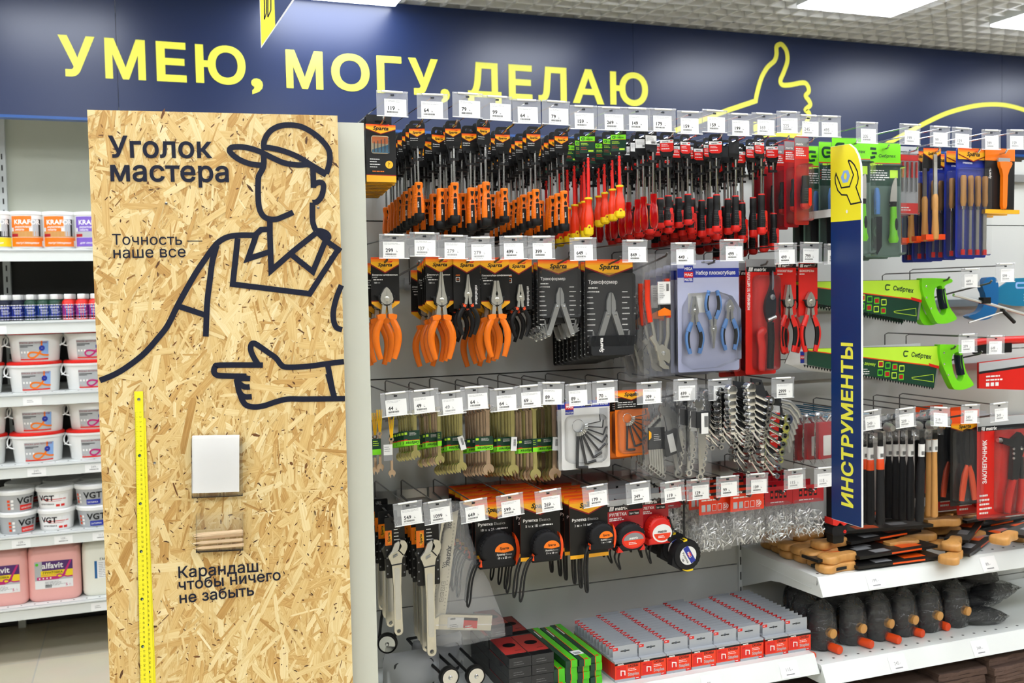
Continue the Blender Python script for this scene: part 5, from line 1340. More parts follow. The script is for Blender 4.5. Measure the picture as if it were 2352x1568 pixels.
        bd.tube([(-w * .3, -.004, -.145 * k), (-w * .12, -.004, -.225 * k)], .0055, 'satin_steel', 8, flat=.7); bd.tube([(w * .3, -.004, -.135 * k), (w * .3, -.004, -.19 * k), (w * .12, -.004, -.24 * k)], .006, 'satin_steel', 8, flat=.7)
        bd.prism([(a, b * k) for a, b in ((-.012, -.215), (.006, -.21), (.028, -.225), (.03, -.245), (.026, -.258), (.012, -.25), (-.004, -.246))], -.009, .001, 'satin_steel'); bd.prism([(a, b * k) for a, b in ((-.006, -.25), (.008, -.256), (.024, -.264), (.026, -.272), (.008, -.27), (-.004, -.262))], -.009, .001, 'satin_steel'); bd.lathe([(.006, 0), (.006, .002), (.001, .003)], 'steel', 12, (.008, -.009, -.232 * k), axis='y')
        g1 = MB(); g1.tube(smooth([(-w * .42, -.004, -.052 * k), (-w * .42, -.004, -.1 * k), (-w * .34, -.004, -.155 * k)], 4), .0085, 'red_orange', 10, flat=.8); g2 = MB(); g2.tube([(w * .28, -.004, -.05 * k), (w * .32, -.004, -.145 * k)], .0085, 'red_orange', 10, flat=.8)
        lb = MB(); lb.box((w * .12, -.0145, -.085 * k), (w * .46, .0006, .056 * k), 'paper'); lb.box((w * .12, -.0145, -.125 * k), (w * .46, .0006, .03 * k), 'black_card'); lb.lines(w * -.05, -.065 * k, w * .2, 8, .005, .0014, -.0152, 'print_grey'); lb.barcode(w * .2, -.08 * k, .008, .02, -.0152); lb.flat([(-w * .11, -.14 * k), (w * .35, -.14 * k), (w * .35, -.128 * k), (w * .12, -.12 * k), (-w * .11, -.128 * k)], -.0153, 'orange')
        proto(key, [('clear_bag', bg), ('jaws', bd), ('grip', g1), ('grip', g2), ('hang_label', lb)])
        hang(key, 'pump_pliers', 'bagged orange pump pliers', wh, 'pliers', 'bagged pump pliers', X, Y, Z, 5, .05, sl, .012, .05)
    elif i == 9:
        w, h = WH(1553, 593, 1699, 856, Y); zt = .012
        m = MB(); m.prism(rrect(0, zt - h / 2, w * .96, h * .97, .006, 3), 0, .0012, 'lilac_card', holes=[rrect(0, 0, w * .22, .007, .003, 3)])
        pf = MB(); pf.rect(-w * .48, zt - h * .165, w * .48, zt - h * .085, -.0002, 'royal'); pf.text('Набор плоскогубцев', -w * .2, zt - h * .14, .0145, -.0004, 'print_white', .02, width=w * .62)
        pf.rect(-w * .38, zt - h * .115, -w * .24, zt - h * .06, -.0004, 'royal'); pf.rect(-w * .38, zt - h * .165, -w * .24, zt - h * .115, -.0004, 'red'); pf.rect(-w * .38, zt - h * .205, -w * .24, zt - h * .165, -.0004, 'royal')
        for t_, z_ in (('MEGA', .1), ('MAG', .152), ('MASTER', .195)): pf.text(t_, -w * .31, zt - h * z_, .011, -.0006, 'print_white', .02, align='c', width=w * .12)
        pf.rect(-w * .32, zt - h * .47, w * .0, zt - h * .3, -.0003, 'white_card')
        dome = MB(); dome.prism([(-w * .42, zt - h * .42), (-w * .3, zt - h * .3), (w * .1, zt - h * .29), (w * .3, zt - h * .33), (w * .44, zt - h * .45), (w * .44, zt - h * .88), (w * .1, zt - h * .95), (-w * .3, zt - h * .96), (-w * .43, zt - h * .9)], -.024, -.001, 'blister'); fl = MB(); fl.prism(rrect(0, zt - h / 2, w, h, .008, 3), .0014, .002, 'blister')
        P_ = []
        for kind, dx, dz, fl_ in (('flat', -w * .26, -h * .45, 1), ('nose', w * .03, -h * .62, -1), ('side', w * .29, -h * .43, 1)):
            hd, gr = plier_parts(kind, .9 if kind != 'nose' else .82, 'soft_blue', 'black', 'steel', y=-.012)
            for mm in [hd] + [g for _, g in gr]: mm.v = [(a + dx, b, c * fl_ + dz + zt) for a, b, c in mm.v]
            if fl_ < 0:
                for mm in [hd] + [g for _, g in gr]: mm.f = [f[::-1] for f in mm.f]
            for _, g in gr: hd.f += []
            P_.append(('pliers', hd, [('grip', gr[0][1]), ('grip', gr[1][1])]))
        proto(key, [('card', m, [('printed_front', pf)]), ('blister', dome), ('blister_flange', fl)] + P_)
        hang(key, 'plier_set', 'blue plier set, lilac card', wh, 'plier set', 'plier sets in blisters', X, Y, Z, 6, .04, sl, .006, .03)
    elif i == 10:
        w, h = WH(1714, 595, 1782, 859, Y); zt = .014
        m = MB(); m.prism(rrect(0, zt - h / 2, w, h, .006, 3), 0, .0012, 'red', holes=[rrect(0, 0, w * .35, .007, .003, 3)]); pf = MB(); pf.rect(-w * .5, zt - h * .085, w * .5, zt, -.0001, 'print_grey'); hdr_m(pf, w * .96, zt - .022, .015, -.0002)
        pf.text('НОЖНИЦЫ ПО МЕТАЛЛУ', -w * .36, zt - h * .44, .0115, -.0003, 'print_white', .025, ang=math.pi / 2, width=h * .33)
        dome = MB(); dome.prism(rrect(w * .08, zt - h * .55, w * .74, h * .82, .014, 4), -.032, -.001, 'blister')
        sn = MB(); x = w * .2
        sn.prism(smooth([(x + .004, zt - h * .1), (x + .008, zt - h * .16), (x + .008, zt - h * .25), (x + .018, zt - h * .36), (x + .014, zt - h * .5), (x - .004, zt - h * .56), (x - .018, zt - h * .46), (x - .016, zt - h * .36), (x - .004, zt - h * .27), (x + .002, zt - h * .2), (x + .001, zt - h * .12)], 3), -.02, -.01, 'dark_steel')
        sn.prism(smooth([(x + .006, zt - h * .1), (x + .009, zt - h * .16), (x + .009, zt - h * .24), (x + .003, zt - h * .27), (x + .003, zt - h * .12)], 2), -.022, -.0195, 'steel'); sn.lathe([(.008, 0), (.008, .003), (.002, .004)], 'steel', 14, (x + .005, -.02, zt - h * .33), axis='y'); sn.tube([(x - .01, -.02, zt - h * .53), (x + .016, -.02, zt - h * .5)], .006, 'steel', 8)
        g1 = MB(); g1.tube(smooth([(x - .018, -.016, zt - h * .6), (x - .032, -.016, zt - h * .66), (x - .026, -.016, zt - h * .78), (x - .028, -.016, zt - h * .97)], 4), [.009, .012, .013, .013, .012, .012, .012, .012, .0115, .0115, .011, .011, .01], 'red', 10, flat=.8); g2 = MB(); g2.tube(smooth([(x + .002, -.016, zt - h * .55), (x + .004, -.016, zt - h * .7), (x + .001, -.016, zt - h * .95)], 4), .0105, 'black', 10, flat=.8)
        proto(key, [('card', m, [('printed_front', pf)]), ('blister', dome), ('blades', sn), ('grip', g1), ('grip', g2)])
        hang(key, 'tin_snips', 'red carded tin snips', wh, 'tin snips', 'carded tin snips', X, Y, Z, 3, .07, sl, .01, .05)
    else:
        w, h = WH(1782 if i == 11 else 1835, 606, 1830 if i == 11 else 1880, 720, Y); m = card(w, .008, -h, 'red', r=.003); pf = MB(); hdr_m(pf, w, .006, .012, -.0001); pf.text('ПЛОСКОГУБЦЫ' if i == 11 else 'БОКОРЕЗЫ', -w * .45, -.018, .0078, -.0002, 'print_white', .025, width=w * .75); pf.lines(-w * .45, -.026, w * .4, 1, .004, .003, -.0002, 'print_white')
        zp = -h * .72
        hd, gr = plier_parts('flat' if i == 11 else 'side', 1.1, 'red', 'black'); plier_shift(hd, 0, zp); [plier_shift(g, 0, zp) for _, g in gr]
        proto(key, [('card', m, [('printed_front', pf)]), ('head', hd)] + gr + [('clip_ring', clip_ring(zp, 1.1))])
        hang(key, 'pliers', 'red and black ' + ('combination pliers' if i == 11 else 'side cutters') + '', wh, 'pliers', 'red and black pliers', X, Y, Z, 3, .075, sl, .012, .08)
# ------------------------------------------------------------------ row 3: spanners, key sets
ROW3 = [(907, 902, 44), (972, 896, 49), (1034, 900, 49), (1088, 889, 64), (1155, 893, 64), (1213, 886, 69), (1265, 879, 89), (1327, 882, 89), (1388, 876, 70), (1490, 879, 109), (1573, 872, 699), (1652, 872, 999), (1797, 868, 2999)]
I3 = [(897, 957), (952, 948), (1007, 941), (1057, 938), (1119, 936), (1176, 934), (1226, 934), (1272, 923), (1345, 928), (1450, 905), (1540, 905), (1672, 895), (1765, 915)]
BOT3 = [1100, 1058, 1070, 1088, 1094, 1096, 1106, 1106, 1078, 1056, 1096, 1030, 1030]
W3 = ['small spanners on yellow bands'] + ['yellow zinc spanners'] * 7 + ['white carded hex keys', 'orange carded hex keys', 'bagged spanner sets', 'ring spanner sets', 'big ring spanner sets']
def spanner(key, L, wd, mat, tagk):
    """combination spanner hung by its ring end; flat shank, open jaw at the foot"""
    m = MB(); z0 = 0; zr = -wd * .55
    m.ring((0, zr + wd * .55), wd * .36, wd * .66, -.0035, .0035, mat, 18)
    zj = -L + wd * 1.0
    m.prism([(-wd * .34, -wd * .5), (wd * .34, -wd * .5), (wd * .30, -L * .5), (wd * .36, zj + wd * .7), (-wd * .36, zj + wd * .7), (-wd * .30, -L * .5)], -.0022, .0022, mat)
    m.prism(rrect(0, -L * .5, wd * .32, L * .55, wd * .1, 3), -.0026, -.0021, mat)
    j = wd * .95
    out = [(j * math.cos(R(a)), zj + j * math.sin(R(a))) for a in range(-50, 231, 20)]
    out += [(-.42 * wd + j * .05, zj - j * 1.0), (-.32 * wd, zj - j * .3), (-.2 * wd, zj - j * .02), (.2 * wd, zj - j * .02), (.32 * wd, zj - j * .3), (.46 * wd, zj - j * .82)]
    tl = R(14); ca, sa = math.cos(tl), math.sin(tl)
    m.prism([(a * ca - (b - zj) * sa, zj + a * sa + (b - zj) * ca) for a, b in out], -.003, .003, mat)
    p = [('spanner_body', m)]
    lb = MB(); cz = -L * .52
    if tagk == 0:   # folded green card
        lb.box((-wd * .75, -.0045, cz), (wd * 3.1, .0008, .037), 'dark_green'); lb.rect(-wd * 2.3, cz - .0185, wd * .8, cz - .006, -.0051, 'lime'); lb.rect(-wd * 2.3, cz - .006, wd * .8, cz - .005, -.0051, 'deep_orange'); lb.rect(-wd * 2.2, cz - .0055, -wd * 1.6, cz - .003, -.0052, 'red')
        lb.rect(-wd * 2.15, cz + .009, -wd * 1.65, cz + .015, -.0052, 'lime_yellow'); lb.lines(-wd * 1.2, cz + .013, wd * 1.7, 3, .003, .001, -.0052, 'print_white'); lb.text('Сибртех', wd * .7, cz - .009, .0085, -.0053, 'print_black', .03, .2, ang=math.pi, width=wd * 2.6)
    elif tagk == 1:  # narrow wrap
        lb.box((0, 0, cz), (wd * .85, .008, .036), 'dark_green'); lb.rect(-wd * .42, cz - .018, wd * .42, cz - .006, -.0042, 'lime'); lb.rect(-wd * .42, cz - .006, wd * .42, cz - .005, -.0042, 'deep_orange'); lb.lines(-wd * .35, cz + .012, wd * .6, 3, .005, .0013, -.0043, 'lime_yellow')
    else:           # barcode slip turned outward
        lb.box((0, 0, cz), (wd * .8, .007, .034), 'dark_green'); lb.X = Matrix.Translation((wd * .1, -.006, cz - .002)) @ Matrix.Rotation(R(-16 if tagk == 2 else 4), 4, 'Y'); lb.box((0, 0, 0), (wd * 1.0, .0007, .037), 'white_card')
        for k in range(9): lb.box((wd * .12, -.0006, .012 - k * .0021), (wd * .42, .0002, .0011), 'print_black')
        lb.X = None
    p.append(('hang_card', lb)); proto(key, p)
for i in range(8):
    tx, ty, pr = ROW3[i]; hx, hy = I3[i]
    X, Y, Z, wh = hook(3, i, tx, ty, pr, hx, hy, W3[i], roll=R(-3.2) if i < 3 else R(-1.5 + (3.5 if i == 6 else 0)), faded=(i in (2,)))
    sl = (CB[3] - Z) / (2.77 - Y); L = L1(hy, BOT3[i], X, Y)
    if i == 0:
        for j, (dx, dy, dz, n0) in enumerate(((.0, 0, 0, 0), (-.022, .03, .012, 1), (-.03, .05, .002, 0))):
            k = 'small_spanner%d' % j
            m = MB()
            for b in range(3): m.tube([((b - 1) * .006, 0, .004), ((b - 1) * .002, -.002, -.05)], .0009, 'amber', 6); m.tube([((b - 1) * .006 + .003, .002, .004), ((b - 1) * .002 + .001, -.002, -.052)], .0009, 'yellow', 6)
            s = MB(); w_ = .0105; zt = -.052; zb = -L + .008
            s.ring((0, zt - .004), .003, .0065, -.002, .002, 'zinc_rose', 14); s.prism([(-w_ * .3, zt - .009), (w_ * .3, zt - .009), (w_ * .3, zb + .012), (-w_ * .3, zb + .012)], -.0018, .0018, 'zinc_rose')
            s.prism([(w_ * .85 * math.cos(R(a)), zb + .004 + w_ * .85 * math.sin(R(a))) for a in range(-50, 231, 20)] + [(-w_ * .3, zb - w_ * .9), (-.2 * w_, zb), (.2 * w_, zb), (w_ * .45, zb - w_ * .7)], -.0022, .0022, 'zinc_rose')
            c = MB(); c.box((-.009, -.0035, -.088), (.022, .0008, .04), 'dark_green' if n0 else 'white_card'); c.rect(-.02, -.108, .002, -.094, -.0042, 'lime' if n0 else 'print_grey'); c.lines(-.018, -.075, .018, 3, .005, .0014, -.0042, 'lime_yellow' if n0 else 'print_grey')
            proto(k, [('yellow_band', m), ('spanner_body', s), ('hang_card', c)])
            spawn(k, 'spanner', 'small spanner on yellow bands, %s, %s' % (back(j, 3), wh), 'spanner', (X + dx, Y + dy, Z + dz), (0, 0, rnd.uniform(-.2, .2)), 'small banded spanners')
        continue
    wd = [0, .0135, .0135, .015, .016, .0165, .0165, .019][i]
    tk = [0, 0, 1, 2, 0, 3, 1, 3][i]
    spanner('sp%d' % i, L, wd, 'zinc_rose' if i in (4, 7) else 'zinc_yellow', tk); spanner('sp%db' % i, L, wd, 'zinc_yellow' if i % 2 else 'zinc_rose', 0 if i != 4 else 3)
    n = [0, 7, 8, 9, 8, 9, 9, 8][i]
    hang(None, 'spanner', 'yellow zinc combination spanner', wh, 'spanner', 'yellow zinc spanners', X, Y, Z, n, .026, sl, .0015, .05, keyf=lambda q, i=i: 'sp%d' % i if q % 3 == 0 else 'sp%db' % i, roll=.004)
def hexset(m, cx_, cz_, k, n, mat='graphite', y=-.006, sd=1):
    m.tube([(cx_ + .014 * k * math.cos(q), y, cz_ + .014 * k * math.sin(q)) for q in [i * math.pi / 10 for i in range(21)]], .0008, 'chrome', 6)
    ks = []
    for j in range(n):
        an = R(-92 + j * (100 / (n - 1))); e = (math.cos(an), math.sin(an)); ln = (.078 - .0055 * j) * k; st_ = .014 * k; rr = (.0033 - .0003 * j) * k
        a = (cx_ + e[0] * st_, y - .0006 * j, cz_ + e[1] * st_); b = (cx_ + e[0] * (st_ + ln), y - .0006 * j, cz_ + e[1] * (st_ + ln)); pn = (-e[1], e[0]); f = (b[0] + pn[0] * (.026 - .0015 * j) * k, b[1], b[2] + pn[1] * (.026 - .0015 * j) * k)
        t_ = MB(); t_.tube([a, tuple(p + (q - p) * .93 for p, q in zip(a, b)), tuple(p + (q - p) * .99 for p, q in zip(a, b)), (b[0] + pn[0] * .004 * k, b[1], b[2] + pn[1] * .004 * k), f], rr, mat, 6); t_.tube([a, (a[0] + e[0] * .008 * k, a[1], a[2] + e[1] * .008 * k)], rr * 1.5, 'steel', 8); ks.append(('hex_key', t_))
    return ks
for i in (8, 9):
    tx, ty, pr = ROW3[i]; hx, hy = I3[i]
    X, Y, Z, wh = hook(3, i, tx, ty, pr, hx, hy, W3[i]); sl = (CB[3] - Z) / (2.77 - Y)
    if i == 8:
        w, h = WH(1290, 920, 1402, 1076, Y); zt = .01
        m = MB(); m.prism(rrect(0, zt - h / 2, w, h, .006, 3), 0, .0012, 'white_card', holes=[rrect(0, .0, w * .24, .007, .003, 3)]); pf = MB(); pf.rect(-w * .5, zt - h * .1, w * .5, zt, -.0002, 'royal'); pf.text('Набор шестигранных ключей', -w * .2, zt - h * .075, .009, -.0004, 'print_white', .015, width=w * .66)
        pf.rect(-w * .42, zt - h * .12, -w * .25, zt - h * .03, -.0004, 'red'); pf.rect(-w * .42, zt - h * .19, -w * .25, zt - h * .12, -.0004, 'royal'); pf.text('MAG', -w * .335, zt - h * .1, .0095, -.0006, 'print_white', .02, align='c'); pf.text('MASTER', -w * .335, zt - h * .175, .0065, -.0006, 'print_white', .02, align='c'); pf.text('Состав набора: 8 ключей', -w * .12, zt - h * .93, .0055, -.0004, 'print_grey', .01)
        pf.rect(w * .28, zt - h * .3, w * .46, zt - h * .12, -.0003, 'tub_grey'); pf.rect(w * .18, zt - h * .86, w * .34, zt - h * .74, -.0003, 'tub_grey')
        dome = MB(); dome.prism(rrect(-w * .02, zt - h * .55, w * .84, h * .7, .02, 4), -.016, -.001, 'blister')
        ks = hexset(m, -w * .18, zt - h * .36, w / .118, 8)
        proto('hexw', [('card', m, [('printed_front', pf)]), ('blister', dome)] + ks); hang('hexw', 'hex_key_set', 'white carded hex key ring', wh, 'hex key set', 'white carded hex keys', X, Y, Z, 4, .028, sl, .002, .03)
    else:
        w, h = WH(1418, 903, 1492, 1054, Y); zt = .012
        m = MB(); m.prism(rrect(0, zt - h / 2, w, h, .006, 3), 0, .0012, 'orange', holes=[rrect(0, .0, w * .3, .007, .003, 3)]); pf = MB(); hdr_s(pf, w, zt, h * .16, -.0001, w * .14); pf.rect(-w / 2, zt - h * .29, w / 2, zt - h * .11, -.00005, 'black_card'); pf.lines(-w * .42, zt - h * .19, w * .7, 3, .006, .002, -.0003, 'print_white')
        dome = MB(); dome.prism(rrect(0, zt - h * .62, w * .9, h * .66, .014, 4), -.02, -.001, 'blister')
        ks = hexset(m, -w * .16, zt - h * .42, w / .105, 7)
        proto('hexo', [('card', m, [('printed_front', pf)]), ('blister', dome)] + ks); hang('hexo', 'hex_key_set', 'orange carded hex key ring', wh, 'hex key set', 'orange carded hex keys', X, Y, Z, 4, .04, sl, .006, .06)
# bagged spanner sets
def spanner_bar(m, x, z0, L, wd, y, mat='steel', ang=0, rings=True):
    M_ = Matrix.Translation((x, y, z0)) @ Matrix.Rotation(ang, 4, 'Y'); m.X = M_
    j = wd
    m.prism([(-wd * .36, -wd), (wd * .36, -wd), (wd * .3, -L + wd * .8), (-wd * .3, -L + wd * .8)], -.0022, .0022, mat)
    m.prism([(j * math.cos(R(a)), -wd * .5 + j * math.sin(R(a))) for a in range(130, 411, 20)] + [(wd * .5, wd * .45), (wd * .3, -wd * .2), (-wd * .25, -wd * .2), (-wd * .35, wd * .4)], -.003, .003, mat)
    m.ring((0, -L + wd * .2), wd * .4, wd * .72, -.0035, .0035, mat, 16); m.X = None
tx, ty, pr = ROW3[10]; hx, hy = I3[10]
X, Y, Z, wh = hook(3, 10, tx, ty, pr, hx, hy, W3[10]); sl = (CB[3] - Z) / (2.77 - Y)
w, h = WH(1500, 890, 1590, 1100, Y)
for j in range(3):
    bg = pillow(w * 1.0, h, .045, .012, 20 + j); parts_ = [('clear_bag', bg)]
    for q, (x, z0, L, wd, an) in enumerate(((-w * .22, -.03, h * .78, .018, R(-13)), (-w * .1, -.045, h * .6, .013, R(-11)), (w * .02, -.05, h * .55, .012, R(-9)), (w * .12, -.06, h * .5, .011, R(-8)))):
        b = MB(); spanner_bar(b, x, z0, L, wd, -.008 + q * .005, 'steel', an); parts_.append(('spanner', b))
    po = MB(); po.X = Matrix.Translation((-w * .05, -.008, -h * .52)) @ Matrix.Rotation(R(-13), 4, 'Y'); po.box((0, 0, 0), (w * .42, .016, h * .26), 'pouch'); po.box((-.002, -.0085, 0), (w * .16, .0006, h * .2), 'white_card'); po.X = None; parts_.append(('roll_pouch', po))
    proto('bagset%d' % j, parts_)
    spawn('bagset%d' % j, 'spanner_set', 'bagged spanner set with black roll, %s, %s' % (back(j, 3), wh), 'spanner set', (X - .012 * j, Y + .07 * j, Z), (0, 0, .05), 'bagged spanner sets')
# second column of bagged sets, nearer the sign: slim roll of ring spanners
pq = atX(1606, 893, X + .045); bg = pillow(.075, h * .98, .035, .012, 31); parts_ = [('clear_bag', bg)]
for q in range(6):
    b = MB(); spanner_bar(b, -.012 + q * .005, -.03 - .004 * q, h * (.82 - .075 * q), .0135 - .0008 * q, -.012 + q * .0045, 'chrome', R(-1 - q)); parts_.append(('spanner', b))
po = MB(); po.box((0, -.004, -h * .32), (.04, .03, h * .17), 'pouch'); po.box((.004, -.0195, -h * .36), (.022, .0006, h * .22), 'white_card'); po.barcode(.002, -h * .4, .012, .03, -.0202); parts_.append(('roll_pouch', po))
proto('slimset', parts_)
for j in range(3): spawn('slimset', 'spanner_set', 'slim bagged ring spanner set, %s, %s' % (back(j, 3), wh), 'spanner set', (X + .045, pq.y + .06 * j, pq.z), (0, 0, .04), 'slim bagged spanner sets')
# set behind the orange hex keys
X9, Y9, Z9 = HOOKS[(3, '', 9)]; pz = atX(1500, 935, X9 + .05); bg = pillow(.07, .2, .03, .012, 41); parts_ = [('clear_bag', bg)]
for q in range(6):
    b = MB(); spanner_bar(b, -.018 + q * .007, -.025 - .006 * (5 - q), .17 - .012 * (5 - q), .01, -.004, 'steel', R(-3)); parts_.append(('spanner', b))
po = MB(); po.box((.004, -.008, -.085), (.05, .006, .06), 'pouch'); po.lines(-.005, -.075, .022, 4, .005, .0015, -.0115, 'print_white'); po.flat([(-.02, -.062), (-.012, -.068), (-.012, -.082), (-.02, -.088)], -.0116, 'amber'); parts_.append(('roll_pouch', po)); proto('midset', parts_)
for j in range(2): spawn('midset', 'spanner_set', 'small bagged spanner set behind the orange hex keys, %s' % ('frontmost', 'rearmost')[j], 'spanner set', (X9 + .05, pz.y + .07 * j, pz.z), (0, 0, 0), 'small bagged spanner sets')
# cranked ring spanners in two hook columns
tx, ty, pr = ROW3[11]; hx, hy = I3[11]
X, Y, Z, wh = hook(3, 11, tx, ty, pr, hx, hy, W3[11]); sl = (CB[3] - Z) / (2.77 - Y)
def ringset(key, n, k, red):
    ps = []
    for q in range(n):
        z = -.012 - q * .0185 * k; s = 1 - q * .07; b = MB()
        b.ring((-.012 * k, z), .0065 * s * k, .0155 * s * k, -.022, -.004, 'chrome', 16); b.lathe([(.0155 * s * k, 0), (.013 * s * k, .004), (.0075 * s * k, .005)], 'chrome', 16, (-.012 * k, -.022, z), axis='y'); b.tube([(-.002 * k, -.013, z - .006 * k), (.012 * k, -.008, z - .022 * k), (.05 * k * s, -.006, z - .038 * k)], .0058 * s * k, 'chrome', 8, flat=.8); b.ring((.06 * k * s, z - .04 * k), .006 * s * k, .0125 * s * k, -.016, -.002, 'chrome', 14); ps.append(('ring_spanner', b))
    po = MB(); po.prism([(.005 * k, .012), (.038 * k, .006), (.052 * k, -.03 * k), (.042 * k, -.125 * k), (.012 * k, -.13 * k)], -.004, .004, 'pouch', holes=[rrect(.026 * k, -.004, .018 * k, .008, .003, 3)])
    if red:
        po.flat([(.014 * k, -.028 * k), (.044 * k, -.034 * k), (.037 * k, -.115 * k), (.018 * k, -.112 * k)], -.0045, 'red'); po.flat([(.014 * k, -.014 * k), (.043 * k, -.018 * k), (.044 * k, -.034 * k), (.014 * k, -.028 * k)], -.0045, 'tub_grey'); po.text('matrix', .015 * k, -.03 * k, .009 * k, -.0048, 'print_white', .03, .2, ang=-.15); po.lines(.018 * k, -.05 * k, .022 * k, 3, .008 * k, .004, -.0048, 'print_white'); po.lines(.02 * k, -.085 * k, .018 * k, 3, .008 * k, .003, -.0048, 'print_white', seed=4)
    ps.append(('pouch', po)); bg = MB(); proto(key, ps)
ringset('ringset', 7, 1.0, False); ringset('ringset_red', 8, 1.25, True)
hang('ringset', 'ring_spanner_set', 'pouched ring spanner set', wh, 'spanner set', 'cranked ring spanner sets', X + .012, Y, Z + .012, 4, .06, sl, .004, .1)
hang('ringset', 'ring_spanner_set', 'pouched ring spanner set closer in', wh, 'spanner set', 'cranked ring spanner sets', X + .055, Y - .02, Z + .018, 3, .07, sl, .004, .1)
tx, ty, pr = ROW3[12]; hx, hy = I3[12]
X, Y, Z, wh = hook(3, 12, tx, ty, pr, hx, hy, W3[12]); sl = (CB[3] - Z) / (2.77 - Y)
hang('ringset_red', 'ring_spanner_set', 'large red-pouched ring spanner set', wh, 'spanner set', 'large ring spanner sets', X - .02, Y, Z, 3, .07, sl, .004, .1)
rx = MB()
for q in range(7): rx.tube([(.02 + q * .002, -.01, -.01 - q * .014), (.055 - q * .003, -.012, -.018 - q * .016), (.085 - q * .006, -.012, -.045 - q * .017), (.092 - q * .007, -.012, -.062 - q * .017)], .0075 - .0004 * q, 'steel', 8, flat=.7)
rp = MB(); rp.prism([(.0, .012), (.03, .012), (.05, -.02), (.03, -.15), (.008, -.15)], -.002, .003, 'pouch', holes=[rrect(.014, 0, .016, .007, .003, 3)])
proto('cranks', [('pouch', rp), ('ring_spanners', rx)])
for j in range(2): spawn('cranks', 'ring_spanner_set', 'fanned satin ring spanners beside the red pouch, %s' % ('frontmost', 'rearmost')[j], 'spanner set', (X + .028, Y + .02 + .07 * j, Z), (0, 0, .1), 'fanned ring spanner sets')

# ------------------------------------------------------------------ row 4: adjustable spanners, square, tape measures, rivets
ROW4 = [(935, 1154, 549), (1003, 1151, 1099), (1086, 1148, 649), (1169, 1136, 599), (1257, 1126, 269), (1365, 1115, 179), (1464, 1108, 349), (1543, 1106, 119), (1602, 1101, 129), (1670, 1094, 99), (1738, 1088, 109), (1824, 1078, 115), (1893, 1074, 115)]
I4 = [(906, 1196), (981, 1192), (1052, 1178), (1134, 1167), (1240, 1160), (1349, 1150), (1432, 1156), (1503, 1142), (1566, 1150), (1641, 1140), (1716, 1134), (1788, 1126), (1856, 1122)]
W4 = ['adjustable spanners', 'large adjustable spanners', 'a bagged square', 'long tape measures', 'middle tape measures', 'short tape measures', 'black and red tapes', 'red tapes', 'round yellow-black tapes', 'bagged rivets', 'bagged rivets', 'bagged rivets', 'bagged rivets']
def adj(key, Ltop, Lbot, wd, cw, ch):
    m = card(cw, .01, -ch, 'black_card', r=.004); pf = MB(); pf.rect(-cw * .5, -ch * .42, -cw * .16, -ch * .16, -.0002, 'orange'); pf.flat([(-cw * .34, -ch * .4), (-cw * .2, -ch * .35), (-cw * .16, -ch * .28), (-cw * .2, -ch * .21), (-cw * .34, -ch * .18)], -.0003, 'amber'); pf.text('Sparta', -cw * .25, -ch * .36, .0095, -.0005, 'print_black', .03, .2, ang=math.pi / 2); pf.lines(-cw * .05, -ch * .16, cw * .3, 5, .009, .0025, -.0003, 'print_white')
    for k in range(4):
        for s in (-1, 1): pf.flat(circ(s * cw * .42, -ch * (.5 + .14 * k), .0022, 8), -.0003, 'print_grey')
    H = Lbot - Ltop; y0, y1 = -.013, -.003; w = wd; k = w / .03
    b = MB(); zt = -Ltop
    hx0 = w * .15
    # fixed jaw, neck and handle in one outline
    out = smooth([(hx0 + w * .42, zt), (hx0 + w * .9, zt - w * .12), (hx0 + w * 1.18, zt - w * .7), (hx0 + w * 1.0, zt - w * 1.35), (w * .72, zt - w * 2.05), (w * .56, zt - w * 2.9)], 3) + [(w * .44, zt - H * .5), (w * .5, zt - H + w * .55)] + [(w * .5 * math.cos(q), zt - H + w * .5 + w * .5 * math.sin(q)) for q in [-i * math.pi / 8 for i in range(1, 8)]] + [(-w * .5, zt - H + w * .55), (-w * .44, zt - H * .5), (-w * .56, zt - w * 2.9)] + smooth([(-w * .8, zt - w * 2.2), (-w * .95, zt - w * 1.75), (-w * .4, zt - w * 1.45), (hx0 + w * .1, zt - w * 1.25), (hx0 + w * .5, zt - w * .75), (hx0 + w * .3, zt - w * .3)], 3)
    b.prism(out, y0, y1, 'satin_steel', holes=[circ(0, zt - H + w * .5, w * .24, 14)])
    b.prism(rrect(0, zt - H * .56, w * .62, H * .55, w * .2, 3), y0 - .0008, y0 + .001, 'steel')
    mv = MB(); mv.prism([(-w * .95, zt - w * 1.75), (-w * .5, zt - w * 1.2), (-w * .15, zt - w * .35), (hx0 + w * .2, zt - w * .1), (hx0 + w * .28, zt - w * .5), (hx0 + w * .12, zt - w * 1.2), (-w * .3, zt - w * 1.6)], y0 + .001, y1 - .0005, 'steel')
    kn = MB()
    for q in range(5): kn.lathe([(w * .14, 0), (w * .2, w * .05), (w * .14, w * .1)], 'chrome', 12, (-w * .42 + q * w * .11, y0 - .001, zt - w * 1.86 + q * w * .055), axis='x')
    tie = MB(); tie.tube([(hx0 + w * .1, y0 - .0005, zt - w * 1.15), (w * .8, y0 - .0005, zt - w * 1.75)], .0018, 'black', 6); tie.tube([(-w * .62, y0 - .0005, zt - w * 2.85), (w * .62, y0 - .0005, zt - w * 2.75)], .0018, 'black', 6)
    proto(key, [('card', m, [('printed_front', pf)]), ('wrench_body', b, [('sliding_jaw', mv), ('adjusting_screw', kn)]), ('cable_tie', tie)])
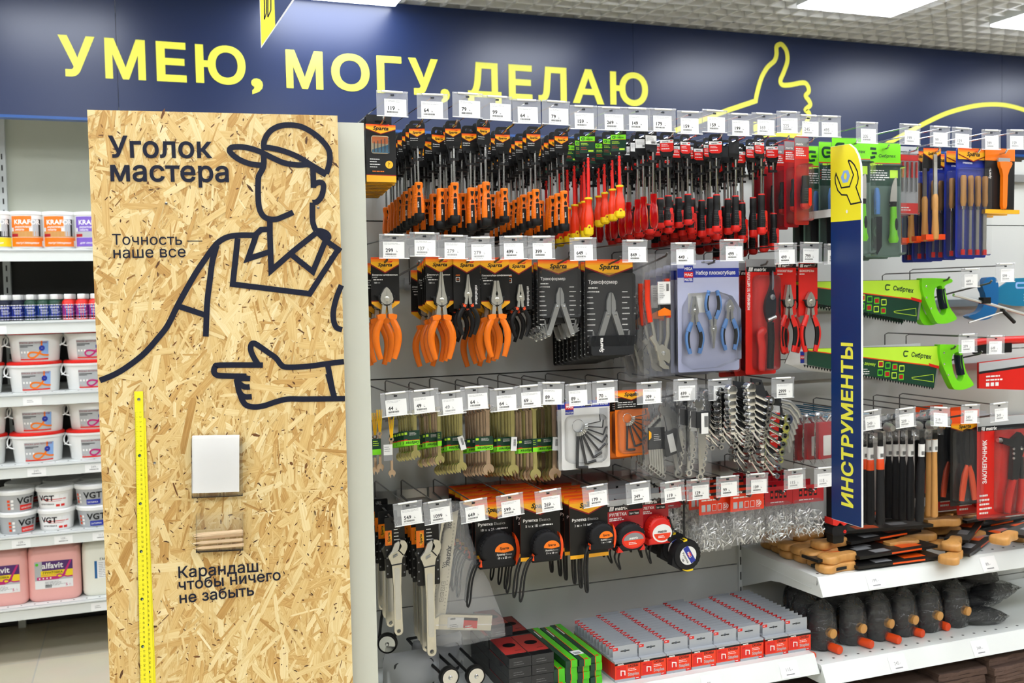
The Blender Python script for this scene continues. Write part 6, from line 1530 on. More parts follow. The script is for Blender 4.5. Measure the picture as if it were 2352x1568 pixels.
for i in (0, 1):
    tx, ty, pr = ROW4[i]; hx, hy = I4[i]
    X, Y, Z, wh = hook(4, i, tx, ty, pr, hx, hy, W4[i], roll=R(-4)); sl = (CB[4] - Z) / (2.77 - Y); u = L1(0, 1, X, Y)
    if i == 0: adj('adj0', 44 * u, 268 * u, 20 * u, 47 * u, 134 * u); hang('adj0', 'adjustable_spanner', 'satin adjustable spanner on black card', wh, 'spanner', 'adjustable spanners', X, Y, Z, 4, .06, sl, .004, .06)
    else: adj('adj1', 47 * u, 322 * u, 22 * u, 55 * u, 156 * u); hang('adj1', 'adjustable_spanner', 'large adjustable spanner on black card', wh, 'spanner', 'large adjustable spanners', X, Y, Z, 5, .035, sl, .004, .06, dz=0)
# carpenter's square in a big clear bag
tx, ty, pr = ROW4[2]; hx, hy = I4[2]
X, Y, Z, wh = hook(4, 2, tx, ty, pr, hx, hy, W4[2], roll=R(-4)); u = L1(0, 1, X, Y)
t = thing('square', 'aluminium carpenter square in a big clear bag, lowest row hook three', 'square', (X, Y, Z))
F_ = lambda x, y: ((x - hx) * u * 1.02, -(y - hy) * u)
m = MB(); m.prism([F_(1013, 1180), F_(1052, 1170), F_(1015, 1416), F_(978, 1416)], -.006, -.004, 'satin_steel')
b_ = part('blade', m, t); m = MB()
e0, e1 = F_(1046, 1200), F_(1016, 1405); q = math.atan2(e1[1] - e0[1], e1[0] - e0[0]) + math.pi
for k in range(25):
    f = 1 - (k + .6) / 25; x = e0[0] + (e1[0] - e0[0]) * f; z = e0[1] + (e1[1] - e0[1]) * f
    m.text(str(k + 1), x - .004, z, .005, -.0063, 'print_black', .01, ang=q + math.pi * 0)
    for j in range(5):
        xx = x + (e0[0] - e1[0]) / 125 * j; zz = z + (e0[1] - e1[1]) / 125 * j; m.rect(xx + (.0035 if j else .002), zz - .0001, xx + .0065, zz + .0002, -.0063, 'print_black')
    m.text(str(k + 1), x - .033, z, .004, -.0063, 'print_black', .01, ang=q)
a = F_(1026, 1298); m.text('matrix', a[0], a[1], .019, -.0065, 'print_black', .035, .2, ang=q); a = F_(1033, 1212); m.text('300 мм', a[0], a[1], .014, -.0065, 'print_black', .02, ang=q)
for k in range(3):
    for j in range(3): c = F_(1013 + k * 4 - j, 1290 + j * 5 - k); m.flat([(c[0] - .0016, c[1] - .0016), (c[0] + .0016, c[1] - .0012), (c[0] + .002, c[1] + .0018), (c[0] - .0012, c[1] + .0014)], -.0065, 'print_black')
for k in range(4):
    c = F_(1012 - k * 2, 1338 + k * 12.5); m.ribbon([(c[0] - .005, c[1] - .0048), (c[0] + .0045, c[1] - .0048), (c[0] + .0052, c[1] + .0048), (c[0] - .0042, c[1] + .0048), (c[0] - .005, c[1] - .0048)], .0008, -.0065, 'print_black'); m.ribbon([(c[0] - .002, c[1] - .002), (c[0] + .002, c[1] + .001), (c[0] - .001, c[1] + .0025)], .0007, -.0065, 'print_black')
part('printed_scale', m, b_)
m = MB(); m.prism([F_(984, 1418), F_(1004, 1408), F_(1126, 1427), F_(1121, 1462), F_(984, 1440)], -.015, .002, 'satin_steel'); m.prism([F_(984, 1429), F_(1124, 1446), F_(1124, 1448.5), F_(984, 1431.5)], -.0153, -.015, 'print_white'); st_ = part('stock', m, t)
m = MB(); m.prism([F_(1018, 1416), F_(1057, 1422), F_(1054, 1446), F_(1016, 1440)], -.0158, -.0152, 'white_card'); m.prism([F_(1057, 1422), F_(1090, 1428), F_(1087, 1452), F_(1054, 1446)], -.0158, -.0152, 'red'); m.prism([F_(1057, 1422), F_(1090, 1428), F_(1089, 1434), F_(1056, 1428)], -.0162, -.0158, 'print_black')
a = F_(1022, 1436); m.lines(a[0], a[1], .03, 3, .005, .0014, -.0162, 'print_grey'); a = F_(1024, 1421); m.barcode(a[0], a[1] - .003, .014, .005, -.0162); a = F_(1059, 1445); m.lines(a[0], a[1], .026, 2, .006, .003, -.0164, 'print_white'); part('sticker', m, st_)
r = random.Random(5); m = MB(); LT = [(1030, 1150), (1022, 1180), (1012, 1220), (1003, 1270), (995, 1330), (985, 1400), (978, 1450), (985, 1478), (1000, 1486)]; RTc = [(1056, 1150), (1070, 1190), (1078, 1230), (1090, 1270), (1104, 1310), (1122, 1350), (1140, 1400), (1158, 1450), (1160, 1482)]
for s in (-1, 1):
    vs = []; nx = 10
    for A, B in zip(LT, RTc):
        a, b = F_(*A), F_(*B)
        for i in range(nx + 1):
            f = i / nx; e = math.sin(math.pi * f) ** .5
            vs.append((a[0] + (b[0] - a[0]) * f + r.uniform(-.002, .002), -.006 + s * .017 * e + r.uniform(-.004, .004) * e, a[1] + (b[1] - a[1]) * f + r.uniform(-.002, .002)))
    fs = [(j * (nx + 1) + i, (j + 1) * (nx + 1) + i, (j + 1) * (nx + 1) + i + 1, j * (nx + 1) + i + 1) for j in range(len(LT) - 1) for i in range(nx)]
    m.add(vs, fs if s < 0 else [f[::-1] for f in fs], 'big_bag')
part('clear_bag', m, t)
# tape measures
def tape_case(c, w, h, dep, body, rim, y0=-.002, face=None):
    """rounded D-shaped case with tread blocks round its back, a hook side and a round label"""
    m = MB(); x, z = c
    out = []
    for q in range(0, 26):
        a = R(-35 + q * 10); out.append((x + w * .47 * math.cos(a), z + h * .49 * math.sin(a)))
    out += [(x - w * .5, z - h * .3), (x - w * .48, z - h * .5), (x + w * .4, z - h * .5), (x + w * .46, z - h * .4)]
    n = len(out); secs = ((1, y0), (1, y0 - dep * .12), (1.0, y0 - dep * .75), (.93, y0 - dep * .92), (.8, y0 - dep))
    vs = [(x + (a - x) * k, y, z + (b - z) * k) for k, y in secs for a, b in out]; fs = []
    sgn = 1 if area(out) > 0 else -1
    for i in range(len(secs) - 1):
        for j in range(n): j2 = (j + 1) % n; f = (i * n + j, i * n + j2, (i + 1) * n + j2, (i + 1) * n + j); fs.append(f if sgn > 0 else f[::-1])
    top = tuple(range((len(secs) - 1) * n, len(secs) * n)); fs.append(top if sgn > 0 else top[::-1]); m.add(vs, fs, body)
    for q in range(14):
        a = R(15 + q * 13); m.X = Matrix.Translation((x + w * .465 * math.cos(a), y0 - dep * .62, z + h * .485 * math.sin(a))) @ Matrix.Rotation(-a + math.pi / 2, 4, 'Y'); m.box((0, 0, 0), (w * .06, dep * .5, .0022), body); m.X = None
    return m
def strap(pts, r=.0024):
    m = MB(); m.tube(smooth(pts, 5), r, 'cord', 6, flat=1.6); return m
TP = {3: ('10 м x 25 мм', (1092, 1152, 1182, 1279), (1092, 1218, 1180, 1300)), 4: ('5 м x 18 мм', (1196, 1142, 1286, 1285), (1215, 1217, 1283, 1287)), 5: ('3 м x 16 мм', (1308, 1144, 1395, 1280), (1344, 1200, 1404, 1262))}
for i in (3, 4, 5):
    tx, ty, pr = ROW4[i]; hx, hy = I4[i]; ttl, cb_, kb = TP[i]
    X, Y, Z, wh = hook(4, i, tx, ty, pr, hx, hy, W4[i], roll=R(-4)); sl = (CB[4] - Z) / (2.77 - Y); u = L1(0, 1, X, Y)
    w, h = WH(*cb_, Y); ox = (( cb_[0] + cb_[2]) / 2 - hx) * u * 1.02; zt = (hy - cb_[1]) * u; zt = max(zt, .01); h = h + (zt - (hy - cb_[1]) * u)
    m = MB(); m.prism([(a + ox, b) for a, b in rrect(0, zt - h / 2, w, h, .004, 3)], 0, .0012, 'black_card', holes=[[(a, b) for a, b in rrect(0, -.001, w * .3, .008, .0035, 3)]])
    pf = MB(); pf.X = Matrix.Translation((ox, 0, 0)); hdr_s(pf, w, zt, w * .42, -.0001, w * .15); pf.rect(-w / 2, zt - h, w / 2, zt - h * .94, -.0003, 'amber'); pf.text('Рулетка Elastica', -w * .44, zt - w * .56, w * .095, -.0004, 'print_white', .02); pf.text(ttl, -w * .38, zt - w * .69, w * .085, -.0004, 'print_white', .015); pf.lines(w * .05, zt - w * .67, w * .4, 1, .004, w * .03, -.0004, 'print_white'); pf.X = None
    rb = MB(); rb.prism([(a + ox, b) for a, b in rrect(0, zt - h / 2, w, h, .004, 3)], .00125, .0018, 'orange_card')
    kw, kh = WH(*kb, Y); kc = (((kb[0] + kb[2]) / 2 - hx) * u * 1.02, -((kb[1] + kb[3]) / 2 - hy) * u); dep = .03 if i > 3 else .036
    cs = tape_case(kc, kw, kh, dep, 'rubber', 'deep_orange')
    fc = MB(); fx = kc[0] + kw * .12; fz = kc[1] - kh * .06; rr = kh * .27; yb = -.002 - dep
    fc.flat(circ(fx, fz, rr * 1.12, 26, rr), yb - .0006, 'print_black'); fc.flat([(fx - rr * .98, fz + rr * .12)] + [(fx + rr * 1.05 * math.cos(R(a)), fz + rr * .95 * math.sin(R(a))) for a in range(160, 19, -10)] + [(fx + rr * .98, fz + rr * .12), (fx, fz - rr * .04)], yb - .0008, 'orange'); fc.text('Sparta', fx, fz + rr * .3, rr * .38, yb - .001, 'print_black', .03, .2, align='c'); fc.text('Рулетка Elastica', fx, fz - rr * .3, rr * .28, yb - .001, 'print_white', .02, .1, align='c', width=rr * 1.6); fc.text(ttl, fx, fz - rr * .65, rr * .3, yb - .001, 'print_white', .02, .1, align='c', width=rr * 1.4)
    si = MB(); si.prism(smooth([(kc[0] + kw * .4, kc[1] + kh * .42), (kc[0] + kw * .5, kc[1] + kh * .2), (kc[0] + kw * .53, kc[1] - kh * .1), (kc[0] + kw * .47, kc[1] - kh * .42), (kc[0] + kw * .42, kc[1] - kh * .42), (kc[0] + kw * .45, kc[1] - kh * .05), (kc[0] + kw * .42, kc[1] + kh * .2)], 3), -dep * .95, -dep * .35, 'deep_orange'); si.prism([(kc[0] - kw * .5, kc[1] - kh * .42), (kc[0] - kw * .36, kc[1] - kh * .42), (kc[0] - kw * .46, kc[1] - kh * .22)], -dep * .99, -dep * .5, 'deep_orange')
    sx, sz = kc[0] - kw * .46, kc[1] - kh * .32
    s_ = strap([(sx, -.02, sz), (sx - .018, -.024, sz - .012), (sx - .03, -.02, sz - .05), (sx - .036, -.016, sz - .1), (sx - .034, -.016, sz - .118), (sx - .027, -.016, sz - .1), (sx - .022, -.02, sz - .05), (sx - .01, -.022, sz - .014), (sx + .004, -.018, sz - .004)]) if i != 5 else strap([(sx, -.02, sz), (sx - .012, -.026, sz - .015), (sx - .016, -.022, sz - .06), (sx - .012, -.02, sz - .118), (sx - .006, -.02, sz - .119), (sx - .008, -.022, sz - .06), (sx - .004, -.022, sz - .012)], .003)
    key = 'tape%d' % i
    proto(key, [('card', m, [('printed_front', pf), ('card_back', rb)]), ('tape_case', cs, [('round_label', fc), ('tape_slot', si)]), ('wrist_strap', s_)])
    hang(key, 'tape_measure', '%s black tape measure, black card' % ('large', 'medium', 'small')[i - 3], wh, 'tape measure', 'black tape measures', X, Y, Z, 6 if i > 3 else 7, .046, sl, .006, .06, cap=6)
for i in (6, 7):
    tx, ty, pr = ROW4[i]; hx, hy = I4[i]; cb_ = (1392, 1150, 1478, 1261) if i == 6 else (1462, 1139, 1534, 1246); kb = (1403, 1198, 1471, 1261) if i == 6 else (1476, 1181, 1531, 1246)
    X, Y, Z, wh = hook(4, i, tx, ty, pr, hx, hy, W4[i], roll=R(-3)); sl = (CB[4] - Z) / (2.77 - Y); u = L1(0, 1, X, Y)
    w, h = WH(*cb_, Y); ox = ((cb_[0] + cb_[2]) / 2 - hx) * u * 1.03; zt = max((hy - cb_[1]) * u, .012)
    m = MB(); m.prism([(a + ox, b) for a, b in rrect(0, zt - h / 2, w, h, .004, 3)], 0, .0012, 'maroon_card', holes=[rrect(0, 0, w * .3, .007, .003, 3)]); pf = MB(); pf.X = Matrix.Translation((ox, 0, 0)); pf.rect(-w / 2, zt - h * .16, w / 2, zt, -.0001, 'label_grey'); hdr_m(pf, w * .98, zt - h * .12, h * .11, -.0003); pf.text('РУЛЕТКА', -w * .42, zt - h * .33, w * .1, -.0004, 'print_white', .025); pf.lines(-w * .42, zt - h * .39, w * .5, 2, .005, .003, -.0004, 'print_white'); pf.rect(w * .1, zt - h * .35, w * .4, zt - h * .26, -.0004, 'print_black'); pf.text('5м×19мм', w * .12, zt - h * .33, w * .08, -.0005, 'print_white', .01, width=w * .25); pf.X = None
    kw, kh = WH(*kb, Y); kc = (((kb[0] + kb[2]) / 2 - hx) * u * 1.03, -((kb[1] + kb[3]) / 2 - hy) * u); dep = .034
    cs = tape_case(kc, kw, kh, dep, 'rubber' if i == 6 else 'red', 'red'); fc = MB(); yb = -.002 - dep; rr = kh * .3
    fc.flat(circ(kc[0] + kw * .05, kc[1] - kh * .1, kw * .4, 26, rr * 1.05), yb - .0004, 'red' if i == 6 else 'white_card'); fc.flat(circ(kc[0] + kw * .05, kc[1] - kh * .1, kw * .34, 26, rr * .86), yb - .0006, 'print_grey' if i == 6 else 'white_card'); fc.flat([(kc[0] + kw * .05 + kw * .34 * math.cos(R(a)), kc[1] - kh * .1 + rr * .86 * math.sin(R(a))) for a in range(180, 361, 12)], yb - .0008, 'red_orange'); fc.text('matrix', kc[0] + kw * .05, kc[1] - kh * .07, rr * .42, yb - .001, 'print_white' if i == 6 else 'print_black', .03, .2, align='c'); fc.lines(kc[0] - kw * .12, kc[1] - kh * .2, kw * .34, 2, .004, .0018, yb - .001, 'print_white')
    si = MB()
    if i == 6: si.prism([(kc[0] + kw * .16, kc[1] + kh * .44), (kc[0] + kw * .38, kc[1] + kh * .3), (kc[0] + kw * .34, kc[1] + kh * .1), (kc[0] + kw * .18, kc[1] + kh * .26)], yb + .004, yb + .014, 'red'); si.prism([(kc[0] - kw * .5, kc[1] - kh * .5), (kc[0] - kw * .3, kc[1] - kh * .5), (kc[0] - kw * .46, kc[1] - kh * .28)], yb - .0002, yb + .01, 'red'); si.prism([(kc[0] + kw * .44, kc[1] - kh * .5), (kc[0] + kw * .26, kc[1] - kh * .5), (kc[0] + kw * .4, kc[1] - kh * .3)], yb - .0002, yb + .01, 'red')
    else: si.prism(circ(kc[0] + kw * .34, kc[1] - kh * .34, kw * .09, 14), yb - .0006, yb + .006, 'print_black'); si.prism(smooth([(kc[0] + kw * .4, kc[1] + kh * .42), (kc[0] + kw * .52, kc[1]), (kc[0] + kw * .5, kc[1] - kh * .3), (kc[0] + kw * .44, kc[1]), (kc[0] + kw * .38, kc[1] + kh * .36)], 3), yb + .004, yb + .02, 'rubber')
    s_ = strap([(kc[0] - kw * .4, -.016, kc[1] - kh * .45), (kc[0] - kw * .5, -.018, kc[1] - kh * .7), (kc[0] - kw * .36, -.016, kc[1] - kh * 1.1), (kc[0] - kw * .3, -.016, kc[1] - kh * 1.15), (kc[0] - kw * .36, -.016, kc[1] - kh * .8), (kc[0] - kw * .3, -.018, kc[1] - kh * .5)])
    proto('tape%d' % i, [('card', m, [('printed_front', pf)]), ('tape_case', cs, [('label', fc), ('trim', si)]), ('wrist_strap', s_)])
    hang('tape%d' % i, 'tape_measure', ('black and red tape measure' if i == 6 else 'bright red tape measure') + ', red card', wh, 'tape measure', 'red carded tape measures', X, Y, Z, 4, .055, sl, .006, .06)
tx, ty, pr = ROW4[8]; hx, hy = I4[8]
X, Y, Z, wh = hook(4, 8, tx, ty, pr, hx, hy, W4[8]); sl = (CB[4] - Z) / (2.77 - Y); u = L1(0, 1, X, Y)
cc = MB(); zc_ = -(1272 - hy) * u; ra = 36 * u; cxr = .0
cc.tube([(-.0014, -.012, .004), (-.0016, -.012, zc_ + ra)], .0013, 'cord', 6); cc.tube([(.0014, -.012, .004), (.0016, -.012, zc_ + ra)], .0013, 'cord', 6)
bd = MB(); bd.lathe([(ra * .8, -.006), (ra * .97, -.002), (ra, .004), (ra, .026), (ra * .93, .032), (ra * .7, .034), (.001, .034)], 'rubber', 32, (cxr, 0, zc_), axis='y')
bd.prism([(cxr - ra * 1.05, zc_ - ra * .05), (cxr - ra * .5, zc_ + ra * .8), (cxr + ra * .1, zc_ + ra * .4), (cxr, zc_ - ra), (cxr - ra * .4, zc_ - ra * 1.0), (cxr - ra * 1.1, zc_ - ra * .6)], -.028, -.002, 'rubber')
for q in range(12): a = R(-60 + 16 * q); bd.X = Matrix.Translation((cxr + ra * 1.0 * math.cos(a), -.016, zc_ + ra * math.sin(a))) @ Matrix.Rotation(-a + math.pi / 2, 4, 'Y'); bd.box((0, 0, 0), (ra * .14, .022, .0016), 'rubber'); bd.X = None
yl = MB(); yl.prism(smooth([(cxr - ra * .35, zc_ - ra * .92), (cxr + .0, zc_ - ra * 1.06), (cxr + ra * .4, zc_ - ra * 1.02), (cxr + ra * .36, zc_ - ra * .92), (cxr, zc_ - ra * .96), (cxr - ra * .3, zc_ - ra * .84)], 3), -.03, -.008, 'yellow'); yl.prism([(cxr - ra * .3, zc_ + ra * .95), (cxr - ra * .02, zc_ + ra * 1.05), (cxr - ra * .05, zc_ + ra * .8), (cxr - ra * .2, zc_ + ra * .78)], -.032, -.01, 'yellow')
fc = MB(); fc.X = Matrix.Translation((cxr, 0, zc_)) @ Matrix.Rotation(R(60), 4, 'Y'); fc.flat(circ(0, 0, ra * .6, 28), -.0346, 'white_card'); fc.rect(-ra * .58, -ra * .08, ra * .58, ra * .3, -.0348, 'royal'); fc.rect(-ra * .14, ra * .0, ra * .14, ra * .22, -.035, 'red'); fc.text('MAG', 0, ra * .02, ra * .2, -.0352, 'print_white', .02, align='c'); fc.text('Рулетка', 0, -ra * .3, ra * .2, -.0352, 'print_black', .01, align='c'); fc.text('5м', 0, -ra * .52, ra * .22, -.0352, 'print_black', .02, align='c'); fc.X = None
proto('round_tape', [('cord', cc), ('tape_case', bd, [('yellow_trim', yl), ('round_label', fc)])])
hang('round_tape', 'tape_measure', 'round black and yellow tape measure', wh, 'tape measure', 'round tape measures', X, Y, Z, 4, .058, sl, .004, .08)
# rivet bags
def rivet_bag(key, w, h, hh, dark, seed):
    hd = MB(); hd.prism(rrect(0, .012 - hh / 2, w, hh, .003, 2), -.0012, .0004, 'maroon_card' if dark else 'red_orange', holes=[circ(0, 0, .004, 10)]); pf = MB()
    if dark:
        for k in range(4): pf.rect(-w * .3 + k * w * .16, .012 - hh * .62, -w * .2 + k * w * .16, .012 - hh * .2, -.0015, 'print_black'); pf.rect(-w * .28 + k * w * .16, .012 - hh * .5, -w * .22 + k * w * .16, .012 - hh * .32, -.0017, 'red')
        pf.lines(-w * .3, .012 - hh * .85, w * .7, 1, .004, .0026, -.0017, 'print_white')
    else:
        pf.rect(-w / 2, .012 - hh * .14, w / 2, .012, -.0015, 'print_black'); pf.text('matrix', -w * .4, .012 - hh * .125, hh * .17, -.0017, 'print_white', .03, .2); pf.lines(-w * .42, .012 - hh * .36, w * .8, 1, .004, .004, -.0017, 'print_white')
        for k in range(5): pf.flat(rrect(-w * .36 + k * w * .17, .012 - hh * .7, w * .12, hh * .32, .001, 2), -.0016, 'tub_grey' if k < 2 else 'print_white'); pf.flat(rrect(-w * .36 + k * w * .17, .012 - hh * .7, w * .1, hh * .27, .001, 2), -.0018, 'tub_grey' if k < 2 else 'red_orange')
        pf.text('50', w * .28, .012 - hh * .78, hh * .26, -.0019, 'print_white', .02)
    bg = pillow(w * 1.02, h - hh * .8, .026, .012 - hh * .75, seed); r = random.Random(seed); rv = MB()
    for k in range(85):
        z = .012 - h + .012 + (h - hh) * .62 * r.random() ** 1.4; x = (r.random() - .5) * w * .84; y = r.uniform(-.010, .010); q = r.uniform(0, math.pi); b = r.uniform(-.4, .4); L = r.uniform(.02, .03)
        d = Vector((math.cos(q) * math.cos(b), math.sin(b) * .5, math.sin(q) * math.cos(b))) * L / 2; c = Vector((x, y, z)); c.x = max(-w * .44, min(w * .44, c.x))
        rv.tube([c - d, c + d * .1], .0009, 'rivet', 5); rv.tube([c + d * .1, c + d], .0021, 'rivet', 6)
    proto(key, [('header_card', hd, [('printed_front', pf)]), ('clear_bag', bg), ('rivets', rv, [], 'stuff')])
for i, (cb_, hh, dk) in {9: ((1608, 1125, 1681, 1262), 50, 0), 10: ((1683, 1120, 1761, 1248), 48, 0), 11: ((1761, 1112, 1824, 1240), 44, 1), 12: ((1824, 1106, 1895, 1224), 41, 1)}.items():
    tx, ty, pr = ROW4[i]; hx, hy = I4[i]
    X, Y, Z, wh = hook(4, i, tx, ty, pr, hx, hy, W4[i], faded=i > 10); sl = (CB[4] - Z) / (2.77 - Y); u = L1(0, 1, X, Y)
    w, h = WH(*cb_, Y); rivet_bag('rivets%d' % i, w, h, hh * u, dk, 60 + i)
    hang('rivets%d' % i, 'rivet_bag', 'clear bag of steel rivets, red header', wh, 'rivet bag', 'rivet bags', X, Y, Z, 4, .055, sl, .008, .08)
X8, Y8, Z8 = HOOKS[(4, '', 8)]
rivet_bag('rivets8', .075, .12, .045, 1, 77)
for j in range(2): spawn('rivets8', 'rivet_bag', 'clear rivet bag behind the round tape cord, %s' % ('frontmost', 'rearmost')[j], 'rivet bag', (X8 - .02 + .0 * j, Y8 + .035 + .09 * j, Z8 + .006), (0, 0, .05), 'rivet bags')
# ------------------------------------------------------------------ navy and yellow aisle sign standing out from the upright
t = thing('aisle_sign', 'tall navy and yellow blade sign with spanner emblem between the two tool bays', 'sign', (1.83, 2.262, .84))
SF = lambda x, y: (lambda p: (p.y - 2.262, p.z - .84))(atX(x, y, 1.83))
m = MB(); y0, y1 = 2.199 - 2.262, 2.3245 - 2.262
ol = [(y1, -.002), (y0, -.001), (y0, .955), (y0 + .003, .985), (y0 + .012, 1.01), (y0 + .026, 1.03), (y0 + .048, 1.045), (y1, 1.048)]
def side(mb, pts, x0, x1, mat, side_mat=None):
    """outline in the y-z plane, facing -x"""
    n = len(pts); vs = [(x0, a, b) for a, b in pts] + [(x1, a, b) for a, b in pts]
    mb.add(vs, [tuple(range(n))], mat)
    mb.add(vs, [tuple(range(n, 2 * n))[::-1]] + [(i, i + n, (i + 1) % n + n, (i + 1) % n) for i in range(n)], side_mat or mat)
def flip(pts): return pts if area(pts) < 0 else pts[::-1]
side(m, flip(ol), -.003, .003, 'white_card'); part('board', m, t)
m = MB(); zy = 1.676 - .84; e = .0006
def sflat(mb, pts, off, mat): mb.add([(-.003 - off, a, b) for a, b in flip(pts)], [tuple(range(len(pts)))], mat)
sflat(m, [(y1, -.001), (y0 + .0008, 0), (y0 + .0008, zy), (y1, zy + .002)], .0003, 'sign_navy')
sflat(m, [(y1, zy + .002), (y0 + .0008, zy)] + [(a + .0008, b - .0006) for a, b in ol[2:-1]] + [(y1, 1.047)], .0003, 'sign_yellow'); part('printed_face', m, t)
m = MB(); vs, fs = text_geo('ИНСТРУМЕНТЫ', .034, 0, 1.0); xa = min(p[0] for p in vs); xb = max(p[0] for p in vs); k = (1.342 - .886) / (xb - xa)
ks = .046 / .73
m.add([(-.0037, 2.234 - 2.262 + b * ks, .886 - .84 + (a - xa) * k) for a, b in vs], [f[::-1] for f in fs] if False else fs, 'letter_yellow'); part('lettering', m, t)
z8 = lambda p: SF(1700 + p[0] / 3.607, 240 + p[1] / 3.607)
m = MB()
O_ = [(903, 463), (925, 468), (955, 500), (980, 555), (988, 610), (982, 650), (968, 682), (1012, 808), (925, 826), (893, 750), (850, 748), (818, 712), (798, 650), (795, 605), (803, 573), (848, 690), (915, 680), (948, 582), (903, 463)]
P = [z8(p) for p in O_]
tmp = MB(); tmp.ribbon(P, .0042, 0, 'vinyl_navy'); m.add([(-.0036, v[0] - 0, v[2]) for v in tmp.v], tmp.f, 'vinyl_navy')
c = z8((881, 594)); ho = [z8(p) for p in ((866, 548), (903, 543), (920, 590), (899, 644), (860, 650), (842, 604))]; ci = [(c[0] + .0062 * math.cos(i * math.pi / 6), c[1] + .009 * math.sin(i * math.pi / 6)) for i in range(12)]
sflat(m, ho, .0006, 'sky_blue'); sflat(m, ci, .0009, 'sign_yellow'); hh_ = z8((893, 886)); sflat(m, [(hh_[0] + .004 * math.cos(i * .6), hh_[1] + .005 * math.sin(i * .6)) for i in range(10)], .0006, 'white_card'); part('spanner_emblem', m, t)
m = MB(); m.box((.006, .26, 1.705 - .84), (.003, .52, .022), 'white_metal'); part('support_arm', m, t)

# ------------------------------------------------------------------ bottom shelf of the first bay
ST = .4205
W_ = .0785
m = MB(); m.box((0, .0105, .026), (W_, .0205, .05), 'red'); m.box((0, .0105, .054), (W_, .0205, .006), 'flap_grey'); m.box((0, .0105, .003), (W_ + .0004, .021, .008), 'flap_grey')
pf = MB(); pf.rect(-W_ / 2, .007, W_ / 2, .052, -.0002, 'red_orange'); pf.rect(-W_ / 2, .046, W_ / 2, .056, -.0003, 'flap_grey'); pf.rect(-W_ / 2, .046, W_ / 2, .0515, -.0004, 'print_black'); pf.text('matrix', -W_ * .4, .0465, .0066, -.0006, 'print_white', .04, .2)
pf.text('СКОБЫ', W_ * .0, .0375, .009, -.0006, 'print_black', .03, width=W_ * .4); pf.lines(W_ * .0, .0315, W_ * .42, 2, .0045, .0015, -.0006, 'print_white'); pf.text('Staples', W_ * .0, .0135, .0125, -.0006, 'tub_grey', .02, width=W_ * .42); pf.rect(-W_ * .46, .01, -W_ * .06, .043, -.0003, 'red')
pf.ribbon([(-W_ * .27, .0165), (-W_ * .27, .0305), (-W_ * .12, .0285), (-W_ * .12, .0165)], .0028, -.0007, 'print_white', False); pf.text('1/4"', -W_ * .42, .036, .0055, -.0006, 'dark_red', .02); pf.rect(W_ * .28, .0005, W_ * .5, .008, -.0007, 'red'); pf.lines(W_ * .31, .004, W_ * .16, 1, .002, .0018, -.0009, 'print_white')
fl = MB(); fl.prism(rrect(0, .074, W_ - .003, .04, .002, 2), .0155, .0163, 'flap_grey', holes=[circ(0, .079, .0042, 10)]); fl.prism(rrect(.009, .079, .01, .0032, .001, 1), .0152, .0166, 'dark_steel'); fl.prism(rrect(-.009, .079, .01, .0032, .001, 1), .0152, .0166, 'dark_steel'); fl.rect(-W_ * .48, .082, -W_ * .28, .09, .0152, 'red'); fl.lines(-W_ * .45, .0855, W_ * .13, 1, .002, .0015, .015, 'print_white')
proto('staples', [('carton', m, [('printed_front', pf)]), ('hang_tab', fl)])
for cc_ in range(8):
    x = 1.19 + .0402 + cc_ * .0806 + (.004 if cc_ > 5 else 0)
    n = [13, 14, 14, 14, 15, 14, 15, 15][cc_]
    for rr_ in range(n):
        lab = 'red staple box with grey hang tab, %s, row %s of eight' % ('frontmost' if rr_ == 0 else ('rearmost' if rr_ == n - 1 else ORD[rr_] + ' back'), CNT[cc_])
        spawn('staples', 'staple_box', lab, 'staple box', (x + rnd.uniform(-.0006, .0006), 2.437 + rr_ * .0212, ST), (0, 0, rnd.uniform(-.01, .01)), 'staple boxes on the bottom shelf')
# green boxes: four columns of four
gw, gl, gh = .0345, .285, .0185
m = MB(); m.box((0, gl / 2, gh / 2), (gw, gl, gh), 'dark_green'); pf = MB()
pf.box((gw * .24, gl / 2, gh / 2), (gw * .53, gl + .0006, gh + .0006), 'green'); pf.box((-gw * .04, gl / 2, gh / 2), (gw * .05, gl + .0008, gh + .0008), 'deep_orange'); pf.box((gw * .18, gl * .02, gh / 2), (gw * .2, gl * .03, gh + .0012), 'red'); pf.box((-gw * .2, gl * .8, gh / 2), (.003, gl * .2, gh + .0009), 'print_white')
proto('green_box', [('carton', m, [('printed_band', pf)])])
for c_ in range(4):
    for l_ in range(4 if c_ != 3 else 4):
        x = 1.032 + c_ * .0365; top = (c_ == 0 and l_ == 3)
        if c_ == 0 and l_ == 3: continue
        spawn('green_box', 'long_carton', 'long dark and lime green carton, column %s from the red packs, layer %s' % (CNT[c_], CNT[l_]), 'carton', (x + rnd.uniform(-.001, .001), 2.452 + rnd.uniform(-.004, .006) - (.006 if c_ == 2 and l_ == 3 else 0), ST + l_ * (gh + .0005)), (0, 0, rnd.uniform(-.006, .006)), 'green cartons on the bottom shelf')
o_ = thing('barcode_sticker', 'white barcode sticker on a green carton top', 'sticker', (1.105, 2.5, ST + 4 * (gh + .0005) + .0006), (0, 0, .1)); m = MB(); m.box((0, 0, 0), (.03, .03, .0004), 'paper')
for k in range(8): m.box((-.01 + k * .0025, -.004, .0003), (.0012, .014, .0002), 'print_black')
part('sticker_face', m, o_)
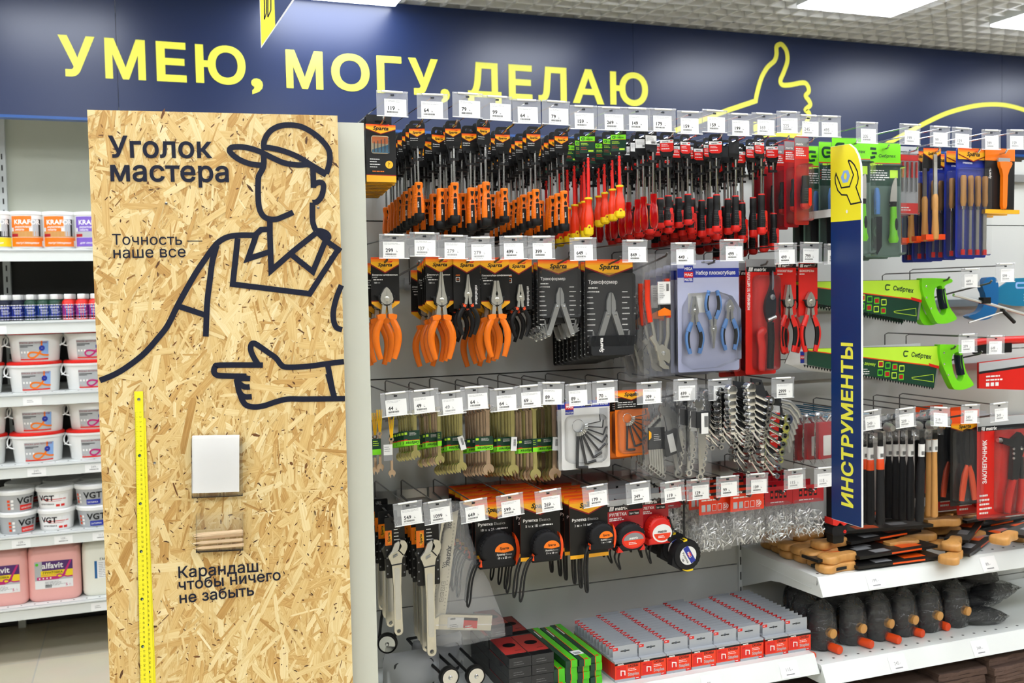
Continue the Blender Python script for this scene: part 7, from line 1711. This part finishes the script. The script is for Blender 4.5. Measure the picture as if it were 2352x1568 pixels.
# red and black wrapped packs: two columns
rw, rl_, rh = .0625, .16, .0255
m = MB(); m.box((0, rl_ / 2, rh / 2), (rw, rl_, rh), 'pouch'); pf = MB(); pf.box((0, rl_ / 2 + .014, rh + .0004), (rw * .98, rl_ - .03, .0006), 'red'); pf.X = Matrix.Translation((0, 0, rh + .0009)) @ Matrix.Rotation(R(-90), 4, 'X')
pf.X = None
pf.add([(rw * (.05 + .3 * math.cos(i * .5236)), .095 + .016 * math.sin(i * .5236), rh + .001) for i in range(12)], [tuple(range(12))], 'print_black'); pf.box((rw * .2, .05, rh + .0009), (rw * .3, .004, .0003), 'dark_red')
pf.add([(-rw * .49, .029, rh + .001), (-rw * .2, .022, rh + .001), (rw * .1, .03, rh + .001), (rw * .3, .024, rh + .001), (rw * .49, .03, rh + .001), (rw * .49, .0, rh + .001), (-rw * .49, .0, rh + .001)], [tuple(range(7))[::-1]], 'print_black'); pf.lines(-rw * .3, rh * .5, rw * .6, 2, .006, .0012, -.0004, 'print_grey')
wr = MB(); wr.box((0, rl_ / 2, rh / 2), (rw + .001, rl_ + .003, rh + .002), 'blister'); proto('red_pack', [('carton', m, [('printed_top', pf)]), ('shrink_wrap', wr)])
for c_ in range(2):
    for l_ in range(4):
        for d_ in range(2):
            if d_ and l_ < 0: continue
            spawn('red_pack', 'wrapped_pack', 'shrink wrapped red-topped black pack, %s column, layer %s%s' % (('outer', 'green-carton-side')[c_], CNT[l_], ', rear' if d_ else ''), 'pack', (.9155 + c_ * .065 + rnd.uniform(-.001, .001), 2.444 + d_ * .166, ST + l_ * (rh + .0022) + .001), (0, 0, rnd.uniform(-.01, .01)), 'red-topped packs on the bottom shelf')
spawn('red_pack', 'wrapped_pack', 'shrink wrapped red-topped pack lying highest at the rear', 'pack', (.925, 2.61, ST + 4 * (rh + .0022) + .001), (0, 0, 0), 'red-topped packs on the bottom shelf')
# sealant guns with round ends, and loose clear bags
m = MB(); m.lathe([(.022, -.006), (.027, -.004), (.028, .004), (.0265, .012), (.0225, .013), (.022, .004)], 'black', 28, axis='y'); m2 = MB(); m2.lathe([(.0215, .0135), (.019, .006), (.012, .0045), (.007, .009), (.005, .016), (.003, .019), (.0005, .019)], 'chrome', 24, axis='y'); m3_ = MB()
m3_.tube([(-.022, .004, .012), (-.026, .13, .02), (-.026, .24, .03)], .0042, 'black', 8); m3_.tube([(.02, .004, .012), (.016, .13, .02), (.012, .24, .03)], .0042, 'black', 8); m3_.tube([(-.026, .24, .03), (.012, .24, .03)], .0042, 'black', 8)
proto('gun', [('end_ring', m), ('round_end_plate', m2), ('frame_rod', m3_)])
for (x, y, Y, nm, q) in ((1030, 1552, 2.5, 'outer', .1), (1090, 1549, 2.5, 'next to the red packs', .06), (890, 1475, 2.62, 'highest by the stand', -.3)):
    p = atY(x, y, Y); spawn('gun', 'sealant_gun', 'black sealant gun frame with silver round end, %s' % nm, 'sealant gun', (p.x, p.y, max(p.z, ST + .03)), (0, 0, q), 'sealant guns on the bottom shelf')
m = pillow(.16, .12, .09, .0, 90, 'milky_bag', 10, 10); m2 = MB(); m2.rbox((0, 0, -.06), (.11, .05, .08), 'pouch', .01); proto('loose_bag', [('clear_bag', m), ('dark_content', m2)])
for (x, y, Y, sc, nm) in ((945, 1520, 2.58, 1, 'in front by the white stand edge'), (1005, 1490, 2.66, 1, 'behind the adjustable spanners')):
    p = atY(x, y, Y); spawn('loose_bag', 'plastic_bag', 'rumpled clear bag %s' % nm, 'bag', (p.x, p.y, ST + .121), (0, 0, rnd.uniform(-.3, .3)), 'rumpled bags on the bottom shelf')

# ------------------------------------------------------------------ right bay, upper shelf: wooden-handled tools in black sleeves
SU = .6485
m = MB()
prof = smooth([(0, -.004), (.004, -.022), (.018, -.03), (.035, -.029), (.055, -.02), (.08, -.0165), (.12, -.016), (.12, .016), (.08, .0165), (.055, .02), (.035, .029), (.018, .03), (.004, .022), (0, .004)], 3)
n = len(prof); vs = []
for z, k in ((0, .88), (.003, .97), (.007, 1), (.017, 1), (.021, .97), (.024, .88)):
    vs += [(.05 + (a - .05) * (k if a < .1 else 1), b * k, z) for a, b in prof]
fs = [(i * n + j, i * n + (j + 1) % n, (i + 1) * n + (j + 1) % n, (i + 1) * n + j) for i in range(5) for j in range(n)]
m.add(vs, [f[::-1] for f in fs] + [tuple(range(n)), tuple(range(5 * n, 6 * n))[::-1]], 'wood'); 
m2 = MB(); m2.box((.27, 0, .011), (.31, .072, .009), 'black_card'); pf = MB(); pf.box((.22, -.005, .0157), (.06, .03, .0004), 'print_grey'); pf.box((.34, .005, .0157), (.08, .04, .0004), 'orange_card'); pf.box((.3, -.0362, .011), (.12, .0004, .005), 'orange_card')
proto('wood_tool', [('wooden_handle', m), ('card_sleeve', m2, [('printed_panel', pf)])])
k = 0
piles = []
for i, y in enumerate((2.435, 2.495, 2.555, 2.615, 2.675, 2.735)):
    piles.append((1.872 + rnd.uniform(-.012, .012), y, 0, .0)); piles.append((1.866 + rnd.uniform(-.012, .02), y + .004, 1, .04))
    if i in (1, 3, 4): piles.append((1.90 + rnd.uniform(-.02, .02), y + .01, 2, .12))
nm_ = ['nearest the shelf front', 'second from the shelf front', 'third from the shelf front', 'fourth from the shelf front', 'fifth from the shelf front', 'rearmost']
cnt = {}
for (x, y, l, q) in piles:
    i = min(5, int((y - 2.42) / .06)); lay = ('bottom', 'middle', 'top')[l]
    spawn('wood_tool', 'saw_in_sleeve', 'wooden-handled tool in black sleeve, %s, %s layer' % (nm_[i], lay), 'hand tool', (x, y, SU + l * .0245), (0, 0, q + rnd.uniform(-.05, .05)), 'wooden-handled tools on the upper shelf')
for (px_, py_, z, q, nm) in ((2185, 1293, 0, R(30), 'lower of the pair over the shelf edge'), (2192, 1262, 1, R(36), 'upper of the pair over the shelf edge'), (2118, 1262, 0, R(188), 'handle toward the pair at the edge'), (2112, 1246, 1, R(184), 'handle atop the one toward the edge pair'), (2300, 1246, 2, R(20), 'cut by the picture edge, high'), (2345, 1240, 0, R(24), 'cut by the picture edge, low')):
    p = atZ(px_, py_, SU + .012 + z * .0245); spawn('wood_tool', 'saw_in_sleeve', 'wooden-handled tool in black sleeve, ' + nm, 'hand tool', (p.x, p.y + .02, SU + z * .0245), (0, 0, q), 'wooden-handled tools on the upper shelf')
for i in range(14):
    spawn('wood_tool', 'saw_in_sleeve', 'black-sleeved tool farther along the upper shelf, %s' % ORD[i], 'hand tool', (2.36 + .035 * (i % 7) + .1 * (i // 7), 2.5 + .035 * (i % 7), SU + (i % 4) * .0245), (0, 0, R(172 if i % 2 else 8)), 'wooden-handled tools on the upper shelf')

# lower shelf: bagged mallets, orange handles, bagged goods
SL = .3925
m = MB(); m.lathe([(.03, 0), (.034, .004), (.036, .05), (.034, .105), (.03, .112), (.001, .112)], 'rubber', 24); h1 = MB(); h1.tube([(0, -.052, .058), (0, -.03, .058)], .0145, 'wood', 12); h1.tube([(0, .03, .058), (0, .05, .058)], .0145, 'wood', 10)
b = MB()
r = random.Random(8); vs = []; nn_ = 14
for j, (rad, z) in enumerate(((.036, .001), (.041, .006), (.044, .04), (.044, .075), (.042, .105), (.036, .122), (.02, .138), (.012, .15))):
    for i in range(nn_):
        q = 2 * math.pi * i / nn_; k = rad * (1 + r.uniform(-.04, .16)); vs.append((k * math.cos(q) * (1.15 if j > 5 else 1), k * .95 * math.sin(q) * (.5 if j > 5 else 1), z + r.uniform(-.004, .004) * (j > 0)))
b.add(vs, [(j * nn_ + i, j * nn_ + (i + 1) % nn_, (j + 1) * nn_ + (i + 1) % nn_, (j + 1) * nn_ + i) for j in range(7) for i in range(nn_)], 'shiny_bag')
proto('mallet', [('rubber_head', m), ('wooden_handle', h1), ('clear_bag', b)])
m = MB(); m.lathe([(.0105, -.06), (.0125, -.056), (.0118, .0), (.0125, .08), (.011, .1)], 'deep_orange', 14, axis='x'); 
mo = MB(); mo.lathe([(.012, 0), (.0135, .003), (.0128, .06), (.0135, .11), (.009, .16)], 'deep_orange', 14, axis='y'); mo.v = [(a, -b_, c_) for a, b_, c_ in mo.v]; mo.f = [f[::-1] for f in mo.f]
hd = MB(); hd.lathe([(.008, .15), (.0075, .26)], 'black', 10, axis='y'); hd.v = [(a, -b_, c_) for a, b_, c_ in hd.v]; hd.f = [f[::-1] for f in hd.f]
proto('orange_tool', [('grip', mo), ('shank', hd)])
MX = [(1905, 1468), (1975, 1450), (2035, 1445), (2093, 1432), (2150, 1420), (2213, 1412)]
mn = ['nearest the staple boxes', 'second from the staple boxes', 'third from the staple boxes', 'fourth from the staple boxes', 'fifth from the staple boxes', 'next to the heap of clear bags']
for i, (x, y) in enumerate(MX):
    p = atY(x, y, 2.46); spawn('mallet', 'mallet', 'bagged black rubber mallet, %s' % mn[i], 'mallet', (p.x, 2.5, SL), (0, 0, rnd.uniform(.1, .3)), 'bagged rubber mallets')
for row in (1, 2):  # rear rows added to darken the space behind the front mallets
    for i, (x, y) in enumerate(MX):
        p = atY(x, y, 2.46); spawn('mallet', 'mallet', 'added black rubber mallet in bag, row %s back, %s' % (('two', 'three')[row - 1], mn[i]), 'mallet', (p.x + .05 * row - .03, 2.5 + .105 * row, SL), (0, 0, R(180)), 'bagged rubber mallets')
for i, (x, y) in enumerate(((1870, 1508), (1930, 1493), (2003, 1480), (2066, 1470), (2120, 1455), (2178, 1440))):
    p = atZ(x, y, .406); spawn('orange_tool', 'hand_tool', 'orange grip lying on the shelf, %s' % ('nearest the staple boxes' if i == 0 else 'right beside the %s mallet' % ORD[i - 1]), 'hand tool', (p.x, p.y, .4062), (0, 0, R(rnd.uniform(6, 24))), 'orange grips between the mallets')
m = pillow(.17, .13, .07, .0, 95, 'shiny_bag', 10, 10); m2 = MB(); m2.rbox((0, 0, -.065), (.12, .03, .09), 'pouch', .012); proto('goods_bag', [('clear_bag', m), ('dark_content', m2)])
for i in range(5): spawn('goods_bag', 'plastic_bag', 'crumpled clear bag of dark goods, %s in the heap' % ('lowest', 'second', 'third', 'fourth', 'topmost')[i], 'bag', (2.52 + .05 * (i % 3) + .02 * i, 2.44 + .04 * (i % 2) + .02 * i, SL + .035 + .026 * i), (R(72 + 4 * i), 0, R(-20 + 17 * i)), 'heap of clear bags')
# folded brown cloths under the lower shelf
m = MB(); r = random.Random(9); w_, d_, h_ = .19, .3, .022
for f in range(2):
    nx, ny = 8, 6; z0 = f * h_ * .5
    vs = []
    for s in (0, 1):
        for j in range(ny + 1):
            for i in range(nx + 1): vs.append(((i / nx - .5) * w_ + r.uniform(-.003, .003), (j / ny) * d_ + r.uniform(-.004, .004) * (j == 0), z0 + s * h_ * .48 + r.uniform(-.001, .001)))
    k = (nx + 1) * (ny + 1); fs = []
    for j in range(ny):
        for i in range(nx): a = j * (nx + 1) + i; fs += [(a, a + nx + 1, a + nx + 2, a + 1), (a + k, a + 1 + k, a + nx + 2 + k, a + nx + 1 + k)]
    for i in range(nx): fs.append((i, i + 1, i + 1 + k, i + k)); a = ny * (nx + 1) + i; fs.append((a + 1, a, a + k, a + 1 + k))
    for j in range(ny): a = j * (nx + 1); fs.append((a + nx + 1, a, a + k, a + nx + 1 + k)); a += nx; fs.append((a, a + nx + 1, a + nx + 1 + k, a + k))
    m.add(vs, fs, 'brown_felt')
proto('cloth', [('folded_cloth', m)])
for c_ in range(5):
    for l_ in range([4, 6, 7, 8, 7][c_]):
        spawn('cloth', 'folded_cloth', 'folded brown cloth, pile %s from the bay upright, layer %s' % (CNT[c_], CNT[l_]), 'cloth', (1.97 + c_ * .2 + rnd.uniform(-.006, .006), 2.375 + rnd.uniform(-.012, .012), .1305 + l_ * .0232), (0, 0, rnd.uniform(-.04, .04)), 'folded brown cloths')

# ------------------------------------------------------------------ right bay hooks: saws, hammers, blisters
def saw(key, L, hgt, hmat):
    """hand saw hung with its handle to the right; printed sleeve over the blade"""
    m = MB(); m.prism([(0, 0), (-L, -.003), (-L, -.045), (-.02, -hgt)], -.0006, .0006, 'steel')
    sl = MB(); sl.prism([(-.01, .002), (-L * .98, -.001), (-L * .98, -.05), (-.03, -hgt - .006)], -.003, -.0008, 'dark_green'); pf = MB(); pf.flat([(-.01, .001), (-L * .98, -.002), (-L * .98, -.006), (-.012, -.062)], -.0034, 'lime_yellow'); pf.flat([(-L * .98, -.006), (-L * .98, -.0085), (-.012, -.0655), (-.012, -.062)], -.0036, 'deep_orange'); pf.flat([(-.055, -.052), (-.012, -.062), (-.012, -.071), (-.05, -.062)], -.0038, 'red')
    pf.text('Сибртех', -.125, -.03, .019, -.004, 'dark_green', .03, .1, ang=-.12); pf.ribbon(smooth([(-.135, -.015), (-.15, -.014), (-.153, -.022), (-.15, -.029), (-.138, -.028)], 3), .004, -.004, 'dark_green')
    for j in range(2):
        for i in range(4): pf.flat(rrect(-.24 + i * .027 - j * .002, -.052 - .026 * j - i * .005, .02, .02, .002, 2), -.0036, 'green' if (i + j) % 3 else 'lime_yellow'); pf.flat(rrect(-.24 + i * .027 - j * .002, -.052 - .026 * j - i * .005, .015, .013, .001, 2), -.0038, 'dark_green' if (i + j) % 2 else 'maroon_card')
    pf.ribbon([(-.12, -.096), (-.035, -.088), (-.033, -.112), (-.118, -.1), (-.12, -.096)], .0014, -.0038, 'lime_yellow'); pf.text('по дереву', -.32, -.05, .012, -.0038, 'lime_yellow', .01, ang=-.12); pf.lines(-.33, -.068, .06, 3, .007, .002, -.0038, 'print_white')
    te = MB()
    for i in range(48): x = -.03 - i * (L * .95 / 48); zz = -hgt - .006 + (hgt - .044) * i / 48; te.prism([(x, zz + .002), (x - .009, zz + .003), (x - .0045, zz - .006)], -.0006, .0006, 'dark_steel')
    ha = MB(); o = smooth([(-.02, .006), (.02, .006), (.07, .004), (.098, .002), (.1, -.008), (.07, -.02), (.078, -.05), (.09, -.085), (.118, -.118), (.115, -.128), (.08, -.138), (.05, -.138), (.035, -.13), (.01, -.09), (-.012, -.05), (-.02, -.02), (-.02, .006)], 3)
    hi = smooth([(.028, -.045), (.034, -.025), (.055, -.018), (.062, -.03), (.066, -.06), (.078, -.095), (.066, -.112), (.05, -.105), (.036, -.08), (.028, -.045)], 3)
    ha.prism(o[:-1], -.014, .01, hmat, holes=[hi[:-1]]); gi = MB(); gi.tube(smooth([(.066, -.002, -.028), (.07, -.002, -.055), (.08, -.002, -.09)], 4), .0135, 'vinyl_navy', 8)
    for z in ((-.004, -.02), (-.002, -.055), (.016, -.09)): ha.lathe([(.0032, 0), (.0032, .0012), (.001, .002)], 'chrome', 10, (z[0], -.014, z[1]), axis='y')
    proto(key, [('blade', m, [('teeth', te)]), ('sleeve', sl, [('printed_panel', pf)]), ('handle', ha, [('grip_insert', gi)])])
saw('saw_green', .52, .125, 'lime')
sh_ = hook(2, 13, 2228, 618, 449, 2150, 648, 'green saws', YF_=2.38, cb=1.43, bay=RB, rown='saw', faded=True, size=.92)
p = atY(2122, 643, 2.5)
spawn('saw_green', 'hand_saw', 'lime-handled green hand saw, upper one in front', 'saw', (p.x, 2.5, p.z), (0, R(.3), 0), 'lime-handled saws'); spawn('saw_green', 'hand_saw', 'lime-handled green hand saw, upper one behind', 'saw', (p.x - .02, 2.535, p.z - .004), (0, R(1.0), 0), 'lime-handled saws')
p = atY(2163, 795, 2.48)
hook(2, 14, 2222, 768, 379, 2180, 800, 'the lower green saw', YF_=2.40, cb=1.2, bay=RB, rown='saw', faded=True, size=.92)
spawn('saw_green', 'hand_saw', 'lime-handled green hand saw hanging below the upper pair', 'saw', (p.x, 2.48, p.z), (0, R(1.5), 0), 'lime-handled saws')
# white sleeved saw behind the lower one
t = thing('sleeved_saw', 'white-sleeved saw blade behind the lower lime-handled saw', 'saw', (2.2, 2.56, p.z + .004)); m = MB(); m.prism([(-.34, .0), (.16, .003), (.16, -.13), (-.3, -.062), (-.36, -.04)], -.002, .002, 'white_card'); m2 = MB(); m2.rect(-.305, -.042, -.28, -.006, -.0024, 'royal'); m2.rect(-.305, -.03, -.28, -.018, -.0028, 'red'); m2.text('MAG', -.303, -.0275, .009, -.003, 'print_white', .02, width=.02); m2.rect(-.2, -.06, -.12, -.01, -.0026, 'dark_green'); sp_ = part('card_sleeve', m, t); part('printed_label', m2, sp_)
# teal saw and hacksaw on the next hook
hook(2, 15, 2308, 606, 599, 2262, 650, 'teal saws', YF_=2.36, cb=1.43, bay=RB, rown='saw', faded=True, size=.92)
for j in range(2):
    q = atY(2350, 640, 2.56 + .04 * j); t = thing('hand_saw', 'teal-sleeved hand saw, %s' % ('front' if j == 0 else 'rear'), 'saw', (q.x, 2.56 + .04 * j, q.z), (0, 0, 0), 'teal-sleeved saws')
    m = MB(); m.prism([(-.14, -.045), (-.05, .002), (.28, .01), (.28, -.105), (-.05, -.09), (-.16, -.07)], -.003, .003, 'teal'); s1 = part('sleeve', m, t); m = MB(); m.flat(rrect(.0, -.022, .075, .022, .008, 3), -.0034, 'sky_blue'); m.flat(rrect(.0, -.022, .06, .01, .004, 3), -.0037, 'teal'); m.lines(.0, -.055, .08, 3, .01, .004, -.0034, 'print_white'); part('printed_panel', m, s1)
    m = MB(); m.prism(smooth([(-.17, .006), (-.13, .002), (-.12, -.06), (-.14, -.12), (-.2, -.135), (-.25, -.12), (-.2, -.105), (-.175, -.06), (-.19, -.02), (-.17, .006)], 3)[:-1], -.012, .012, 'blue'); part('handle', m, t)
t = thing('hacksaw', 'hacksaw with bare steel tube frame slanting before the teal saws', 'hacksaw', tuple(atY(2200, 678, 2.44)))
o = atY(2200, 678, 2.44); b_ = lambda x, y: (lambda p: (p.x - o.x, p.y - o.y, p.z - o.z))(atY(x, y, 2.44))
m = MB(); m.tube([b_(2190, 677), b_(2280, 700), b_(2375, 728)], .005, 'steel', 8); part('frame', m, t); m = MB(); m.tube([b_(2225, 741), b_(2310, 714)], .0028, 'steel', 8); part('blade', m, t); m = MB(); m.box(b_(2262, 690), (.03, .02, .02), 'black'); m.tube([b_(2300, 710), b_(2330, 740)], .006, 'black', 8); part('clamp', m, t)
# red saws right of the lower green one
hook(2, 16, 2286, 772, 649, 2240, 812, 'red saws', YF_=2.38, cb=1.2, bay=RB, rown='saw', faded=True, size=.92)
for j in range(3):
    Y_ = 2.52 + .05 * j; q = atY(2300, 850, Y_); t = thing('hand_saw', 'red-handled saw with silver blade sleeve, %s' % ('frontmost', 'middle', 'rearmost')[j], 'saw', (q.x, Y_, q.z), (0, 0, 0), 'red-handled saws')
    m = MB(); m.prism([(-.1, .03), (.1, .04), (.16, .06), (.2, .1), (.26, .1), (.24, -.06), (.16, -.075), (-.1, -.055)], -.004, .004, 'red'); s1 = part('card_sleeve', m, t); m = MB(); m.flat([(-.1, .028), (.1, .038), (.11, .014), (-.1, .0)], -.0044, 'tub_grey'); m.flat([(-.1, .0), (.11, .014), (.11, .006), (-.1, -.008)], -.0044, 'print_black'); m.lines(-.07, -.02, .09, 2, .012, .005, -.0044, 'print_white')
    for i in range(3): m.rect(-.07 + .02 * i, -.05, -.056 + .02 * i, -.038, -.0044, 'print_white')
    part('printed_panel', m, s1); m = MB(); m.tube([(-.12, 0, .095 - .012 * j), (-.06, 0, .1), (.05, 0, .1), (.18, 0, .1)], .012, 'red', 10); m.box((-.04, 0, .075), (.16, .01, .03), 'black'); part('handle', m, t)
# hammers with bagged heads
def hammer(key, kind):
    ha = MB(); L = .3
    if kind == 'wood': ha.lathe([(.009, -.02), (.009, -.1), (.0105, -.2), (.0125, -L), (.01, -L - .006), (.001, -L - .007)], 'wood', 12, fy=.75)
    else: ha.lathe([(.0085, -.02), (.009, -.11), (.0125, -.13), (.0135, -.2), (.0145, -L + .01), (.012, -L), (.001, -L - .002)], 'rubber', 14, fy=.8)
    hd = MB(); hd.box((0, -.005, .0), (.024, .05, .024), 'dark_steel'); hd.lathe([(.014, 0), (.0145, .006), (.012, .02), (.009, .03)], 'steel', 14, (0, -.03, 0), axis='y'); hd.prism([(-.008, .004), (.008, .004), (.006, -.004), (-.006, -.004)], .02, .06, 'steel')
    lb = MB(); lb.lathe([(.0102, -.1), (.0104, -.062)], 'paper', 12, fy=.8); lb.barcode(-.006, -.095, .012, .012, -.0088)
    bg = pillow(.075, .085, .05, .035, 120 + len(key)); ps = [('hammer_head', hd), ('handle', ha), ('paper_label', lb), ('clear_bag', bg)]
    if kind == 'band': b_ = MB(); b_.lathe([(.0125, -.132), (.0128, -.128), (.0118, -.102), (.0105, -.1)], 'deep_orange', 14, fy=.82); ps.append(('orange_band', b_))
    if kind == 'wood': b_ = MB(); b_.lathe([(.0098, -.06), (.0098, -.03)], 'black', 12, fy=.8); ps.append(('black_collar', b_))
    proto(key, ps)
hammer('hammer_band', 'band'); hammer('hammer_black', 'black'); hammer('hammer_wood', 'wood')
HK = [(1998, 943, 249, 1998, 962), (2078, 938, 209, 2060, 958), (2158, 936, 219, 2140, 958), (2228, 930, 349, 2212, 950), (2293, 926, 349, 2285, 950)]
WHK = ['orange-banded hammers', 'black hammers', 'wooden hammers', 'orange crimping pliers', 'riveting pliers']
for i, (tx, ty, pr, hx, hy) in enumerate(HK):
    hook(3, 13 if False else i, tx, ty, pr, hx, hy, WHK[i], YF_=2.34, cb=1.0, bay=RB, rown='hammer', faded=True, size=.92, roll=[R(-4), R(-3), R(6), R(2), R(-2)][i], pitch=0 if i != 2 else R(-8))
hm = [('hammer_band', 2022, 1205, 2.42, 'orange-banded black hammer', 'frontmost'), ('hammer_band', 1999, 1205, 2.47, 'orange-banded black hammer', 'middle'), ('hammer_band', 1985, 1200, 2.52, 'orange-banded black hammer', 'rearmost'),
      ('hammer_black', 2118, 1198, 2.40, 'plain black hammer', 'frontmost'), ('hammer_black', 2091, 1196, 2.44, 'plain black hammer', 'second back'), ('hammer_black', 2073, 1194, 2.48, 'plain black hammer', 'third back'), ('hammer_black', 2057, 1192, 2.52, 'plain black hammer', 'fourth back'), ('hammer_black', 2041, 1190, 2.56, 'plain black hammer', 'rearmost'),
      ('hammer_wood', 2146, 1184, 2.44, 'pale wooden hammer', 'frontmost'), ('hammer_wood', 2133, 1182, 2.49, 'pale wooden hammer', 'rearmost')]
for k, x, y, Y, d, o_ in hm:
    p = atY(x, y, Y); spawn(k, 'hammer', '%s with bagged head, %s of its hook' % (d, o_), 'hammer', (p.x, Y, p.z + .302), (0, R(2 if x in (2118,) else 0), rnd.uniform(-.1, .1)), 'hammers in the right bay')
# crimping pliers blister and riveter blister
m = card(.115, .012, -.29, 'black_card'); pf = MB(); pf.rect(-.0575, -.03, .0575, .012, -.0002, 'deep_orange'); hdr_s(pf, .112, -.025, .035, -.0003, .016); dm = MB(); dm.prism(rrect(0, -.165, .098, .23, .012, 4), -.03, -.001, 'blister')
hd = MB(); gr = []
for s in (-1, 1):
    hd.prism([(s * .001, -.045), (s * .014, -.05), (s * .018, -.1), (s * .012, -.15), (s * .002, -.165)], -.02, -.008, 'dark_steel')
    g = MB(); g.tube([(s * .004, -.014, -.16), (s * .013, -.014, -.19), (s * .021, -.014, -.235), (s * .026, -.014, -.272)], [.006, .0105, .011, .009], 'deep_orange', 10, flat=.8); gr.append(('grip', g))
proto('crimper', [('card', m, [('printed_front', pf)]), ('blister', dm), ('head', hd)] + gr)
p = atY(2216, 950, 2.44)
for j in range(3): spawn('crimper', 'crimping_pliers', 'orange-handled crimping pliers in blister, %s' % ('frontmost', 'middle', 'rearmost')[j], 'pliers', (p.x - .006 * j, 2.44 + .07 * j, p.z), (0, 0, 0), 'crimping pliers in blisters')
m = card(.2, .012, -.31, 'red'); pf = MB(); pf.rect(-.1, -.028, .1, .012, -.0001, 'label_grey'); hdr_m(pf, .196, -.016, .016, -.0003); pf.text('ЗАКЛЕПОЧНИК', -.062, -.2, .022, -.0004, 'print_white', .03, ang=math.pi / 2, width=.14); pf.lines(-.09, -.24, .05, 5, .014, .006, -.0004, 'print_white'); dm = MB(); dm.prism(rrect(.03, -.16, .125, .27, .015, 4), -.036, -.001, 'blister'); ed = MB(); ed.box((0, -.004, -.306), (.2, .012, .012), 'blister')
bd = MB(); bd.prism([(-.02, -.052), (.02, -.06), (.05, -.04), (.075, -.065), (.055, -.12), (.04, -.19), (.016, -.19), (.02, -.13), (.024, -.085), (-.02, -.072)], -.026, -.008, 'dark_steel'); bd.tube([(-.035, -.017, -.06), (.0, -.017, -.064)], .007, 'steel', 10)
for z in (-.09, -.105, -.12): bd.lathe([(.004, 0), (.004, .003), (.001, .004)], 'steel', 10, (.02, -.026, z), axis='y')
bd.lathe([(.006, 0), (.006, .003), (.001, .004)], 'chrome', 12, (.052, -.026, -.09), axis='y')
a1 = MB(); a1.tube([(.028, -.017, -.19), (.012, -.017, -.24), (.006, -.017, -.295)], [.011, .0115, .01], 'red', 10); a2 = MB(); a2.tube([(.06, -.017, -.12), (.062, -.017, -.19)], .008, 'dark_steel', 8); a2.tube([(.062, -.017, -.19), (.06, -.017, -.24), (.05, -.017, -.295)], [.0105, .011, .01], 'red', 10)
proto('riveter', [('card', m, [('printed_front', pf), ('card_foot', ed)]), ('blister', dm), ('tool_body', bd), ('grip', a1), ('grip', a2)])
p = atY(2302, 964, 2.42)
for j in range(3): spawn('riveter', 'riveter', 'red carded riveter with red grips, %s' % ('frontmost', 'middle', 'rearmost')[j], 'riveter', (p.x - .012 * j, 2.42 + .07 * j, p.z), (0, 0, -.03), 'carded riveters')
# red packets in clear bags just left of the sign, and the black and red tool foot below
bgp = pillow(.085, .17, .04, .0, 140); m = MB(); m.rbox((0, -.002, -.085), (.066, .012, .11), 'maroon_card', .004); m.rbox((0, -.0085, -.1), (.03, .0006, .06), 'white_card', .002); m2 = MB(); m2.tube([(-.02, 0, -.01), (0, 0, -.03), (.02, 0, -.012)], .006, 'chrome', 8)
proto('red_packet', [('clear_bag', bgp), ('red_card', m), ('metal_tool', m2)])
for j, (x, y, Y) in enumerate(((1895, 945, 2.46), (1868, 948, 2.52), (1846, 952, 2.58), (1885, 945, 2.64))):
    p = atY(x, y, Y); spawn('red_packet', 'tool_packet', 'clear bag with red card close to the sign, %s' % back(j, 4), 'tool pack', (p.x, Y, p.z), (0, 0, .1), 'red cards in clear bags')
for zz, x0, nn in ((1.02, 1.9, 3),):
    for j in range(nn):
        t = thing('wire_rack', 'blue-grey wire rail end by the sign, %s' % ORD[j], 'wire rail', (x0 + .07 * j, 2.6, 1.105 - .0 * j), (0, 0, 0), 'wire rails by the sign'); m = MB(); m.tube([(0, .19, 0), (0, -.12, .004), (.012, -.14, .004), (.03, -.14, .004), (.04, -.12, .004), (.04, .19, 0)], .0022, 'teal', 6); part('rail', m, t)
t = thing('caulk_tool', 'black tool with red trim hanging below the sign foot', 'hand tool', tuple(atY(1918, 1200, 2.47))); m = MB(); m.rbox((0, 0, .04), (.04, .03, .2), 'black', .006); m.rbox((.0, -.004, -.02), (.055, .036, .03), 'rubber', .01); part('tool_body', m, t); m = MB(); m.prism([(-.026, .0), (-.012, -.004), (.0, .006), (.014, -.006), (.027, .0), (.027, .018), (.012, .024), (-.01, .016), (-.026, .02)], -.024, .016, 'red'); m.ring((.018, -.024), .002, .0052, -.0235, -.02, 'red', 14); part('red_trim', m, t)
